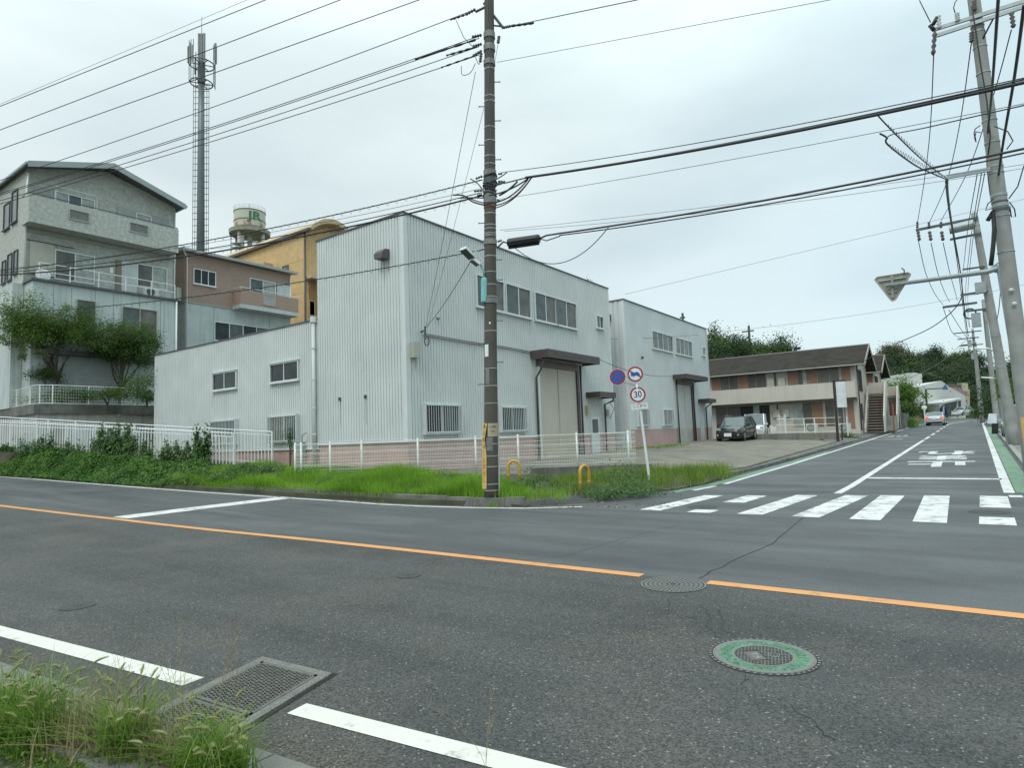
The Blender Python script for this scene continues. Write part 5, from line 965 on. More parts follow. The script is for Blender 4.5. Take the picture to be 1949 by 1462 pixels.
# ================= RIGHT SIDE: POLES ALONG THE SIDE ROAD =================
def gpole(label, bx, by, ztop, r0, r1_, lean=(0, 0), m=poleg, name='utility_pole'):
    zb = r2(by); o = thing(name, (bx, by, zb), label, 'utility pole'); A = lambda z: np.array([bx+lean[0]*(z-zb), by+lean[1]*(z-zb), z])
    R = lambda z: r0+(r1_-r0)*(z-zb)/(ztop-zb); mb = MB(); zs = np.linspace(zb-.2, ztop, 12); mb.tube([A(z) for z in zs], [R(z) for z in zs], 20); mb.build('shaft', m, o, smooth=True); return o, A, R
def leanfit(bx, by, px, py):       # lean so that the axis passes through pixel (px,py) when seen from here, measured off the photograph
    p = closest(px, py, bx, by); zb = r2(by); return (p[0]-bx)/(p[2]-zb), (p[1]-by)/(p[2]-zb)
pA, AA, RA = gpole('nearest grey concrete pole at the right edge with double cross arm and yellow sign', 1.34, 18.9, 15.2, .19, .115, leanfit(1.34, 18.9, 1856, 17))
def aband(A, R, z, t=.012, h=.05, m=galv, par=None): c = A(z); mb = MB(); mb.ring(c, R(z)-.002, z-h/2, z+h/2, t, 20); mb.build('band', m, par)
def zr_(py, A): return zrow(py, A)
for py in (50, 62, 90, 140, 230, 272, 318, 330, 372, 385, 392, 400, 412, 480, 768): aband(AA, RA, zr_(py, AA), .014 if py != 768 else .004, .07 if py in (372, 392, 400) else .03, steeld if py in (385, 400) else galv, pA)
def xarm(o, A, py, pxl, pxr, th=.045, m=galv, nm='cross_arm', dy=-.18, dz=0.):
    z = zr_(py, A)+dz; c = A(z); yl = c[1]+dy; a = PY(pxl[0], pxl[1], yl); b = PY(pxr[0], pxr[1], yl); mb = MB(); mb.obox(((a[0]+b[0])/2, yl, (a[2]+b[2])/2), ((b[0]-a[0])/2, 0, (b[2]-a[2])/2), (0, th*.6, 0), (0, 0, th)); mb.build(nm, m, o); return a, b
a1, b1 = xarm(pA, AA, 25, (1777, 56), (1949, 2)); a2, b2 = xarm(pA, AA, 40, (1777, 69), (1949, 12)); xarm(pA, AA, 330, (1801, 337), (1885, 322), .05); 
def atA(px, py, off=-.2, A=AA, by=18.9): return PY(px, py, by+off)
for (a, b, m_) in (((1788, 54), (1786, 28), insw), ((1823, 40), (1821, 24), insw), ((1779, 60), (1776, 104), insm), ((1925, 22), (1929, 52), insm), ((1849, 60), (1849, 80), insm), ((1855, 20), (1854, 0), insm)): insul(atA(*a), atA(*b), .06, 4, m_, pA)
mb = MB(); mb.tube([atA(1784, 32), atA(1776, 46), atA(1770, 48), atA(1778, 57)], .05, 6); mb.build('cutout_switch', cablem, pA, smooth=True)
mb = MB(); mb.tube([atA(1750, 0), atA(1771, 42)], .012, 5); mb.tube([atA(1818, 24), atA(1815, 14), atA(1818, 3), atA(1826, -6)], .012, 5); build_each(mb, 'jumper_wire', cablem, pA, True)
mb = MB(); mb.tube([atA(1849, 12, -.35), atA(1856, 50, -.35), atA(1866, 120, -.33), atA(1878, 190, -.3), atA(1885, 260, -.3), atA(1880, 300, -.3)], .016, 5); mb.tube([atA(1893, 30, -.1), atA(1870, 74, -.1)], .02, 4); build_each(mb, 'jumper_wire', cablem, pA, True)
for pl in (((1857, 265), (1854, 254), (1856, 245), (1866, 238)), ((1892, 240), (1918, 250), (1928, 268), (1916, 284)), ((1866, 252), (1858, 250), (1855, 262), (1858, 270)), ((1920, 378), (1937, 355), (1949, 315)), ((1921, 384), (1931, 398), (1933, 412), (1925, 413), (1922, 392)), ((1891, 378), (1880, 388), (1876, 400), (1890, 396)), ((1880, 420), (1890, 400), (1893, 440), (1889, 480), (1886, 505))):
    mb = MB(); mb.tube([atA(p[0], p[1], -.3) for p in pl], .014 if pl[0][0] != 1880 else .05, 5); mb.build('loose_loop', cablem, pA, smooth=True)
for py in (552, 578):
    c = atA(1925 if py == 552 else 1931, py, -.22); mb = MB(); mb.sphere(c, .055, 10, 6, (1, .7, .9)); mb.build('white_knob', insw, pA, smooth=True)
# yellow sign on the pole
def plateA(A, R, bx, px0, py0, px1, py1, m, nm, par, off=.01):
    z0, z1 = zrow(py1, A), zrow(py0, A); zz = (z0+z1)/2; c = A(zz); D = (c-CAM)@Fv; cxp = PR(c)[0]; r = R(zz)+off; mb = MB(); t = lambda p: math.asin(max(-.98, min(.98, (p-cxp)*D/FPX/r))); a0, a1 = t(px0), t(px1)
    mb.grid([[A(z)+tc_*r*sin(a0+(a1-a0)*k/8)+fw*r*cos(a0+(a1-a0)*k/8) for z in (z0, z1)] for k in range(9)]); return mb.build(nm, m, par), r
ysg = thing('safety_sign', AA(1.5), 'yellow plate with red and black writing wrapped round the nearest right pole', 'sign')
_, rr = plateA(AA, RA, 1.3, 1939, 794, 1975, 925, by, 'plate', ysg)
def onA(txt, px, py, h, m, par, r):
    z = zrow(py, AA); c = AA(z); D = (c-CAM)@Fv; a = math.asin(max(-.9, min(.9, (px-PR(c)[0])*D/FPX/r))); return text_mesh(txt, h, 0, 1, .015, 'lettering', m, lambda x, y, e: AA(z+y)+(tc_*sin(a+x/r)+fw*cos(a+x/r))*(r+.005), par)
onA('歩', 1948.5, 804, .19, redi, ysg, rr); onA('行', 1948.5, 821, .19, ink, ysg, rr); onA('つ', 1948.5, 838, .19, ink, ysg, rr)
# steel post with long arm and triangular sign seen from behind
byP = 22.6; bxP = G(1950, 905)[0]*0+1.62; tsx = thing('road_sign_post', (bxP, byP, r2(byP)), 'grey steel post with long arm holding a triangular stop sign seen from behind', 'road sign')
T0 = closest(1903, 505, bxP, byP); mb = MB(); mb.tube([(bxP, byP, r2(byP)-.1), T0], [.12, .095], 14); mb.build('post', mat('post_greengrey', (.24, .28, .28), .5, .3, .1, 3), tsx, smooth=True)
yA_ = T0[1]; mb = MB(); mb.tube([PY(1905, 508, yA_), PY(1880, 517, yA_), PY(1686, 544, yA_)], [.085, .075, .055], 10); mb.build('arm', galv, tsx, smooth=True)
tri = [PY(1664, 531, yA_-.0), PY(1669, 526, yA_), PY(1728, 517, yA_), PY(1733, 521, yA_), PY(1704, 569, yA_), PY(1698, 572, yA_), PY(1694, 569, yA_)]
mb = MB(); mb.prism([p+(0, .12, 0) for p in tri], (0, .02, 0)); ts_ = mb.build('triangle_panel', mat('sign_back', (.30, .29, .25), .6, 0, .15, 6), tsx)
ctr = sum(tri)/7; mb = MB(); q = [p+(0, .11, 0) for p in tri]
for a, b in zip(q, q[1:]+q[:1]): mb.tube([a, b], .022, 6)
mb.build('rim', mat('rim_light', (.42, .41, .37), .5), ts_)
mb = MB(); mb.tube([PY(1697, 524, yA_)+(0, .08, 0), PY(1699, 566, yA_)+(0, .08, 0)], .04, 4); mb.tube([PY(1672, 535, yA_)+(0, .09, 0), PY(1724, 527, yA_)+(0, .09, 0)], .03, 4); mb.tube([PY(1690, 556, yA_)+(0, .09, 0), PY(1707, 554, yA_)+(0, .09, 0)], .03, 4); build_each(mb, 'stiffener', mat('sign_back2', (.36, .35, .31), .5), ts_)
mb = MB(); mb.tube([PY(1721, 524, yA_), PY(1721, 514, yA_), PY(1716, 510, yA_)], .02, 5); mb.build('clip', steeld, ts_)
mb = MB(); mb.tube([PY(1878, 516, yA_), PY(1890, 507, yA_), PY(1905, 497, yA_)], .03, 5); mb.tube([PY(1876, 520, yA_), PY(1890, 516, yA_), PY(1904, 520, yA_)], .03, 5); build_each(mb, 'strut', galv, tsx)
# farther poles
yB = 36.; zB_ = r2(yB); xB_ = G(1908, 845, zB_)[0]*.0+xc(yB)+3.95
pB_, AB, RB = gpole('second grey concrete pole up the side road, carrying a transformer drum', xB_, yB, closest(1855, 405, xB_, yB)[2], .23, .13, leanfit(xB_, yB, 1855, 412))
for py in (430, 450, 560, 640, 700): aband(AB, RB, zr_(py, AB), .015, .05, galv, pB_)
aL, aR = xarm(pB_, AB, 416, (1743, 438), (1862, 414), .06, steeld); xarm(pB_, AB, 447, (1808, 456), (1868, 444), .05, steeld); xarm(pB_, AB, 555, (1828, 562), (1880, 554), .05, steeld); xarm(pB_, AB, 507, (1832, 513), (1875, 507), .04, steeld)
c = PY(1829, 433, yB-.6); mb = MB(); mb.tube([c+(-.45, 0, 0), c+(.5, 0, .05)], .22, 16); mb.build('transformer', galv, pB_)
c = PY(1866, 548, yB-.3); mb = MB(); mb.box(c[0]-.2, c[0]+.2, c[1]-.15, c[1]+.15, c[2]-.25, c[2]+.25); mb.build('junction_box', galv, pB_)
for px in (1746, 1768, 1791): insul(PY(px, 434, yB-.2), PY(px, 422, yB-.2), .07, 3, insm, pB_); insul(PY(px+1, 440, yB-.2), PY(px+4, 458, yB-.2), .09, 3, insm, pB_)
yC = 62.; xC_ = xc(yC)+3.9; pC_, AC, RC = gpole('third pole up the side road, behind the second one, with a grey box', xC_, yC, closest(1858, 572, xC_, yC)[2], .22, .13, (-.008, 0))
aCL, _ = xarm(pC_, AC, 576, (1794, 585), (1860, 576), .09, steeld); xarm(pC_, AC, 590, (1835, 593), (1888, 587), .08, steeld)
c = PY(1858, 608, yC-.4); mb = MB(); mb.box(c[0]-.3, c[0]+.3, c[1]-.25, c[1]+.25, c[2]-.6, c[2]+.5); mb.build('transformer', galv, pC_)
mb = MB(); cc = PY(1846, 597, yC); mb.tube([cc+np.array([.4*cos(a), 0, .4*sin(a)]) for a in np.linspace(0, 2*pi, 17)], .06, 5); mb.build('cable_coil', cablem, pC_)
far = []
for k, (yy_, px_, py_) in enumerate(((88., 1857, 625), (104., 1862, 650))):
    xx_ = PY(px_, py_+60, yy_)[0]; o, A_, R2_ = gpole(['distant pole just behind the third pole with thin arms', 'most distant pole before the road bends, almost hidden'][k], xx_, yy_, closest(px_, py_, xx_, yy_)[2], .2, .12); far.append((o, A_))
    for j in range(3): z = A_(0)[2]*0+closest(px_, py_+6+12*j, xx_, yy_)[2]; mb = MB(); mb.obox((xx_-.5, yy_-.2, z), (1.3-.3*j, 0, 0), (0, .05, 0), (0, 0, .06)); mb.build('cross_arm', steeld, o)
    c = A_(closest(px_, py_+28, xx_, yy_)[2]); mb = MB(); mb.box(c[0]-.6, c[0]-.2, c[1]-.3, c[1]+.1, c[2]-.4, c[2]+.4); mb.build('transformer', galv, o)
# more slim poles between 2nd and 3rd, seen staggered
pD_, AD, RD = gpole('slim pole between the second and third poles with a curved street lamp arm', xc(50)+4.0, 50., closest(1868, 652, xc(50)+4.0, 50)[2]+.5, .17, .12)
c = AD(closest(1875, 672, xc(50)+4, 50)[2]); mb = MB(); mb.tube([c, c+(-.4, -.3, .25), c+(-1.1, -.6, .3)], [.05, .05, .09], 6); mb.build('street_lamp_arm', white, pD_, smooth=True)
c = AD(closest(1878, 722, xc(50)+4, 50)[2]); mb = MB(); mb.tube([c, c+(-.9, -.3, .12)], .05, 6); mb.build('street_lamp_arm', white, pD_, smooth=True)
# lines along the side road
GA = 'cables strung along the side road poles'
def w3(label, pl, r, m=cablem, n=10, D=None):
    Q = []
    for i in range(len(pl)-1):
        p0, p1, p2, p3 = pl[max(0, i-1)], pl[i], pl[i+1], pl[min(len(pl)-1, i+2)]
        for t in np.linspace(0, 1, n)[:-1]: Q.append(.5*((2*p1)+(-p0+p2)*t+(2*p0-5*p1+4*p2-p3)*t*t+(-p0+3*p1-3*p2+p3)*t**3))
    Q.append(pl[-1]); mb = MB(); mb.tube(Q, r, 5); o = mb.build('overhead_cable', m, None, smooth=True); tag(o, label, 'cable', GA); return o
yp_ = lambda px, py, y: PY(px, py, y)
w3('wire from the left end of the near cross arm down to the second pole arm', [yp_(1777, 104, 18.7), yp_(1770, 250, 24.5), yp_(1758, 352, 30), yp_(1745, 430, 35.8)], .014)
w3('wire beside the near pole running down to the middle of the second arm', [yp_(1849, 80, 18.7), yp_(1826, 240, 24.5), yp_(1800, 352, 30), yp_(1768, 425, 35.8)], .014)
w3('wire from the right insulator behind the near pole to the second arm', [yp_(1925, 56, 18.7), yp_(1888, 190, 22), yp_(1840, 330, 28), yp_(1791, 420, 35.8)], .014)
for k, (a, b, c_, d_) in enumerate((((1748, 458), (1762, 520), (1780, 560), (1795, 580)), ((1772, 462), (1785, 520), (1798, 556), (1808, 575)), ((1795, 462), (1808, 520), (1818, 556), (1822, 572)))):
    w3('%s sagging wire between the second pole arm and the third pole' % ['leftmost', 'middle', 'rightmost'][k], [yp_(*a, 36), yp_(*b, 44), yp_(*c_, 53), yp_(*d_, 62)], .018)
for k, (a, b, d_) in enumerate((((1796, 588), (1812, 632), (1830, 644)), ((1806, 590), (1828, 625), (1842, 645)))): w3('%s small drooping wire beyond the third pole' % ['left', 'right'][k], [yp_(*a, 62), yp_(*b, 74), yp_(*d_, 86)], .025)
w3('fat black cable right of centre passing in front of the near pole top', [RP(1901, -20, 8.5), RP(1888, 170, 12), RP(1878, 290, 17), RP(1885, 370, 20), RP(1894, 410, 22)], .024)
w3('fattest black cable near the right edge dropping in front of the near pole', [RP(1949, 10, 9), RP(1930, 150, 11), RP(1905, 300, 14), RP(1890, 430, 19), RP(1886, 505, 22)], .026)
w3('dark bundle hanging from the telecom arm down the road', [yp_(1802, 340, 19), yp_(1804, 375, 23), yp_(1812, 430, 31), yp_(1828, 520, 45), yp_(1837, 600, 60), yp_(1843, 640, 75)], .035)
w3('second dark bundle hanging beside the first down the road', [yp_(1800, 345, 19), yp_(1806, 400, 24), yp_(1822, 500, 38), yp_(1836, 610, 58), yp_(1842, 650, 80)], .02)
for k, (x0, x1, x2) in enumerate(((1860, 1838, 1832), (1868, 1846, 1838), (1874, 1850, 1842))): w3('%s of three thin wires sliding down between the near and third poles' % ['left', 'middle', 'right'][k], [yp_(x0, 330, 19.2), yp_(x1, 470, 32), yp_(x2, 570, 55), yp_(1846, 625, 85)], .012, cableg)
w3('black slack cable from the second pole foot box up to the right edge', [RP(1895, 620, 30), RP(1901, 590, 27), RP(1905, 545, 24), RP(1912, 470, 20), RP(1921, 400, 15)], .016)
w3('cable dropping from the road poles to the apartment roof at left', [yp_(1833, 560, 45), yp_(1815, 590, 45), yp_(1770, 625, 46), yp_(1700, 657, 48), yp_(1640, 690, 51)], .028)
w3('low cable from the far poles over the bushes to the apartments', [yp_(1850, 640, 80), yp_(1830, 655, 78), yp_(1790, 690, 74), yp_(1740, 715, 68), yp_(1700, 722, 64)], .02, cableg)
w3('upper branch of the cable fork left of the near pole', [RP(1668, 216, 11.5), RP(1690, 240, 12), RP(1740, 290, 14), RP(1775, 320, 16), RP(1801, 338, 17.5)], .014)
w3('lower branch of the cable fork left of the near pole', [RP(1675, 254, 12), RP(1688, 262, 12.2), RP(1690, 275, 12.5), RP(1740, 313, 14), RP(1775, 330, 16), RP(1801, 341, 17.5)], .018)
w3('grey cable from the fork hook up to the right edge', [RP(1686, 264, 12), RP(1700, 255, 12), RP(1760, 243, 11), RP(1860, 220, 10), RP(1949, 200, 9)], .011)
for k, (a, b) in enumerate((((1690, 240), (1790, 330)), ((1693, 278), (1795, 336)))):
    mb = MB(); P = [RP(a[0]+(b[0]-a[0])*t, a[1]+(b[1]-a[1])*t, 12+4.5*t) for t in np.linspace(0, 1, 161)]; mb.tube([p+np.array([0, .05*cos(i*.8), .05*sin(i*.8)]) for i, p in enumerate(P)], .005, 3); o = mb.build('spiral_hanger', cableg); tag(o, 'spiral hanger wire round the %s cable of the fork left of the near pole' % ['upper', 'lower'][k], 'cable')
# ================= APARTMENTS =================
YF = 55.5; cream = mat('apartment_cream', (.56, .515, .45), .85, 0, .05, 1, streak=.35, scol=(.36, .33, .28)); roofd = mat('shingle_dark', (.040, .034, .028), .9, 0, .25, 1.2, streak=.25, scol=(.075, .065, .05), bump=.4, bscale=8, spec=.15)
shbr = mat('shutter_brown', (.30, .17, .11), .6, 0, .1, 2); winb = mat('window_brownish', (.13, .115, .10), .25, 0, .2, 1); 
def apartment(x1, yf, L_, zg, scale, label, full=True):
    o = thing('apartment_building', (x1, yf, zg), label, 'apartment building'); x0 = x1-L_; W = Wall((x1, yf), (-1, 0), (0, -1)); zf = zg+2.55*scale; ze = zg+4.95*scale; dep = 6.6*scale; zrg = ze+1.45*scale
    mb = MB(); mb.prism([(x1, yf, zg-.5), (x1, yf+dep, zg-.5), (x1, yf+dep, ze), (x1, yf+dep/2, zrg-.12), (x1, yf, ze)], (-L_, 0, 0)); mb.build('wall', cream, o)
    mb = MB(); W.box(mb, 0, L_, zf-.3, zf+.9*scale, .9, 1.0); W.box(mb, 0, .08, zf-.3, zf+.9*scale, 0, .9); W.box(mb, .08, L_, zf-.15, zf, 0, .9); mb.build('balcony', cream, o)
    for sgn in (-1, 1):
        ye = yf+dep/2+sgn*(dep/2+.75); zo = ze-.75*(zrg-ze)/(dep/2); mb = MB(); mb.prism([(x1+.75, yf+dep/2, zrg+.06), (x1+.75, ye, zo+.06), (x1+.75, ye, zo-.1), (x1+.75, yf+dep/2, zrg-.1)], (-L_-1.4, 0, 0)); r_ = mb.build('roof', roofd, o)
        mb = MB(); mb.prism([(x1+.78, yf+dep/2, zrg+.10), (x1+.78, ye, zo+.10), (x1+.78, ye, zo-.18), (x1+.78, yf+dep/2, zrg-.2)], (-.05, 0, 0)); mb.build('bargeboard', mat('board_taupe', (.36, .32, .27), .6), r_)
        mb = MB(); mb.tube([(x1+.75, ye, zo-.02), (x1-L_, ye, zo-.02)], .05, 6); mb.build('gutter', fas, r_)
    mb = MB(); mb.box(x0-.5, x1+.78, yf+dep/2-.06, yf+dep/2+.06, zrg+.04, zrg+.11); mb.build('ridge_cap', mat('ridge_grey', (.3, .29, .26), .6), o)
    return o, W, zf, ze, x0, dep, zrg
ap, WAp, zf, ze_, ax0, adep, azr = apartment(-6.3, YF, 13.2, 1.15, 1.08, 'two-storey cream apartment block with dark roof and long balcony beyond the car park')
qa = lambda px: -6.3-PY(px, 720, YF)[0]
zw0, zw1 = zf+.05, ze_-.35
def strip_(pxs, z0, z1, mats):
    for (a, b), m_ in zip(zip(pxs[:-1], pxs[1:]), mats):
        if m_ is None: continue
        s0, s1 = sorted((qa(a), qa(b)))
        mb = MB(); WAp.box(mb, s0+.02, s1-.02, z0, z1, 0, .05 if m_ is shbr else .03); mb.build('window_pane' if m_ is not shbr else 'shutter_leaf', m_, ap)
strip_([1354, 1370, 1387, 1404, 1423, 1438, 1458], zw0, zw1, [shbr, winb, winb, shbr, winb, winb]); strip_([1499, 1518, 1528, 1535, 1556, 1579, 1597, 1601, 1620], zw0, zw1, [shbr, winb, curt, shbr, winb, winb, None, shbr])
for a, b in ((1354, 1458), (1499, 1597)): mb = MB(); WAp.box(mb, qa(b), qa(a), zw1, zw1+.12, 0, .1); mb.build('window_head', brown, ap)
strip_([1358, 1380, 1404, 1430, 1441, 1461], 1.5, zf-.5, [winb, winb, black, curt, black]); strip_([1504, 1523, 1541, 1562, 1566, 1583, 1590, 1604], 1.45, zf-.45, [curt, winb, shbr, None, glassb, curt, winb]); strip_([1608, 1621], 1.2, zf-.45, [shbr])
for px in (1476, 1602): mb = MB(); WAp.box(mb, qa(px), qa(px)+.1, 1.2, ze_-.3, .02, .12) if px == 1602 else mb.tube([WAp.P(qa(px), 1.2, .1), WAp.P(qa(px), ze_-.2, .1)], .05, 6); mb.build('downpipe', fas if px == 1602 else brown, ap)
for px in (1467, 1488):
    mb = MB(); WAp.box(mb, qa(px)-.28, qa(px)+.28, zf+1.0, zf+1.7, 0, .22); mb.build('water_heater', mat('heater_beige', (.48, .46, .40), .5), ap); mb = MB(); [mb.tube([WAp.P(qa(px)+d, zf+.2, .08), WAp.P(qa(px)+d, zf+1.0, .08)], .03, 5) for d in (-.1, .1)]; build_each(mb, 'heater_pipe', steeld, ap)
for px in (1474, 1492): mb = MB(); WAp.box(mb, qa(px)-.25, qa(px)+.25, 2.3, 2.95, 0, .22); mb.build('water_heater', MATS['heater_beige'], ap)
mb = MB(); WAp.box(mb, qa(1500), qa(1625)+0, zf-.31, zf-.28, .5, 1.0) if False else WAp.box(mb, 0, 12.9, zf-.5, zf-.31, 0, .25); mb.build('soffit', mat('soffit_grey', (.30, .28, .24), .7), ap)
# gable end: windows, post, pipe, stairs
WG = Wall((-6.3, YF), (0, 1), (1, 0)); 
for a, b, z0, z1 in ((.9, 1.7, zf+.3, ze_-.6), (2.3, 3.1, zf+.3, ze_-.6), (.9, 2.0, 1.9, 3.1)): window(WG, ap, a, b, z0, z1, 2, gm=winb, fm=brown, sill=False)
pipe([WG.P(.1, ze_, .1), WG.P(.1, 1, .1)], .05, brown, ap)
tag(text_mesh('ハイツ', .4, 0, 1, .01, 'lettering', ink, lambda x, y, e: (-6.28, YF+3.9+x*.5, zf+.0+y*.6), ap), None) if False else None
def stairs(o, x0, x1, y0, y1, z0, z1, label):
    t = thing('outdoor_staircase', ((x0+x1)/2, y0, z0), label, 'staircase'); n = 14; stm = mat('stair_rust', (.13, .075, .06), .7, 0, .3, 4)
    for k in range(n):
        f = k/(n-1); y = y0+(y1-y0)*f; z = z0+(z1-z0)*f; mb = MB(); mb.box(x0+.1, x1-.1, y, y+.26, z-.04, z+.02); mb.build('step', mat('step_grey', (.30, .26, .22), .8), t)
        mb = MB(); mb.box(x0+.1, x1-.1, y+.2, y+.24, z-.2, z-.045); mb.build('riser', stm, t)
    for x in (x0, x1): mb = MB(); mb.prism([(x-.06, y0-.15, z0-.3), (x-.06, y0-.15, z0+(1.0 if x == x1 else .1)), (x-.06, y1, z1+(1.0 if x == x1 else .15)), (x-.06, y1+1.2, z1+(1.0 if x == x1 else .15)), (x-.06, y1+1.2, z1-.25), (x-.06, y1, z1-.25)], (.12, 0, 0)); mb.build('side_wall', cream, t)
    mb = MB(); mb.box(x0, x1, y1, y1+1.2, z1-.12, z1); mb.build('landing', conc, t)
    mb = MB(); mb.box(x0, x1, y1+1.2, y1+1.32, z1-.3, z1+1.0); mb.build('landing_wall', cream, t)
    for y in (y1, y1+1.0): mb = MB(); mb.tube([(x1, y, z0-.4), (x1, y, z1)], .06, 6); mb.build('support_post', galv, t)
    return t
stairs(None, -6.1, -4.75, YF+1.6, YF+4.8, 1.1, zf+.1, 'outdoor staircase with rust-red steps at the gable of the cream apartments')
ap2, W2p, zf2, ze2, _, _, _ = apartment(-6.1, YF+11.0, 12, 1.35, 1.05, 'second cream apartment block with dark gable, mostly hidden behind the first', False)
WG2 = Wall((-6.1, YF+11), (0, 1), (1, 0))
for a, b in ((.8, 1.5), (2.2, 2.9)): window(WG2, ap2, a, b, zf2+.3, ze2-.6, 2, gm=winb, fm=brown, sill=False)
mb = MB(); W2p.box(mb, .1, 1.6, zf2+.1, ze2-.4, 0, .05); mb.build('shutter_leaf', shbr, ap2)
stairs(None, -5.9, -4.6, YF+12.4, YF+15.6, 1.3, zf2+.1, 'second outdoor staircase with rust-red steps further up the road')
mb = MB(); mb.box(-4.9, -4.4, YF+4.2, YF+9.5, .9, 2.1); o = mb.build('garden_wall', conc); tag(o, 'low pale concrete wall between the two outdoor staircases', 'wall')
mb = MB(); mb.tube([(-4.35, YF+4.8, .8), (-4.35, YF+4.8, 3.1)], .06, 8); o = mb.build('marker_post', mat('post_orange', (.40, .12, .06), .5)); tag(o, 'rust orange marker post beside the staircase by the road', 'post')
mb = MB(); mb.box(-4.6, -4.3, YF+16, YF+24, .9, 2.4); o = mb.build('garden_wall', concd); tag(o, 'dark concrete wall beyond the second staircase', 'wall')
# aerial and small chimney behind the ridge
c = PY(1514, 672, YF+adep/2+.3); mb = MB(); mb.cyl(c-(0, 0, .4), c+(0, 0, .35), .12); mb.box(c[0]-.1, c[0]+.45, c[1]-.12, c[1]+.12, c[2]+.3, c[2]+.5); mb.build('flue', black, ap)
# low wall, railing, sign board, car park things
Yw = 45.2; lw = thing('low_wall', (-6.6, Yw, .6), 'stained low concrete wall with thin railing at the back of the forecourt', 'wall')
xw = PY(1478, 830, Yw)[0]; mb = MB(); mb.prism([(xw-3.5, Yw, .3), (-6.5, Yw, .2), (-6.5, Yw, 1.02), (xw-3.5, Yw, 1.12)], (0, .15, 0)); mb.build('wall', mat('wall_stained', (.22, .21, .18), .85, 0, .2, 1.5, streak=.8, scol=(.07, .065, .05)), lw)
for x in (PY(1531, 820, Yw)[0]-0, PY(1495, 820, Yw)[0], PY(1551, 820, Yw)[0], PY(1613, 820, Yw)[0]): mb = MB(); mb.tube([(x, Yw+.1, .8), (x, Yw+.1, 2.05)], .035, 6); mb.build('rail_post', white, lw)
for z in (1.1, 1.6, 2.0): mb = MB(); mb.tube([(xw, Yw+.1, z+.05), (-6.2, Yw+.1, z)], .02, 5); mb.build('rail', fencew, lw)
sgx, sgy = -6.35, 43.6; sb2 = thing('sign_board', (sgx, sgy, .5), 'blank white upright sign board on a dark brown post at the forecourt end', 'sign board')
mb = MB(); a = closest(1595, 838, sgx, sgy); b = closest(1587, 724, sgx, sgy); sgx2, sgy2 = a[0], a[1]; mb.tube([(a[0], a[1], .3), (b[0], b[1], b[2])], .085, 8); mb.build('post', mat('post_darkbrown', (.05, .03, .028), .5), sb2)
P_ = [closest(*p, sgx, sgy) for p in ((1588.5, 727), (1608, 726), (1612, 775), (1592, 776))]; mb = MB(); mb.prism(P_, (0, .12, 0)); mb.build('panel', mat('panel_blank', (.66, .70, .70), .4), sb2)
mb = MB(); P_ = [closest(*p, sgx, sgy) for p in ((1586, 724), (1609, 723), (1609, 726), (1586, 727))]; mb.prism(P_, (0, .14, 0)); mb.build('cap', MATS['post_darkbrown'], sb2)
mb = MB(); mb.tube([PY(1603, 838, 43.4), PY(1602, 808, 43.4)], .05, 6); o = mb.build('short_post', MATS['post_darkbrown']); tag(o, 'short dark post beside the blank white sign board', 'post')
acm = thing('air_conditioner', PY(1546, 825, 54), 'white outdoor fan unit in front of the apartments, left of the sign post', 'air conditioner', None); p = PY(1546, 822, 54)
def acY(o, p):
    mb = MB(); mb.box(p[0]-.42, p[0]+.42, p[1], p[1]+.3, p[2]-.05, p[2]+.65); mb.build('casing', MATS['ac_cream'], o); mb = MB(); c = p+(-.08, -.01, .3)
    for r in (.06, .14, .22, .27): mb.tube([c+np.array([r*cos(a), 0, r*sin(a)]) for a in np.linspace(0, 2*pi, 15)], .012, 4)
    mb.build('fan_grille', steeld, o)
acY(acm, p); p = PY(1608, 822, 53); acm2 = thing('air_conditioner', p, 'white outdoor fan unit beside the brown shutter, right of the sign post', 'air conditioner'); acY(acm2, p)
# tarpaulins
tm = mat('tarp_white', (.55, .54, .50), .7, 0, .1, 2)
tp = thing('tarpaulin', PY(1488, 828, 50), 'white tarpaulin draped over something tall before the apartments', 'tarpaulin')
mb = MB(); rows = []
for i, px in enumerate(np.linspace(1479, 1496, 9)): rows.append([PY(px+(1-t)*2*(i-4)/4, 828-t*(36+4*sin(i*1.1)), 50+.25*sin(i*1.6+t*2)+t*.3) for t in np.linspace(0, 1, 8)])
mb.grid(rows); mb.grid([[p+(0, .04, 0) for p in r] for r in rows]); mb.build('cloth', tm, tp, smooth=True)
tp = thing('tarpaulin', PY(1470, 828, 50), 'low white tarpaulin between the small van and the tall draped one', 'tarpaulin')
mb = MB(); rows = []
for i, px in enumerate(np.linspace(1464, 1478, 8)): rows.append([PY(px, 828-t*(17+2*sin(i)), 50.5+.25*sin(i*1.9+t*3)+t*.5) for t in np.linspace(0, 1, 6)])
mb.grid(rows); mb.grid([[p+(0, .04, 0) for p in r] for r in rows]); mb.build('cloth', tm, tp, smooth=True)
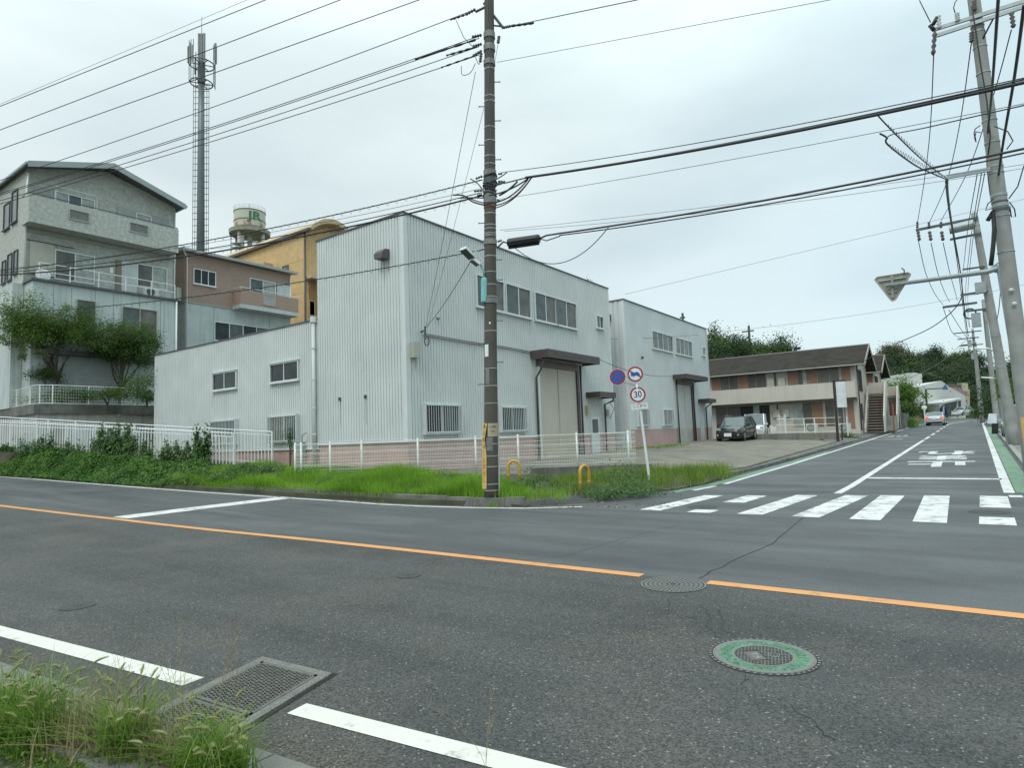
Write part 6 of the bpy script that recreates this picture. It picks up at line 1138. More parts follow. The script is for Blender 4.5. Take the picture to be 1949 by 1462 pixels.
# ================= CARS =================
carglass = mat('car_glass', (.10, .13, .13), .06, 0, .2, 1, spec=.9); tyre = mat('tyre', (.02, .02, .02), .8, 0, .1, 5); rimm = mat('rim_metal', (.35, .36, .37), .3, .7, .05, 5)
def car(loc, rz, label, body, L_=4.5, Wd=1.75, H=1.65, hood=.98, belt=1.0, kind='suv', rear=False, name='parked_car'):
    o = thing(name, (0, 0, 0), label, 'car'); w_ = Wd/2           # front faces -y
    if kind == 'suv': st = [(0, .62, .35, .60), (.08, .86, .25, .78), (.35, .97, .2, .88), (1.15, 1, .2, .98), (1.3, 1, .2, 1.02), (3.9, 1, .2, 1.05), (4.35, .96, .22, 1.02), (4.5, .86, .35, .85)]; cab = (1.15, 1.95, 3.75, 4.35)
    elif kind == 'van': st = [(0, .80, .3, .60), (.05, .93, .2, .85), (.2, .99, .18, .95), (.5, 1, .18, 1.0), (3.1, 1, .18, 1.0), (3.35, .98, .2, .98), (3.4, .93, .3, .9)]; cab = (.25, .75, 3.1, 3.35)
    else: st = [(0, .62, .3, .55), (.1, .86, .2, .68), (.5, .97, .18, .78), (1.2, 1, .18, .92), (3.7, 1, .18, 1.0), (4.2, .97, .22, 1.05), (4.42, .9, .35, .95), (4.5, .84, .4, .8)]; cab = (1.0, 2.1, 3.4, 4.3)
    k = L_/st[-1][0]; rows = []
    for (y, ww, zb, zt) in st:
        W_ = w_*ww; zm = (zb+zt)*.5; rows.append([(-W_*.9, y*k, zb), (-W_, y*k, zb+.12), (-W_, y*k, zm+.1), (-W_*.96, y*k, zt-.06), (-W_*.86, y*k, zt), (0, y*k, zt+.025), (W_*.86, y*k, zt), (W_*.96, y*k, zt-.06), (W_, y*k, zm+.1), (W_, y*k, zb+.12), (W_*.9, y*k, zb)])
    mb = MB(); mb.grid(rows); mb.add(rows[0], [tuple(range(11))]); mb.add(rows[-1], [tuple(range(11))[::-1]]); mb.add([p for r in rows for p in (r[0], r[10])], [(2*i, 2*i+1, 2*i+3, 2*i+2) for i in range(len(rows)-1)])
    bo = mb.build('body', body, o, smooth=True)
    a0, a1, a2, a3 = [c*k for c in cab]; zt0 = st[3][3]-.04; wr = w_*(.78 if kind != 'van' else .88); wb = w_*.94
    B = [(-wb, a0, zt0), (wb, a0, zt0), (wb, a3, zt0+.02), (-wb, a3, zt0+.02)]; T = [(-wr, a1, H-.05), (wr, a1, H-.05), (wr, a2, H-.05), (-wr, a2, H-.05)]
    mb = MB(); mb.add(B+T, [(0, 1, 5, 4), (1, 2, 6, 5), (2, 3, 7, 6), (3, 0, 4, 7), (4, 5, 6, 7)]); mb.build('window', carglass, o)
    mb = MB(); mb.grid([[(-wr*f, a1-.03+(a2-a1+.06)*t, H-.05+.055*(1-f*f)*(1-(2*t-1)**4)) for f in np.linspace(-1.02, 1.02, 7)] for t in np.linspace(0, 1, 7)]); mb.box(-wr*1.01, wr*1.01, a1-.03, a2+.03, H-.07, H-.045); mb.build('roof', body, o, smooth=False)
    mb = MB()
    for i in range(4): mb.tube([np.array(B[i])*1.0, np.array(T[i])], .038, 6)
    for t in (.36, .68):
        for s in (-1, 1): y = a0+(a3-a0)*t; mb.tube([(s*wb*1.005, y, zt0), (s*wr*1.01, a1+(a2-a1)*(t*.95), H-.05)], .032, 6)
    build_each(mb, 'pillar', body, o)
    for x in (-1, 1):
        for y in (.18, .80):
            c = np.array([x*(w_-.1), y*L_, .33]); mb = MB(); mb.tube([c-(.11, 0, 0), c+(.11, 0, 0)], .33, 18); wl = mb.build('wheel', tyre, o); mb = MB(); mb.tube([c-(.115, 0, 0), c+(.115, 0, 0)], .2, 12); mb.build('rim', rimm, wl)
    lit = mat('headlight', (.55, .58, .56), .15, .2, .05, 8)
    for x in (-1, 1):
        mb = MB(); zz = .78 if kind == 'suv' else .72; mb.obox((x*w_*.68, .12*1.0, zz), (w_*.17, -.0, .02*x), (0, .1, 0), (0, 0, .055 if kind != 'van' else .11)); mb.build('headlight', lit, o)
        mb = MB(); mb.obox((x*(w_+.1), a0+.35, zt0+.08), (.09, 0, 0), (0, .05, 0), (0, 0, .07)); mb.build('mirror', black if kind != 'van' else body, o)
        if kind == 'suv': mb = MB(); mb.tube([(x*wr*.95, a1+.2, H-.02), (x*wr*.97, a1+.3, H+.05), (x*wr*.97, a2-.2, H+.05), (x*wr*.95, a2-.1, H-.02)], .022, 5); mb.build('roof_rail', galv, o)
        if rear: mb = MB(); mb.obox((x*w_*.74, L_-.03, .85), (w_*.15, 0, 0), (0, .05, 0), (0, 0, .10)); t_ = mb.build('tail_light', taillit, o)
    mb = MB(); mb.obox((0, .02, .42), (.24, 0, 0), (0, .03, 0), (0, 0, .11)); mb.build('number_plate', white, o)
    if kind != 'van': mb = MB(); mb.obox((0, .06, .66), (w_*.46, 0, 0), (0, .03, 0), (0, 0, .07)); mb.build('radiator_grille', black, o)
    mb = MB(); mb.obox((0, .04, .24), (w_*.86, 0, 0), (0, .05, 0), (0, 0, .07)); mb.build('bumper', black if kind == 'suv' else body, o)
    if kind == 'suv':
        for x in (-1, 1): mb = MB(); mb.tube([(x*w_*.74, .03, .4), (x*w_*.74, .12, .4)], .06, 8); mb.build('fog_lamp', lit, o)
    if rear: mb = MB(); mb.obox((0, L_, .78), (.2, 0, 0), (0, .02, 0), (0, 0, .09)); mb.build('number_plate', white, o); mb = MB(); mb.obox((0, L_-.02, .32), (w_*.8, 0, 0), (0, .04, 0), (0, 0, .09)); mb.build('bumper', black, o)
    o.location = tuple(map(float, loc)); o.rotation_euler = (0, 0, rz); return o
taillit = mat('tail_light_red', (.5, .02, .01), .2, var=0)
_e = taillit.node_tree.nodes['Principled BSDF']; _e.inputs['Emission Color'].default_value = (1, .08, .04, 1); _e.inputs['Emission Strength'].default_value = 1.2
def carpaint(n, c, r=.25): return mat(n, c, r, .15, .04, 1, coat=.8)
car((-12.25, 41.0, lotz(-12.2, 42.5)), 0, 'dark green-black estate car with roof rails parked facing the camera on the forecourt', carpaint('paint_dark', (.02, .026, .026)), 4.1)
pv = PY(1434, 833, 48.2); car((pv[0]+.1, 48.2, pv[2]-.05), radians(10), 'small white box-shaped van parked behind the low wall beside the dark car', carpaint('paint_white', (.62, .64, .63)), 3.4, 1.48, 1.85, kind='van')
cg = GR(1784, 810); car((cg[0], cg[1]-4.2, HR(cg[0], cg[1])), radians(4), 'silver car with red tail lights lit seen from behind, driving away down the road', carpaint('paint_silver', (.48, .52, .54)), 4.2, 1.75, 1.5, kind='sedan', rear=True, name='moving_car') if False else None
cc_ = car((0, 0, 0), 0, 'silver car with red tail lights lit, driving away down the side road', carpaint('paint_silver', (.48, .52, .54)), 4.4, 1.75, 1.5, kind='sedan', rear=True, name='moving_car')
cc_.location = (float(cg[0]), float(cg[1]+4.4), float(HR(cg[0], cg[1]))); cc_.rotation_euler = (0, 0, pi+radians(-3))
gv = PY(1921, 838, 41.5); car((gv[0]+.75, 44.0, r2(42)+.05), 0, 'pale boxy van parked behind the poles at the right edge', carpaint('paint_pale', (.42, .46, .47)), 3.4, 1.6, 1.9, kind='van')
fv = RP(1819, 790, 105); car((fv[0], fv[1], fv[2]-.1), radians(-30), 'distant white car parked under the far canopy at the road bend', carpaint('paint_white', (.62, .64, .63)), 4.0, 1.7, 1.5, kind='sedan')
# ================= THINGS AT THE RIGHT =================
rb = GR(1893, 826); tb_ = thing('collection_box', rb, 'black box with slanted pale lid standing behind the second right pole', 'box'); D0 = (rb-CAM)@Fv
mb = MB(); a, b = RP(1888, 826, D0), RP(1900, 826, D0); mb.prism([a, b, RP(1900, 806, D0), RP(1888, 806, D0)], (0, .5, 0)); mb.build('box', black, tb_)
mb = MB(); mb.prism([RP(1879, 806, D0), RP(1897, 808, D0), RP(1897, 789, D0+.4), RP(1882, 788, D0+.4)], (0, .02, .03)); mb.build('lid', mat('lid_pale', (.5, .54, .55), .4), tb_)
pl_ = PY(1929, 850, 37); mb = MB(); mb.box(pl_[0]-.26, pl_[0]+.26, 37, 37.2, .1, pl_[2]+1.9); o = mb.build('gate_pillar', conc); tag(o, 'short concrete gate pillar behind the arm post at right', 'pillar')
mb = MB(); mb.box(xc(29)+5.2, xc(29)+5.35, 24, 29.5, .1, .55); o = mb.build('low_wall', concd); tag(o, 'low dark wall at the right edge behind the nearest pole', 'wall')
# far buildings round the bend ------------------------------------
def rn(o, n): old = ORG[o.name]; o.name = n; ORG[o.name] = old
def slab(name, label, cat, pts, D, th, m, root=None):
    P = [RP(px, py, D) for px, py in pts]; back = np.array([Fv[0], Fv[1], 0])/np.hypot(Fv[0], Fv[1]); c = P[0]
    o = root or thing(name, (c[0], c[1], 1.5), label, cat); mb = MB(); mb.prism(P, back*th); mb.build('wall' if not root else name, m, o); return o
wfar = mat('far_white', (.55, .56, .53), .7, 0, .06, .4, streak=.2, scol=(.4, .4, .38)); cfar = mat('far_cream', (.48, .43, .33), .8, 0, .08, .5); rfar = mat('far_roof', (.13, .12, .12), .8, 0, .1, .5)
w1 = slab('', 'large white workshop with sloping roof at the far road bend', 'workshop', [(1739, 800), (1738, 738), (1792, 725), (1806, 736), (1838, 754), (1838, 800)], 112, 12, wfar)
rn(w1, 'workshop'); slab('canopy', '', '', [(1794, 766), (1830, 757), (1831, 760), (1795, 769)], 106, 6, wfar, w1); slab('shutter_opening', '', '', [(1797, 792), (1797, 768), (1829, 762), (1829, 790)], 111.9, .05, mat('opening_dark', (.06, .07, .07), .6), w1)
slab('office_panel', '', '', [(1793, 792), (1793, 771), (1810, 770), (1810, 791)], 111.7, .1, glassg, w1)
for x in (1796, 1822): slab('canopy_post', '', '', [(x, 795), (x, 762), (x+1.5, 762), (x+1.5, 795)], 106.5, .2, wfar, w1)
slab('flue', '', '', [(1733, 795), (1733, 737), (1739, 737), (1741, 795)], 111, 1, steeld, w1)
w2_ = slab('', 'white windowless block rising behind the bright green tree', 'building', [(1722, 800), (1722, 712), (1738, 709), (1755, 712), (1756, 800)], 120, 8, wfar); rn(w2_, 'storage_block')
w3_ = slab('', 'cream house with brown hipped roof beyond the workshop', 'house', [(1795, 790), (1795, 745), (1843, 752), (1846, 790)], 118, 7, cfar); rn(w3_, 'house')
slab('roof', '', '', [(1790, 748), (1806, 737), (1826, 738), (1845, 753)], 117, 8, mat('roof_tanbrown', (.30, .22, .17), .8), w3_)
slab('window', '', '', [(1826, 766), (1826, 757), (1838, 758), (1838, 767)], 117.8, .1, black, w3_)
w4_ = slab('', 'house with dark grey roof and cream chimney block highest at the far bend', 'house', [(1800, 760), (1800, 740), (1846, 740), (1846, 790)], 128, 5, cfar); rn(w4_, 'house'); slab('roof', '', '', [(1795, 741), (1800, 731), (1840, 731), (1846, 741)], 127, 6, rfar, w4_); slab('chimney', '', '', [(1833, 745), (1833, 729), (1842, 729), (1843, 745)], 126.5, 2, cfar, w4_)
pk = slab('', 'small pink-walled shed beside the bushes at the far left of the road', 'shed', [(1735, 800), (1735, 777), (1754, 772), (1757, 797)], 88, 2, mat('pink_far', (.42, .24, .21), .8)); rn(pk, 'shed'); slab('window', '', '', [(1741, 789), (1741, 782), (1750, 782), (1750, 789)], 87.9, .1, black, pk)
bl2 = slab('', 'brown roofed building peeping over the second apartment block', 'house', [(1668, 720), (1668, 703), (1688, 700), (1694, 704), (1694, 720)], 100, 8, mat('far_brown', (.18, .15, .12), .8)); rn(bl2, 'house')
fs = thing('road_sign_post', GR(1764, 806), 'distant post with arm carrying a blue triangular crossing sign', 'road sign'); Df = 90.
mb = MB(); mb.tube([RP(1766, 806, Df), RP(1762, 741, Df)], .14, 8); mb.tube([RP(1762, 741, Df), RP(1796, 739, Df)], .09, 6); build_each(mb, 'post', steeld, fs)
mb = MB(); mb.prism([RP(1794, 742, Df-.2), RP(1804, 742, Df-.2), RP(1804, 739, Df-.2), RP(1799.5, 731, Df-.2), RP(1794, 738, Df-.2)], (0, .1, 0)); mb.build('blue_sign', mat('blue_far', (.05, .19, .34), .5), fs)
mb = MB(); mb.tube([RP(1761.5, 806, 80), RP(1759, 776, 80)], .09, 6); mb.sphere(RP(1759, 776, 80), .3, 10, 6, (1, .15, 1)); o = mb.build('road_mirror', white); tag(o, 'slim white roadside mirror post near the silver car', 'mirror')
bb2 = thing('vending_box', RP(1796, 788, 108), 'small dark blue box outside the far workshop', 'box'); mb = MB(); c = RP(1796, 786, 108); mb.box(c[0]-.5, c[0]+.5, c[1], c[1]+.6, c[2]-.9, c[2]+.9); mb.build('box', mat('box_navy', (.04, .05, .22), .5), bb2)
# far power pole over the trees behind the small warehouse
pf_ = RP(1426, 655, 85); o = thing('utility_pole', (pf_[0], pf_[1], 8), 'distant pole with one cross arm rising above the trees behind the apartments', 'utility pole'); mb = MB(); mb.tube([(pf_[0], pf_[1], 8), RP(1425, 620, 85)], .16, 6); mb.build('shaft', steeld, o); mb = MB(); mb.tube([RP(1412, 632, 85), RP(1435, 629, 85)], .1, 4); mb.build('cross_arm', steeld, o)
pf_ = RP(1299, 612, 75); o = thing('utility_pole', (pf_[0], pf_[1], 8), 'distant pole tip peeping over the small warehouse roof', 'utility pole'); mb = MB(); mb.tube([(pf_[0], pf_[1], 8), RP(1299, 596, 75)], .14, 6); mb.build('shaft', steeld, o); mb = MB(); mb.tube([RP(1294, 605, 75), RP(1304, 604, 75)], .1, 4); mb.build('cross_arm', steeld, o)
# ================= VEGETATION =================
def leaves(C, size, nrm=None, asp=.45, rs=RNG, jit=.35):
    n = len(C); size = np.broadcast_to(np.asarray(size, float), (n,))*rs.uniform(1-jit, 1+jit, n)
    a = rs.normal(size=(n, 3)); a /= np.linalg.norm(a, axis=1)[:, None]
    if nrm is not None: a = a*.75+nrm; a /= np.linalg.norm(a, axis=1)[:, None]
    b = rs.normal(size=(n, 3)); b -= (b*a).sum(1)[:, None]*a; b /= np.linalg.norm(b, axis=1)[:, None]; c = np.cross(a, b)
    L_ = b*size[:, None]*.5; W_ = c*size[:, None]*asp*.5; up = a*size[:, None]*.12
    V = np.stack([C-L_, C-W_+up-L_*.1, C+L_-up, C+W_+up-L_*.1], 1).reshape(-1, 3); F = np.arange(4*n).reshape(-1, 4); return V, F
def blades(P, h, wd, lean=.35, rs=RNG, seg=3, az=None):
    n = len(P); h = np.broadcast_to(np.asarray(h, float), (n,))*rs.uniform(.55, 1.25, n); th = rs.uniform(0, 2*pi, n) if az is None else az; d = np.stack([np.cos(th), np.sin(th), np.zeros(n)], 1); s = np.stack([-np.sin(th), np.cos(th), np.zeros(n)], 1)*wd/2
    ln = np.abs(rs.normal(lean, lean*.6, n))*h; V = []
    for k in range(seg+1):
        t = k/seg; c = P+d*(ln*t*t)[:, None]+np.array([0, 0, 1.])*(h*(t-.25*t*t*np.minimum(1, ln/h)))[:, None]; ww = (1-t*.92); V += [c-s*ww, c+s*ww]
    V = np.stack(V, 1).reshape(-1, 3); m = 2*(seg+1); base = (np.arange(n)*m)[:, None]; F = np.concatenate([base+np.array([[2*k, 2*k+1, 2*k+3, 2*k+2]]) for k in range(seg)], 1).reshape(-1, 4); return V, F
def join(*VF):
    Vs, Fs, o = [], [], 0
    for V, F in VF: Vs.append(V); Fs.append(F+o); o += len(V)
    return np.concatenate(Vs), np.concatenate(Fs)
ivy_m = leafmat('ivy_leaf', (.05, .12, .024), (.14, .27, .055), (.25, .40, .09), 1.0, .4); grass_m = leafmat('grass_blade', (.13, .26, .02), (.28, .50, .045), (.42, .60, .10), .9, .45); weed_m = leafmat('weed_leaf', (.05, .10, .035), (.12, .21, .065), (.2, .28, .1), 2)
vine_m = leafmat('vine_leaf', (.045, .105, .028), (.12, .22, .06), (.16, .25, .08), 2); tree_m = leafmat('tree_leaf', (.06, .12, .022), (.165, .26, .05), (.27, .36, .09), .8, .5); tree2_m = leafmat('tree_leaf_dark', (.05, .10, .025), (.12, .195, .045), (.2, .28, .08), .8, .4)
hill_m = leafmat('hill_leaf', (.026, .055, .024), (.062, .105, .042), (.10, .14, .06), .16, .25); hill2_m = leafmat('hill_leaf_olive', (.045, .065, .03), (.105, .125, .055), (.15, .165, .08), .16, .25); hill3_m = leafmat('hill_leaf_mid', (.035, .07, .02), (.09, .15, .04), (.15, .21, .07), .2, .3); bright_m = leafmat('tree_leaf_bright', (.07, .15, .02), (.18, .30, .06), (.26, .38, .1), .5, .4)
barkm = mat('bark', (.10, .08, .065), .9, 0, .3, 6, bump=.5, bscale=30)
def nz(x, y, s=1.): return sin(x*1.3*s+1)*cos(y*1.7*s)+.5*sin(x*3.1*s+y*2.3*s)
# ivy mound on the bank
n = 56000; X = RNG.uniform(FE0[0]*1.45, -20.2, n); T = RNG.uniform(0, 1, n)**.9
Y = np.array([y_far(x)+.22+(fyl(x)+.25-y_far(x)-.22)*t for x, t in zip(X, T)])
bul = np.array([.42*sin(pi*min(1, t*.9+.08))*(.75+.35*nz(x, y, 1.2)) for x, y, t in zip(X, Y, T)]); Z = np.array([bankz(x, y) for x, y in zip(X, Y)])+np.clip(bul, .03, .8)*RNG.uniform(.45, 1.1, n)
nr = np.stack([np.zeros(n), -np.ones(n)*.7, np.ones(n)*.8], 1); keep = (X < -22.0) | (RNG.uniform(0, 1, n) < (-20.2-X)/1.8)
V, F = leaves(np.stack([X, Y, Z], 1)[keep], .15, nr[keep], .42); o = np_mesh('ivy', V, F, ivy_m); tag(o, 'dark green creeping vines covering the bank below the white picket fences', 'ground cover', kind='stuff')
# vines climbing the picket fences
VV = []
for (px0, px1, dens, top) in ((40, 66, 240, .6), (70, 100, 420, .7), (98, 110, 150, .8), (120, 150, 260, .6), (152, 162, 120, .5), (178, 190, 150, .7), (192, 212, 800, 1.15), (212, 262, 1900, 1.25), (270, 292, 350, .7), (310, 372, 1100, .75), (374, 402, 1100, 1.25), (2, 30, 300, .3)):
    pxs = np.concatenate([RNG.uniform(px0, px1, dens)+RNG.normal(0, 3, dens)]); ph = RNG.uniform(0, 6)
    for q in pxs:
        t = (445-q)/445; p = FE1+(FE0-FE1)*0; lo, hi = 0., 1.
        for _ in range(18):
            m_ = (lo+hi)/2
            if PR(FE1+(FE0-FE1)*m_)[0] > q: lo = m_
            else: hi = m_
        p = FE1+(FE0-FE1)*lo; VV.append(p+np.array([0, RNG.normal(-.06, .07), -1.4+RNG.uniform(0, 1)**.8*1.4*top*(.72+.2*sin(q*.31+ph)+.13*sin(q*.83+ph*2))*RNG.uniform(.75, 1.1)]))
VV = np.array(VV); V, F = leaves(VV, .13, np.tile([0, -1., .5], (len(VV), 1)), .55); o = np_mesh('climbing_vine', V, F, vine_m); tag(o, 'leafy vines climbing the front picket fence in clumps', 'vine', kind='stuff')
# bright grass on the bank
def inbank(n, x0, x1, ymin, ymax, prob=None):
    X = RNG.uniform(x0, x1, n); Y = np.array([y_far(x)+.30+ymin if x < -12 else 11.72+ymin for x in X]); Y = Y+RNG.uniform(0, 1, n)*(np.array([ymax(x) for x in X])-Y); return X, Y
def bz_(x, y): return bankz(x, y)-.03
n = 52000; X, Y = inbank(n, -23.0, -9.3, .12, lambda x: (13.9 if x < -15 else 13.6+(x+15)*.35 if x < -11 else 13.6)); Z = np.array([bz_(x, y) for x, y in zip(X, Y)])
dist = np.abs(np.stack([X, Y], 1)-PB[:2]).sum(1); hh = .30+.1*np.sin(X*1.7)+.06*np.sin(Y*4+X); V1 = blades(np.stack([X, Y, Z], 1), hh, .014, .5)
o = np_mesh('grass', *V1, grass_m); tag(o, 'bright green long grass on the raised bank between the kerb and the fences', 'grass', kind='stuff')
C2 = []
for _ in range(48):
    x = RNG.uniform(-22.5, -9.8) if _ < 12 else RNG.uniform(-22.5, -17.5); y = y_far(x)+.55+RNG.uniform(0, 1.9) if x < -12 else 11.9+RNG.uniform(0, 1.2); k = int(RNG.uniform(40, 130)); C2.append(np.stack([x+RNG.normal(0, .16, k), y+RNG.normal(0, .13, k), bz_(x, y)+.12+np.abs(RNG.normal(0, .13, k))], 1))
C2 = np.concatenate(C2); o = np_mesh('weed', *leaves(C2, .07, np.tile([0, -.5, 1.], (len(C2), 1)), .6), weed_m); tag(o, 'broad-leaved weeds mixed into the long grass of the bank', 'weeds', kind='stuff')
X, Y = inbank(420, -22, -9.6, .1, lambda x: 13.4 if x < -12 else 12.9); o = np_mesh('dry_grass', *blades(np.stack([X, Y, [bz_(x, y) for x, y in zip(X, Y)]], 1), .55, .007, .25), leafmat('straw_leaf', (.20, .17, .08), (.36, .33, .17), (.45, .42, .25), 3, .3)); tag(o, 'pale seeding stalks standing above the bank grass', 'grass', kind='stuff')
# weeds: leafy tufts along block wall, hoops, sign post, kerb
def tuft(pts, h, m, nm, label, cat, leafy=0, lsz=.05, per=60, spread=.25, wd=.012, lean=.4):
    VF = []
    for (x, y, z, s) in pts:
        k = int(per*s); P = np.stack([x+RNG.normal(0, spread*s, k), y+RNG.normal(0, spread*s, k), np.full(k, z-.02)], 1); VF.append(blades(P, h*s, wd, lean))
    o = np_mesh(nm, *join(*VF), m); tag(o, label, cat, kind='stuff'); return o
pts = []
for t in np.linspace(0, 1, 46): 
    for q in range(2): p = fp(s0-1.2+(Ss[-1]+.6-s0+1.2)*t, 0, -.25-.35*q); pts.append((p[0]+RNG.normal(0, .1), p[1]+RNG.normal(0, .1), .04, RNG.uniform(.5, 1.2)))
tuft(pts, .3, grass_m, 'grass', 'grass tufts along the foot of the block wall behind the yellow hoops', 'grass', per=55)
C_ = []
for (px, py, r_, zt_) in ((1010, 900, .45, .55), (1030, 905, .4, .45), (1000, 915, .35, .5), (1160, 905, .5, .6), (1180, 912, .6, .7), (1200, 905, .5, .65), (1170, 925, .45, .4), (1215, 925, .5, .5), (1060, 912, .3, .3), (1085, 915, .3, .25), (1130, 925, .35, .3), (1150, 930, .35, .3), (1235, 905, .3, .4)):
    g_ = G(px, py+14, .1); k = int(1100*r_); C_.append(np.stack([g_[0]+RNG.normal(0, r_*.55, k), g_[1]+RNG.normal(0, r_*.55, k), .05+np.abs(RNG.normal(0, .42, k))*zt_*.8], 1))
V, F = leaves(np.concatenate(C_), .075, np.tile([.3, -.6, .8], (sum(map(len, C_)), 1)), .5); o = np_mesh('weed', V, F, weed_m); tag(o, 'dark leafy weeds around the block wall corner and the sign post', 'weeds', kind='stuff')
pts = [];
for _ in range(230):
    t, q = RNG.uniform(.12, 1), RNG.uniform(0, .85); i = t*6; i0 = min(5, int(i)); f = i-i0; a = np.array(VF[i0])*(1-f)+np.array(VF[i0+1])*f; b = np.array(VB[i0])*(1-f)+np.array(VB[i0+1])*f; p = a+(b-a)*(q+.04); pts.append((p[0], p[1], p[2]+.08*sin(pi*q), RNG.uniform(.45, 1.15)*(1 if t > .15 else .5)))
tuft(pts, .32, leafmat('grass_verge', (.11, .18, .025), (.25, .36, .06), (.42, .42, .14), 1.5, .4), 'grass', 'yellow-green grass round the leaning sign post by the crossing', 'grass', per=60, spread=.2)
tuft([(PB[0]+dx, PB[1]+dy, .16 if dy > 0 else .02, s) for dx, dy, s in ((.3, .1, .8), (.5, .25, 1), (.8, .35, 1), (-.35, .1, .9), (1.1, .5, .9), (.2, -.25, .4), (.35, -.3, .35), (-.15, -.28, .3), (1.4, .8, .8), (.9, .9, 1), (.5, .8, 1), (1.6, .5, .5), (-.6, .2, 1))], .3, grass_m, 'grass', 'grass tufts crowding the foot of the brown pole', 'grass', per=90, spread=.16)
pts = [(x, y_far(x)+.25 if x < -12 else 11.5, .0, RNG.uniform(.2, .5)) for x in RNG.uniform(-22, -9.5, 60)]; pts += [(xc(y)-3.75-RNG.uniform(0, .1), y, r2(y)+.02, RNG.uniform(.2, .5)) for y in RNG.uniform(20, 44, 50)]+[(-14.6+RNG.normal(0, .15), y, lotz(-14.8, y), RNG.uniform(.3, .8)) for y in RNG.uniform(28.5, 34, 40)]+[(-13.8+RNG.normal(0, .5), y, lotz(-14, y), RNG.uniform(.3, .7)) for y in RNG.uniform(32.5, 36.5, 70)]
tuft(pts, .2, grass_m, 'grass', 'sparse grass growing in kerb joints and along the warehouse base', 'grass', per=40, spread=.1)
# litter of dry leaves
lc = []
for _ in range(260): t = RNG.uniform(0, 1); i0 = min(5, int(t*6)); f = t*6-i0; a = np.array(VF[i0])*(1-f)+np.array(VF[i0+1])*f; lc.append(a+np.array([RNG.normal(0, .12), RNG.normal(-.05, .12), .015]))
for _ in range(120): p = GR(RNG.uniform(960, 1300), RNG.uniform(955, 968)); lc.append(p+np.array([0, 0, .014]))
V, F = leaves(np.array(lc), .06, np.tile([0, 0, 4.], (len(lc), 1)), .6); o = np_mesh('fallen_leaves', V, F, leafmat('dry_leaf', (.16, .10, .05), (.38, .28, .17), (.5, .4, .28), 3, .1)); tag(o, 'dry fallen leaves scattered along the corner kerb', 'leaves', kind='stuff')
# trees ------------------------------------------------------------
def tree(name, base, label, cat, cc, cr, lm, nl=26, nleaf=9000, lsz=.11, clump=.55, th=.14, seed=1, group=None, top=.5, trunk2=False, flat=0., shell=.6, asp=.5, hang=None):
    rs = np.random.default_rng(seed); o = thing(name, base, label, cat, group); base = np.array(base, float); cc = np.array(cc, float); cr = np.array(cr, float)
    fork = base+(cc-base)*np.array([.55, .55, top])*1.0; mb = MB(); kink = base+(fork-base)*.5+rs.normal(0, .06, 3)*np.linalg.norm(fork-base)*.5
    mb.tube([base-np.array([0, 0, .2]), kink, fork], [th, th*.8, th*.62], 8); tips = []
    for k in range(nl):
        v = rs.normal(size=3); v /= np.linalg.norm(v); v[2] = v[2]*.9 if v[2] > -.3 else -v[2]*.5; tip = cc+v*cr*rs.uniform(shell, 1.0)
        mid = fork+(tip-fork)*.5+np.array([0, 0, .18*np.linalg.norm(tip-fork)*rs.uniform(.0, 1)])+rs.normal(0, .05, 3)*np.linalg.norm(cr)*.4; s = fork+(base-fork)*rs.uniform(0, .25)
        if k < 16: mb.tube([s, s+(mid-s)*.5+rs.normal(0, .04, 3)*np.linalg.norm(cr)*.5, mid, tip], [th*.42, th*.3, th*.2, th*.06], 5)
        tips += [(tip, 1.), (mid+(tip-mid)*.5, .8)]
        for q in range(2): tips.append((mid+(tip-mid)*rs.uniform(.3, 1)+rs.normal(0, .22, 3)*cr, .6))
    mb.build('trunk', barkm, o, smooth=True); w_ = np.array([t[1] for t in tips]); w_ *= rs.uniform(.4, 1.4, len(w_)); ks = rs.multinomial(nleaf, w_/w_.sum()); C = []
    for (tp_, w0), k in zip(tips, ks):
        r = clump*w0*rs.uniform(.6, 1.35); g = rs.normal(0, .5, (k, 3)); g[:, 2] *= (1-flat*.6); C.append(tp_+g*r)
    C = np.concatenate(C); nr = (C-cc)/cr; nr /= np.linalg.norm(nr, axis=1)[:, None]+1e-6; nr[:, 2] += .5
    V, F = leaves(C, lsz, nr*.8, asp, rs); np_mesh('crown', V, F, lm, o); return o
b1 = PX(126, 722, -37.3); tree('tree', (b1[0], b1[1], 3.95), 'spreading olive-green tree with bare lower limbs before the garage shutter, larger of two', 'tree', RP(86, 632, (b1-CAM)@Fv), (2.8, 2.6, 2.35), tree_m, 64, 25000, .10, .52, .10, 3, top=.38, flat=.2, shell=.3)
b2 = PX(228, 720, -37.2); tree('tree', (b2[0], b2[1], 3.95), 'smaller darker tree with ragged crown left of the lean-to end', 'tree', RP(236, 660, (b2-CAM)@Fv), (2.2, 2.1, 2.0), tree2_m, 50, 18000, .10, .5, .10, 5, top=.34, shell=.3)
def shrub(label, px, py, D, rx, rz_, lm, n=1800, lsz=.1, name='shrub', group=None, zb=None):
    c = RP(px, py, D); zb = c[2]-rz_ if zb is None else zb; rs = np.random.default_rng(int(px*7+py)); k = 9; o = thing(name, (c[0], c[1], zb), label, 'shrub', group); C = []
    for _ in range(k): q = c+np.array([rs.normal(0, rx*.45), rs.normal(0, rx*.45), rs.uniform(-.6, .6)*rz_]); C.append(q+rs.normal(0, .38, (n//k, 3))*np.array([rx, rx, rz_])*.8)
    C = np.concatenate(C); V, F = leaves(C, lsz, None, .5, rs); np_mesh('foliage', V, F, lm, o); mb = MB()
    for _ in range(4): mb.tube([(c[0], c[1], zb-.1), c+rs.normal(0, .3, 3)*np.array([rx, rx, rz_])], [.04, .012], 5)
    mb.build('stem', barkm, o); return o
Dw = (b1-CAM)@Fv
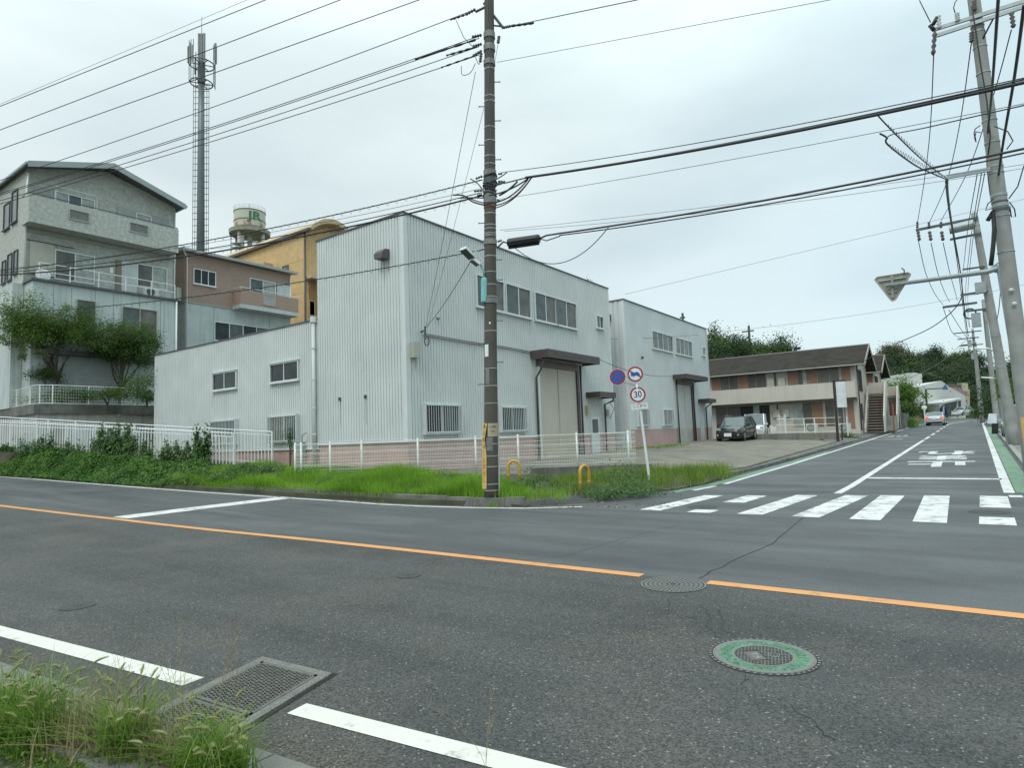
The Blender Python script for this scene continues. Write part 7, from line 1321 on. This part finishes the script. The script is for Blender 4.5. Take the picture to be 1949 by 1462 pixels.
for lab, px, py, rx, rz_, lm in (('dark round shrub left of the larger tree trunk behind the mesh fence', 88, 715, .7, .45, tree2_m), ('low shrub just right of the larger tree trunk behind the mesh fence', 160, 750, 1.0, .35, vine_m), ('low shrub at the foot of the smaller tree behind the mesh fence', 205, 752, 1.0, .4, tree2_m), ('bushy shrub against the lean-to corner behind the mesh fence', 262, 725, .95, .8, tree2_m), ('low dark shrub at the left bend of the mesh fence', 108, 755, 1.1, .35, tree2_m), ('small shrub beside the lean-to wall at the end of the mesh fence', 280, 755, .7, .45, vine_m)): shrub(lab, px, py, Dw-.3, rx, rz_, lm, 1500, .09)
shrub('yellow-green bush at the far left edge behind the picket fences', 5, 790, 36, 1.3, .9, tree_m, 3000, .09, zb=2)
shrub('hanging vine tuft on the retaining wall below the mesh fence', 235, 782, 35.3, .22, .55, vine_m, 350, .07, zb=3)
shrub('tall thin weed in front of the barred lean-to window', 552, 848, 24.2, .12, .75, weed_m, 420, .06, zb=.6)
# trees behind the warehouses and apartments
for k, (lab, px, py, D, r_, rz_, lm, ls) in enumerate((('tall dense dark tree directly right of the small warehouse', 1362, 662, 72, 2.9, 2.9, hill3_m, .26), ('second dense tree over the apartment roof, right of the tallest', 1398, 672, 76, 2.6, 2.4, hill_m, .26), ('ragged tree in front of the distant pole over the apartment roof', 1432, 676, 74, 2.5, 1.8, hill3_m, .26), ('light green tree above the middle of the apartment roof', 1462, 680, 70, 2.4, 1.5, hill3_m, .24), ('conifer-like tree with spiky tip, last over the apartment roof', 1492, 674, 70, 1.4, 2.2, hill3_m, .22), ('dark tree low between the small warehouse and apartments', 1348, 690, 68, 2.0, 2.0, hill_m, .25), ('treetop peeping over the warehouse roof just right of the brown pole', 968, 494, 52, .75, .6, hill_m, .2), ('treetop peeping over the warehouse roof near its far end', 1116, 543, 52, .6, .5, hill_m, .16))):
    c = RP(px, py, D); tree('tree', (c[0], c[1], 2), lab, 'tree', c, (r_, r_, rz_), lm, 22 if k < 6 else 10, 7000 if k < 6 else 600, ls, 1.1 if k < 6 else .35, .2, 20+k, shell=.35)
c = RP(1712, 752, 74); tree('tree', (c[0], c[1], 1), 'bright green broad tree beyond the second apartment block', 'tree', c, (2.3, 2.3, 2.2), bright_m, 26, 8000, .24, 1.0, .2, 41, shell=.35)
c = RP(1722, 784, 72); tree('tree', (c[0], c[1], 1), 'darker green tree under the bright one beside the staircases', 'tree', c, (1.7, 1.7, 1.7), tree2_m, 22, 5000, .2, .8, .15, 42, shell=.3)
shrub('low bright hedge mound at the left road edge before the silver car', 1718, 808, 66, 1.6, .55, bright_m, 3500, .14); shrub('dark fine-leaved bush beside the distant sign post', 1757, 782, 86, 1.0, 1.3, tree2_m, 2000, .16)
shrub('green shrub growing at the foot of the blank sign board', 1617, 834, 43, .62, .42, weed_m, 1700, .08)
shrub('grassy green bush between the far poles at the road bend', 1868, 785, 96, 1.1, 2.0, hill3_m, 2600, .18); shrub('light green foliage right of the second grey pole', 1912, 738, 36, .55, .85, bright_m, 1500, .12); shrub('dark green foliage mass behind the poles at the right edge', 1925, 765, 60, 2.4, 1.6, hill_m, 4000, .2); shrub('upper dark foliage behind the poles at the right edge', 1935, 715, 75, 3.6, 2.6, hill_m, 5000, .26)
shrub('thin weeds at the foot of the second grey pole', 1893, 858, 30, .3, .2, weed_m, 350, .05)
# hill and its wood
hillg = mat('hill_ground', (.03, .045, .02), .95, 0, .3, .2)
mb = MB(); rows = []
for px in range(1560, 2120, 35):
    row = []
    for D, zt in ((128, 1.4), (142, 5), (158, 9.5), (178, 13), (210, 14), (260, 2)):
        p = RP(px, 800, D); e = max(0, 1-abs(px-1830)/330)**.6 if px < 1830 else 1; row.append((p[0], p[1], zt*(.35+.65*e)))
    rows.append(row)
mb.grid(rows); struct(mb, 'hill', hillg)
kinds = []; labs = []
protos = {}
hc = 0
def skyline(px): return float(np.interp(px, [1600, 1640, 1670, 1690, 1720, 1745, 1775, 1800, 1830, 1860, 1900, 1949, 2000], [690, 668, 660, 657, 668, 668, 664, 661, 668, 678, 683, 682, 680]))
for row, (D, dy, st_) in enumerate(((176, 14, 24), (162, 34, 26), (150, 58, 28), (138, 84, 30))):
    px = 1606+row*7
    while px < 1990:
        py = skyline(px)+dy+12+RNG.uniform(-6, 8); c = RP(px, py, D+RNG.uniform(-5, 5)); kd = int(RNG.integers(0, 3)) if row < 3 else 0; key = kd
        lab = '%s tree, %s row of the wooded hill, %s' % (('dark green', 'olive green', 'mid green')[kd], ('skyline', 'upper middle', 'lower middle', 'front')[row], 'left shoulder' if px < 1680 else 'left hump' if px < 1730 else 'centre' if px < 1790 else 'right hump' if px < 1850 else 'behind the poles')
        gp = 'trees of the wooded hill, %s' % lab
        if key not in protos:
            o = tree('tree', (c[0], c[1], c[2]-7), lab, 'tree', c, (3.6, 3.6, 3.3), (hill_m, hill2_m, hill3_m)[kd], 30, 5200, .42, 1.5, .3, 60+kd, gp, shell=.4); protos[key] = o
        else:
            o = copy_tree(protos[key], (c[0], c[1], c[2]-7), lab, RNG.uniform(0, 6.28), scale=float(RNG.uniform(.85, 1.2))); o['group'] = gp
        px += st_*RNG.uniform(.75, 1.2)
# ================= FOREGROUND GRASS WITH SEED HEADS =================
fg_m = leafmat('foxtail_blade', (.10, .20, .03), (.24, .38, .06), (.42, .46, .16), 6, .45); dry_m = leafmat('dry_stem', (.22, .16, .09), (.42, .34, .2), (.5, .42, .25), 9, .3); head_m = leafmat('seed_head', (.34, .36, .15), (.52, .54, .26), (.65, .62, .38), 12, .5)
def strip(pts, wd):      # thin ribbon through points
    V = []; F = []
    for i, p in enumerate(pts):
        t = pts[min(i+1, len(pts)-1)]-pts[max(i-1, 0)]; s = np.cross(t, CAM-p); s = s/(np.linalg.norm(s)+1e-9)*wd*.5*(1-.6*i/len(pts)); V += [p-s, p+s]
    return np.array(V), np.array([[2*i, 2*i+1, 2*i+3, 2*i+2] for i in range(len(pts)-1)])
def foxclump(c, label, nb, nh, h, sp, hs, mb_=fg_m, rs=None, dry=0, headsize=1.):
    rs = rs or np.random.default_rng(int(abs(c[0])*1000)); o = thing('grass_clump', c, label, 'grass'); P = np.stack([c[0]+rs.normal(0, sp, nb), c[1]+rs.normal(0, sp*.6, nb), np.full(nb, c[2])], 1)
    V, F = blades(P, h, .0105, .75, rs, 5); np_mesh('blades', V, F, mb_, o); ST = []; HD = []
    for _ in range(nh+dry):
        b = np.array([c[0]+rs.normal(0, sp), c[1]+rs.normal(0, sp*.6), c[2]]); a = rs.uniform(0, 2*pi); H = hs*rs.uniform(.6, 1.15)*(1 if _ < nh else 1.35); ln = rs.uniform(.05, .38)*(1 if _ < nh else .45); d = np.array([cos(a), sin(a), 0])
        pts = [b+d*ln*H*t**2.2+np.array([0, 0, H*(t-.12*t**4)]) for t in np.linspace(0, 1, 7)]; ST.append(strip(pts, .0022 if _ < nh else .0014))
        if _ < nh:
            e = pts[-1]; dr_ = (pts[-1]-pts[-2]); dr_ /= np.linalg.norm(dr_); Lh = rs.uniform(.042, .07)*headsize; m = 110; t = rs.uniform(0, 1, m); rad = rs.normal(size=(m, 3)); rad -= (rad@dr_)[:, None]*dr_; rad /= np.linalg.norm(rad, axis=1)[:, None]
            bend = np.array([d[0], d[1], -1.])*Lh*.35; cpos = e+dr_*(Lh*t)[:, None]+bend*(t**2)[:, None]; rr = .006*np.sin(pi*np.clip(t*.9+.1, 0, 1))**.5*headsize; q0 = cpos; q1 = cpos+rad*(rr+.0045)[:, None]+dr_*.006; s = np.cross(rad, dr_)*.0011
            V = np.stack([q0-s, q0+s, q1+s*.3, q1-s*.3], 1).reshape(-1, 3); HD.append((V, np.arange(4*m).reshape(-1, 4))); cm, cf = [], []
            for i in range(6):
                tt = i/5; cpt = e+dr_*Lh*tt+bend*tt*tt; r_ = .006*headsize*math.sin(pi*min(1, tt*.85+.12))**.5; u_ = np.cross(dr_, [0, 0, 1.]); u_ = u_/(np.linalg.norm(u_)+1e-6); v_ = np.cross(dr_, u_)
                for kk in range(6): cm.append(cpt+(u_*cos(kk*pi/3)+v_*sin(kk*pi/3))*r_)
            for i in range(5):
                for kk in range(6): cf.append([i*6+kk, i*6+(kk+1) % 6, (i+1)*6+(kk+1) % 6, (i+1)*6+kk])
            HD.append((np.array(cm), np.array(cf)))
    np_mesh('stems', *join(*ST), dry_m if dry else mb_, o)
    if HD: np_mesh('seed_heads', *join(*HD), head_m, o)
    return o
def fg(px, py, z=.07): return G(px, py, z)
foxclump(fg(20, 1400), 'foxtail grass clump at the far left edge of the foreground pavement', 420, 40, .36, .11, .40)
foxclump(fg(85, 1415), 'leafy green foxtail clump second from the left in the foreground', 380, 30, .30, .10, .36)
foxclump(fg(165, 1420), 'dry brown wispy grass clump between green foreground clumps', 260, 10, .22, .13, .30, dry_m, dry=120)
foxclump(fg(240, 1440), 'tall green foxtail clump left of the drain grate', 350, 26, .34, .085, .38, dry=14)
foxclump(fg(310, 1450), 'thin mixed dry grass in front of the drain grate', 120, 14, .22, .10, .30, dry_m, dry=46)
foxclump(fg(395, 1475), 'broad bright green foxtail clump in front of the drain grate, nearest the gutter', 460, 24, .25, .10, .30, dry=6)
foxclump(fg(450, 1478), 'small foxtail clump at the gutter edge', 120, 14, .2, .06, .27)
for k, (px, py, hh) in enumerate(((235, 1400, .62), (345, 1400, .60), (410, 1420, .62), (455, 1425, .66), (925, 1475, .34), (330, 1380, .55))):
    b = fg(px, py); o = thing('grass_stalk', b, ['dry tall stalk rising from the tall clump left of the grate', 'wispy tall stalk in front of the grate, left', 'wispy tall stalk before the grate, middle', 'wispy tall stalk before the grate, right', 'lone dry stalk at the bottom edge below the white line', 'short wispy stalk at the grate edge'][k], 'grass'); S_ = []
    for j in range(3):
        d = RNG.normal(0, .10, 2); pts = [b+np.array([d[0]*t*t, d[1]*t*t, hh*t*(1-.1*j)]) for t in np.linspace(0, 1, 8)]; S_.append(strip(pts, .0022))
        for q in range(10): t = RNG.uniform(.5, 1); p = b+np.array([d[0]*t*t, d[1]*t*t, hh*t*(1-.1*j)]); S_.append(strip([p, p+RNG.normal(0, .012, 3)+np.array([0, 0, .02])], .002))
    np_mesh('stalk', *join(*S_), dry_m, o)
cl = []
for (px, py, sp, n_) in ((30, 1425, .15, 900), (120, 1440, .2, 900), (200, 1450, .2, 900), (300, 1455, .12, 500), (80, 1390, .12, 500)):
    c = fg(px, py); cl.append(np.stack([c[0]+RNG.normal(0, sp, n_), c[1]+RNG.normal(0, sp*.6, n_), c[2]+np.abs(RNG.normal(0, .03, n_))], 1))
V, F = leaves(np.concatenate(cl), .022, None, .5); o = np_mesh('weed', V, F, fg_m); tag(o, 'tiny leafy weeds at the foot of the foreground grass', 'weeds', kind='stuff')
S_ = []
for _ in range(90):
    b = fg(RNG.uniform(-30, 330), RNG.uniform(1405, 1470), .072); a = RNG.uniform(0, pi); L_ = RNG.uniform(.05, .2); S_.append(strip([b, b+np.array([cos(a)*L_*.5, sin(a)*L_*.5, .01]), b+np.array([cos(a)*L_, sin(a)*L_, .0])], .003))
o = np_mesh('dry_straw', *join(*S_), dry_m); tag(o, 'dry straw and stems lying on the near pavement', 'straw', kind='stuff')
# ================= MANHOLES, GRATE =================
iron = mat('cast_iron', (.21, .21, .19), .6, .3, .15, 30, bump=.2, bscale=90); irond = mat('iron_recess', (.03, .03, .028), .8, 0, .2, 20); mgreen = mat('manhole_green', (.115, .235, .15), .65, 0, .25, 9, dirt=.9, dcol=(.16, .17, .14), bump=.6, bscale=70)
def flat_ring(mb, c, r0, r1_, z, n=48, gap=None):
    for k in range(n):
        if gap and k % gap == 0: continue
        a0, a1 = 2*pi*k/n, 2*pi*(k+1)/n; mb.add([(c[0]+r*cos(a), c[1]+r*sin(a), z) for r, a in ((r0, a0), (r1_, a0), (r1_, a1), (r0, a1))], [(0, 1, 2, 3)])
def discz(mb, c, r, z, n=40): mb.add([(c[0]+r*cos(a), c[1]+r*sin(a), z) for a in np.linspace(0, 2*pi, n, endpoint=False)], [tuple(range(n))])
mh = thing('manhole_cover', (-1.235, 4.62, 0), 'large round manhole cover with worn green ring in the near lane', 'manhole cover', None); c = (-1.235, 4.62)
mb = MB(); discz(mb, c, .365, .0025); mb.build('frame', irond, mh); mb = MB(); flat_ring(mb, c, .345, .362, .006, 96, 2); flat_ring(mb, c, .327, .337, .0055); flat_ring(mb, c, .30, .326, .0062); mb.build('rim', iron, mh)
mb = MB(); flat_ring(mb, c, .205, .303, .0058); mb.build('green_ring', mgreen, mh)
mb = MB()
for k in range(340):
    a = RNG.uniform(0, 2*pi); r = RNG.uniform(.215, .29); mb.obox((c[0]+r*cos(a), c[1]+r*sin(a), .0065), (.006*cos(a), .006*sin(a), 0), (-.004*sin(a), .004*cos(a), 0), (0, 0, .0016))
tag(mb.build('green_stud', mgreen, mh), kind='stuff')
mb = MB(); flat_ring(mb, c, .19, .205, .0066)
dA, dB = np.array([.72, -.69]), np.array([.69, .72])            # lettering axis
dA = np.array([.80, .60]); dB = np.array([-.60, .80])
for i in range(-9, 10):
    for j in range(-7, 8):
        u_, v_ = i*.024+(.012 if j % 2 else 0), j*.028
        if math.hypot(u_, v_) > .185 or (-.115 < u_ < -.005 and abs(v_) < .085) or math.hypot(u_-.075, v_) < .045: continue
        for (du, dv, hu, hv) in ((0, .0115, .012, .0028), (.0098, 0, .0026, .012)):
            q = np.array(c)+dA*(u_+du)+dB*(v_+dv); mb.obox((q[0], q[1], .0052), (dA[0]*hu, dA[1]*hu, 0), (dB[0]*hv, dB[1]*hv, 0), (0, 0, .0016))
tag(mb.build('lattice', iron, mh), kind='stuff')
mb = MB(); q = np.array(c)+dA*-.06; mb.obox((q[0], q[1], .0052), (dA[0]*.052, dA[1]*.052, 0), (dB[0]*.082, dB[1]*.082, 0), (0, 0, .0015)); mb.build('letter_plate', mat('iron_brown', (.13, .12, .10), .6, .2), mh)
text_mesh('汚水', .068, 0, 1, .01, 'lettering', mat('iron_light', (.33, .32, .28), .5), lambda x, y, e: (q[0]+dB[0]*-x*1.05+dA[0]*y, q[1]+dB[1]*-x*1.05+dA[1]*y, .0082), mh)
mb = MB(); q2 = np.array(c)+dA*.075
for r in (.038, .024): flat_ring(mb, q2, r-.004, r+.004, .0066, 24)
discz(mb, q2, .008, .0066, 12); mb.build('key_boss', iron, mh)
def mh2(c, r, label, z=.0025, m=iron):
    o = thing('manhole_cover', (c[0], c[1], 0), label, 'manhole cover'); mb = MB(); discz(mb, c, r, z); mb.build('frame', irond, o); mb = MB(); flat_ring(mb, c, r*.93, r*.985, z+.003, 60); k = 0
    for j, rr in enumerate((.84, .70, .56, .42, .28)):
        n = int(44*rr)+4; 
        for i in range(n):
            a0, a1 = 2*pi*(i+.12+.5*(j % 2))/n, 2*pi*(i+.88+.5*(j % 2))/n; mb.add([(c[0]+r*q*cos(a), c[1]+r*q*sin(a), z+.003) for q, a in ((rr-.06, a0), (rr+.05, a0), (rr+.05, a1), (rr-.06, a1))], [(0, 1, 2, 3)])
    flat_ring(mb, c, r*.1, r*.16, z+.003, 20); tag(mb.build('relief', m, o), kind='stuff'); return o
mh2((-2.53, 6.27), .335, 'round grey manhole cover with patterned relief in the gap of the orange line')
dark_i = mat('iron_dark', (.115, .115, .108), .6, .2, .15, 20)
mh2((-7.57, 2.68), .17, 'small round iron cover in the near lane at left', m=dark_i); mh2((-5.4, 5.31), .15, 'faint small round cover before the orange line', m=dark_i)
mh2((.30, 13.45), .30, 'round manhole cover interrupting the rightmost zebra stripe', m=dark_i); mh2((-4.4, 12.7), .30, 'round manhole cover near the worn left zebra stripes', m=dark_i)
# drain grate in the gutter
gr = thing('drain_grate', (-4.0, 2.3, 0), 'iron drain grate with concrete surround set between the dashed white line segments', 'drain grate')
g0 = G(500, 1254); gu = G(632, 1286)-g0; gv_ = (G(345, 1330)-g0); gv_ = gv_/np.linalg.norm(gv_); Lg = 1.42; gw = np.linalg.norm(gu); gu = gu/gw
def gp_(u_, v_, z): p = g0+gu*u_+gv_*v_; return np.array([p[0], p[1], z])
mb = MB(); mb.add([gp_(-.03, -.03, .0035), gp_(gw+.03, -.03, .0035), gp_(gw+.03, Lg+.03, .0035), gp_(-.03, Lg+.03, .0035)], [(0, 1, 2, 3)]); mb.build('joint', mat('tar_joint', (.02, .02, .02), .9), gr)
mb = MB(); fw_ = .07
for a, b, c_, d_ in ((0, gw, 0, fw_), (0, fw_, fw_, Lg), (gw-fw_, gw, fw_, Lg)): mb.prism([gp_(a, c_, .004), gp_(b, c_, .004), gp_(b, d_, .004), gp_(a, d_, .004)], (0, 0, .012))
mb.build('surround', mat('grate_surround', (.125, .115, .095), .9, 0, .3, 8, bump=.6, bscale=90, speck=.35, spscale=110), gr)
mb = MB(); mb.add([gp_(fw_, fw_, .0045), gp_(gw-fw_, fw_, .0045), gp_(gw-fw_, Lg, .0045), gp_(fw_, Lg, .0045)], [(0, 1, 2, 3)]); mb.build('pit_shade', mat('pit_shade_black', (.006, .006, .006), 1, var=0), gr)  # flat black sheet painted as the shade of the pit, no hole below
for v0, v1 in ((fw_+.005, .70), (.715, 1.38)):
    mb = MB(); u0, u1 = fw_+.005, gw-fw_-.005; zt_ = .016; nu, nv = 7, 15; du, dv = (u1-u0-.05)/nu, (v1-v0-.05)/nv
    for a, b, c_, d_ in ((u0, u1, v0, v0+.025), (u0, u1, v1-.025, v1), (u0, u0+.025, v0, v1), (u1-.025, u1, v0, v1)): mb.prism([gp_(a, c_, .006), gp_(b, c_, .006), gp_(b, d_, .006), gp_(a, d_, .006)], (0, 0, .011))
    for j in range(nv):
        for i in range(-1, nu+1):
            cu, cv = u0+.025+du*(i+.5+(.5 if j % 2 else 0)), v0+.025+dv*(j+.5); ow = []; iw = []
            for (hx, hy) in ((-.5, 0), (-.25, -.5), (.25, -.5), (.5, 0), (.25, .5), (-.25, .5)):
                uu = min(max(cu+hx*du*1.0+(.0), u0+.02), u1-.02); vv = cv+hy*dv*1.02; ow.append((uu, vv)); iw.append((min(max(cu+hx*du*.80, u0+.02), u1-.02), cv+hy*dv*.50))
            vs = [gp_(*p, zt_) for p in ow]+[gp_(*p, zt_) for p in iw]+[gp_(*p, .006) for p in iw]; mb.add(vs, [(k, (k+1) % 6, (k+1) % 6+6, k+6) for k in range(6)]+[(k+6, (k+1) % 6+6, (k+1) % 6+12, k+12) for k in range(6)])
    mb.build('grating', mat('grate_iron', (.14, .135, .12), .6, .2, .25, 20), gr)
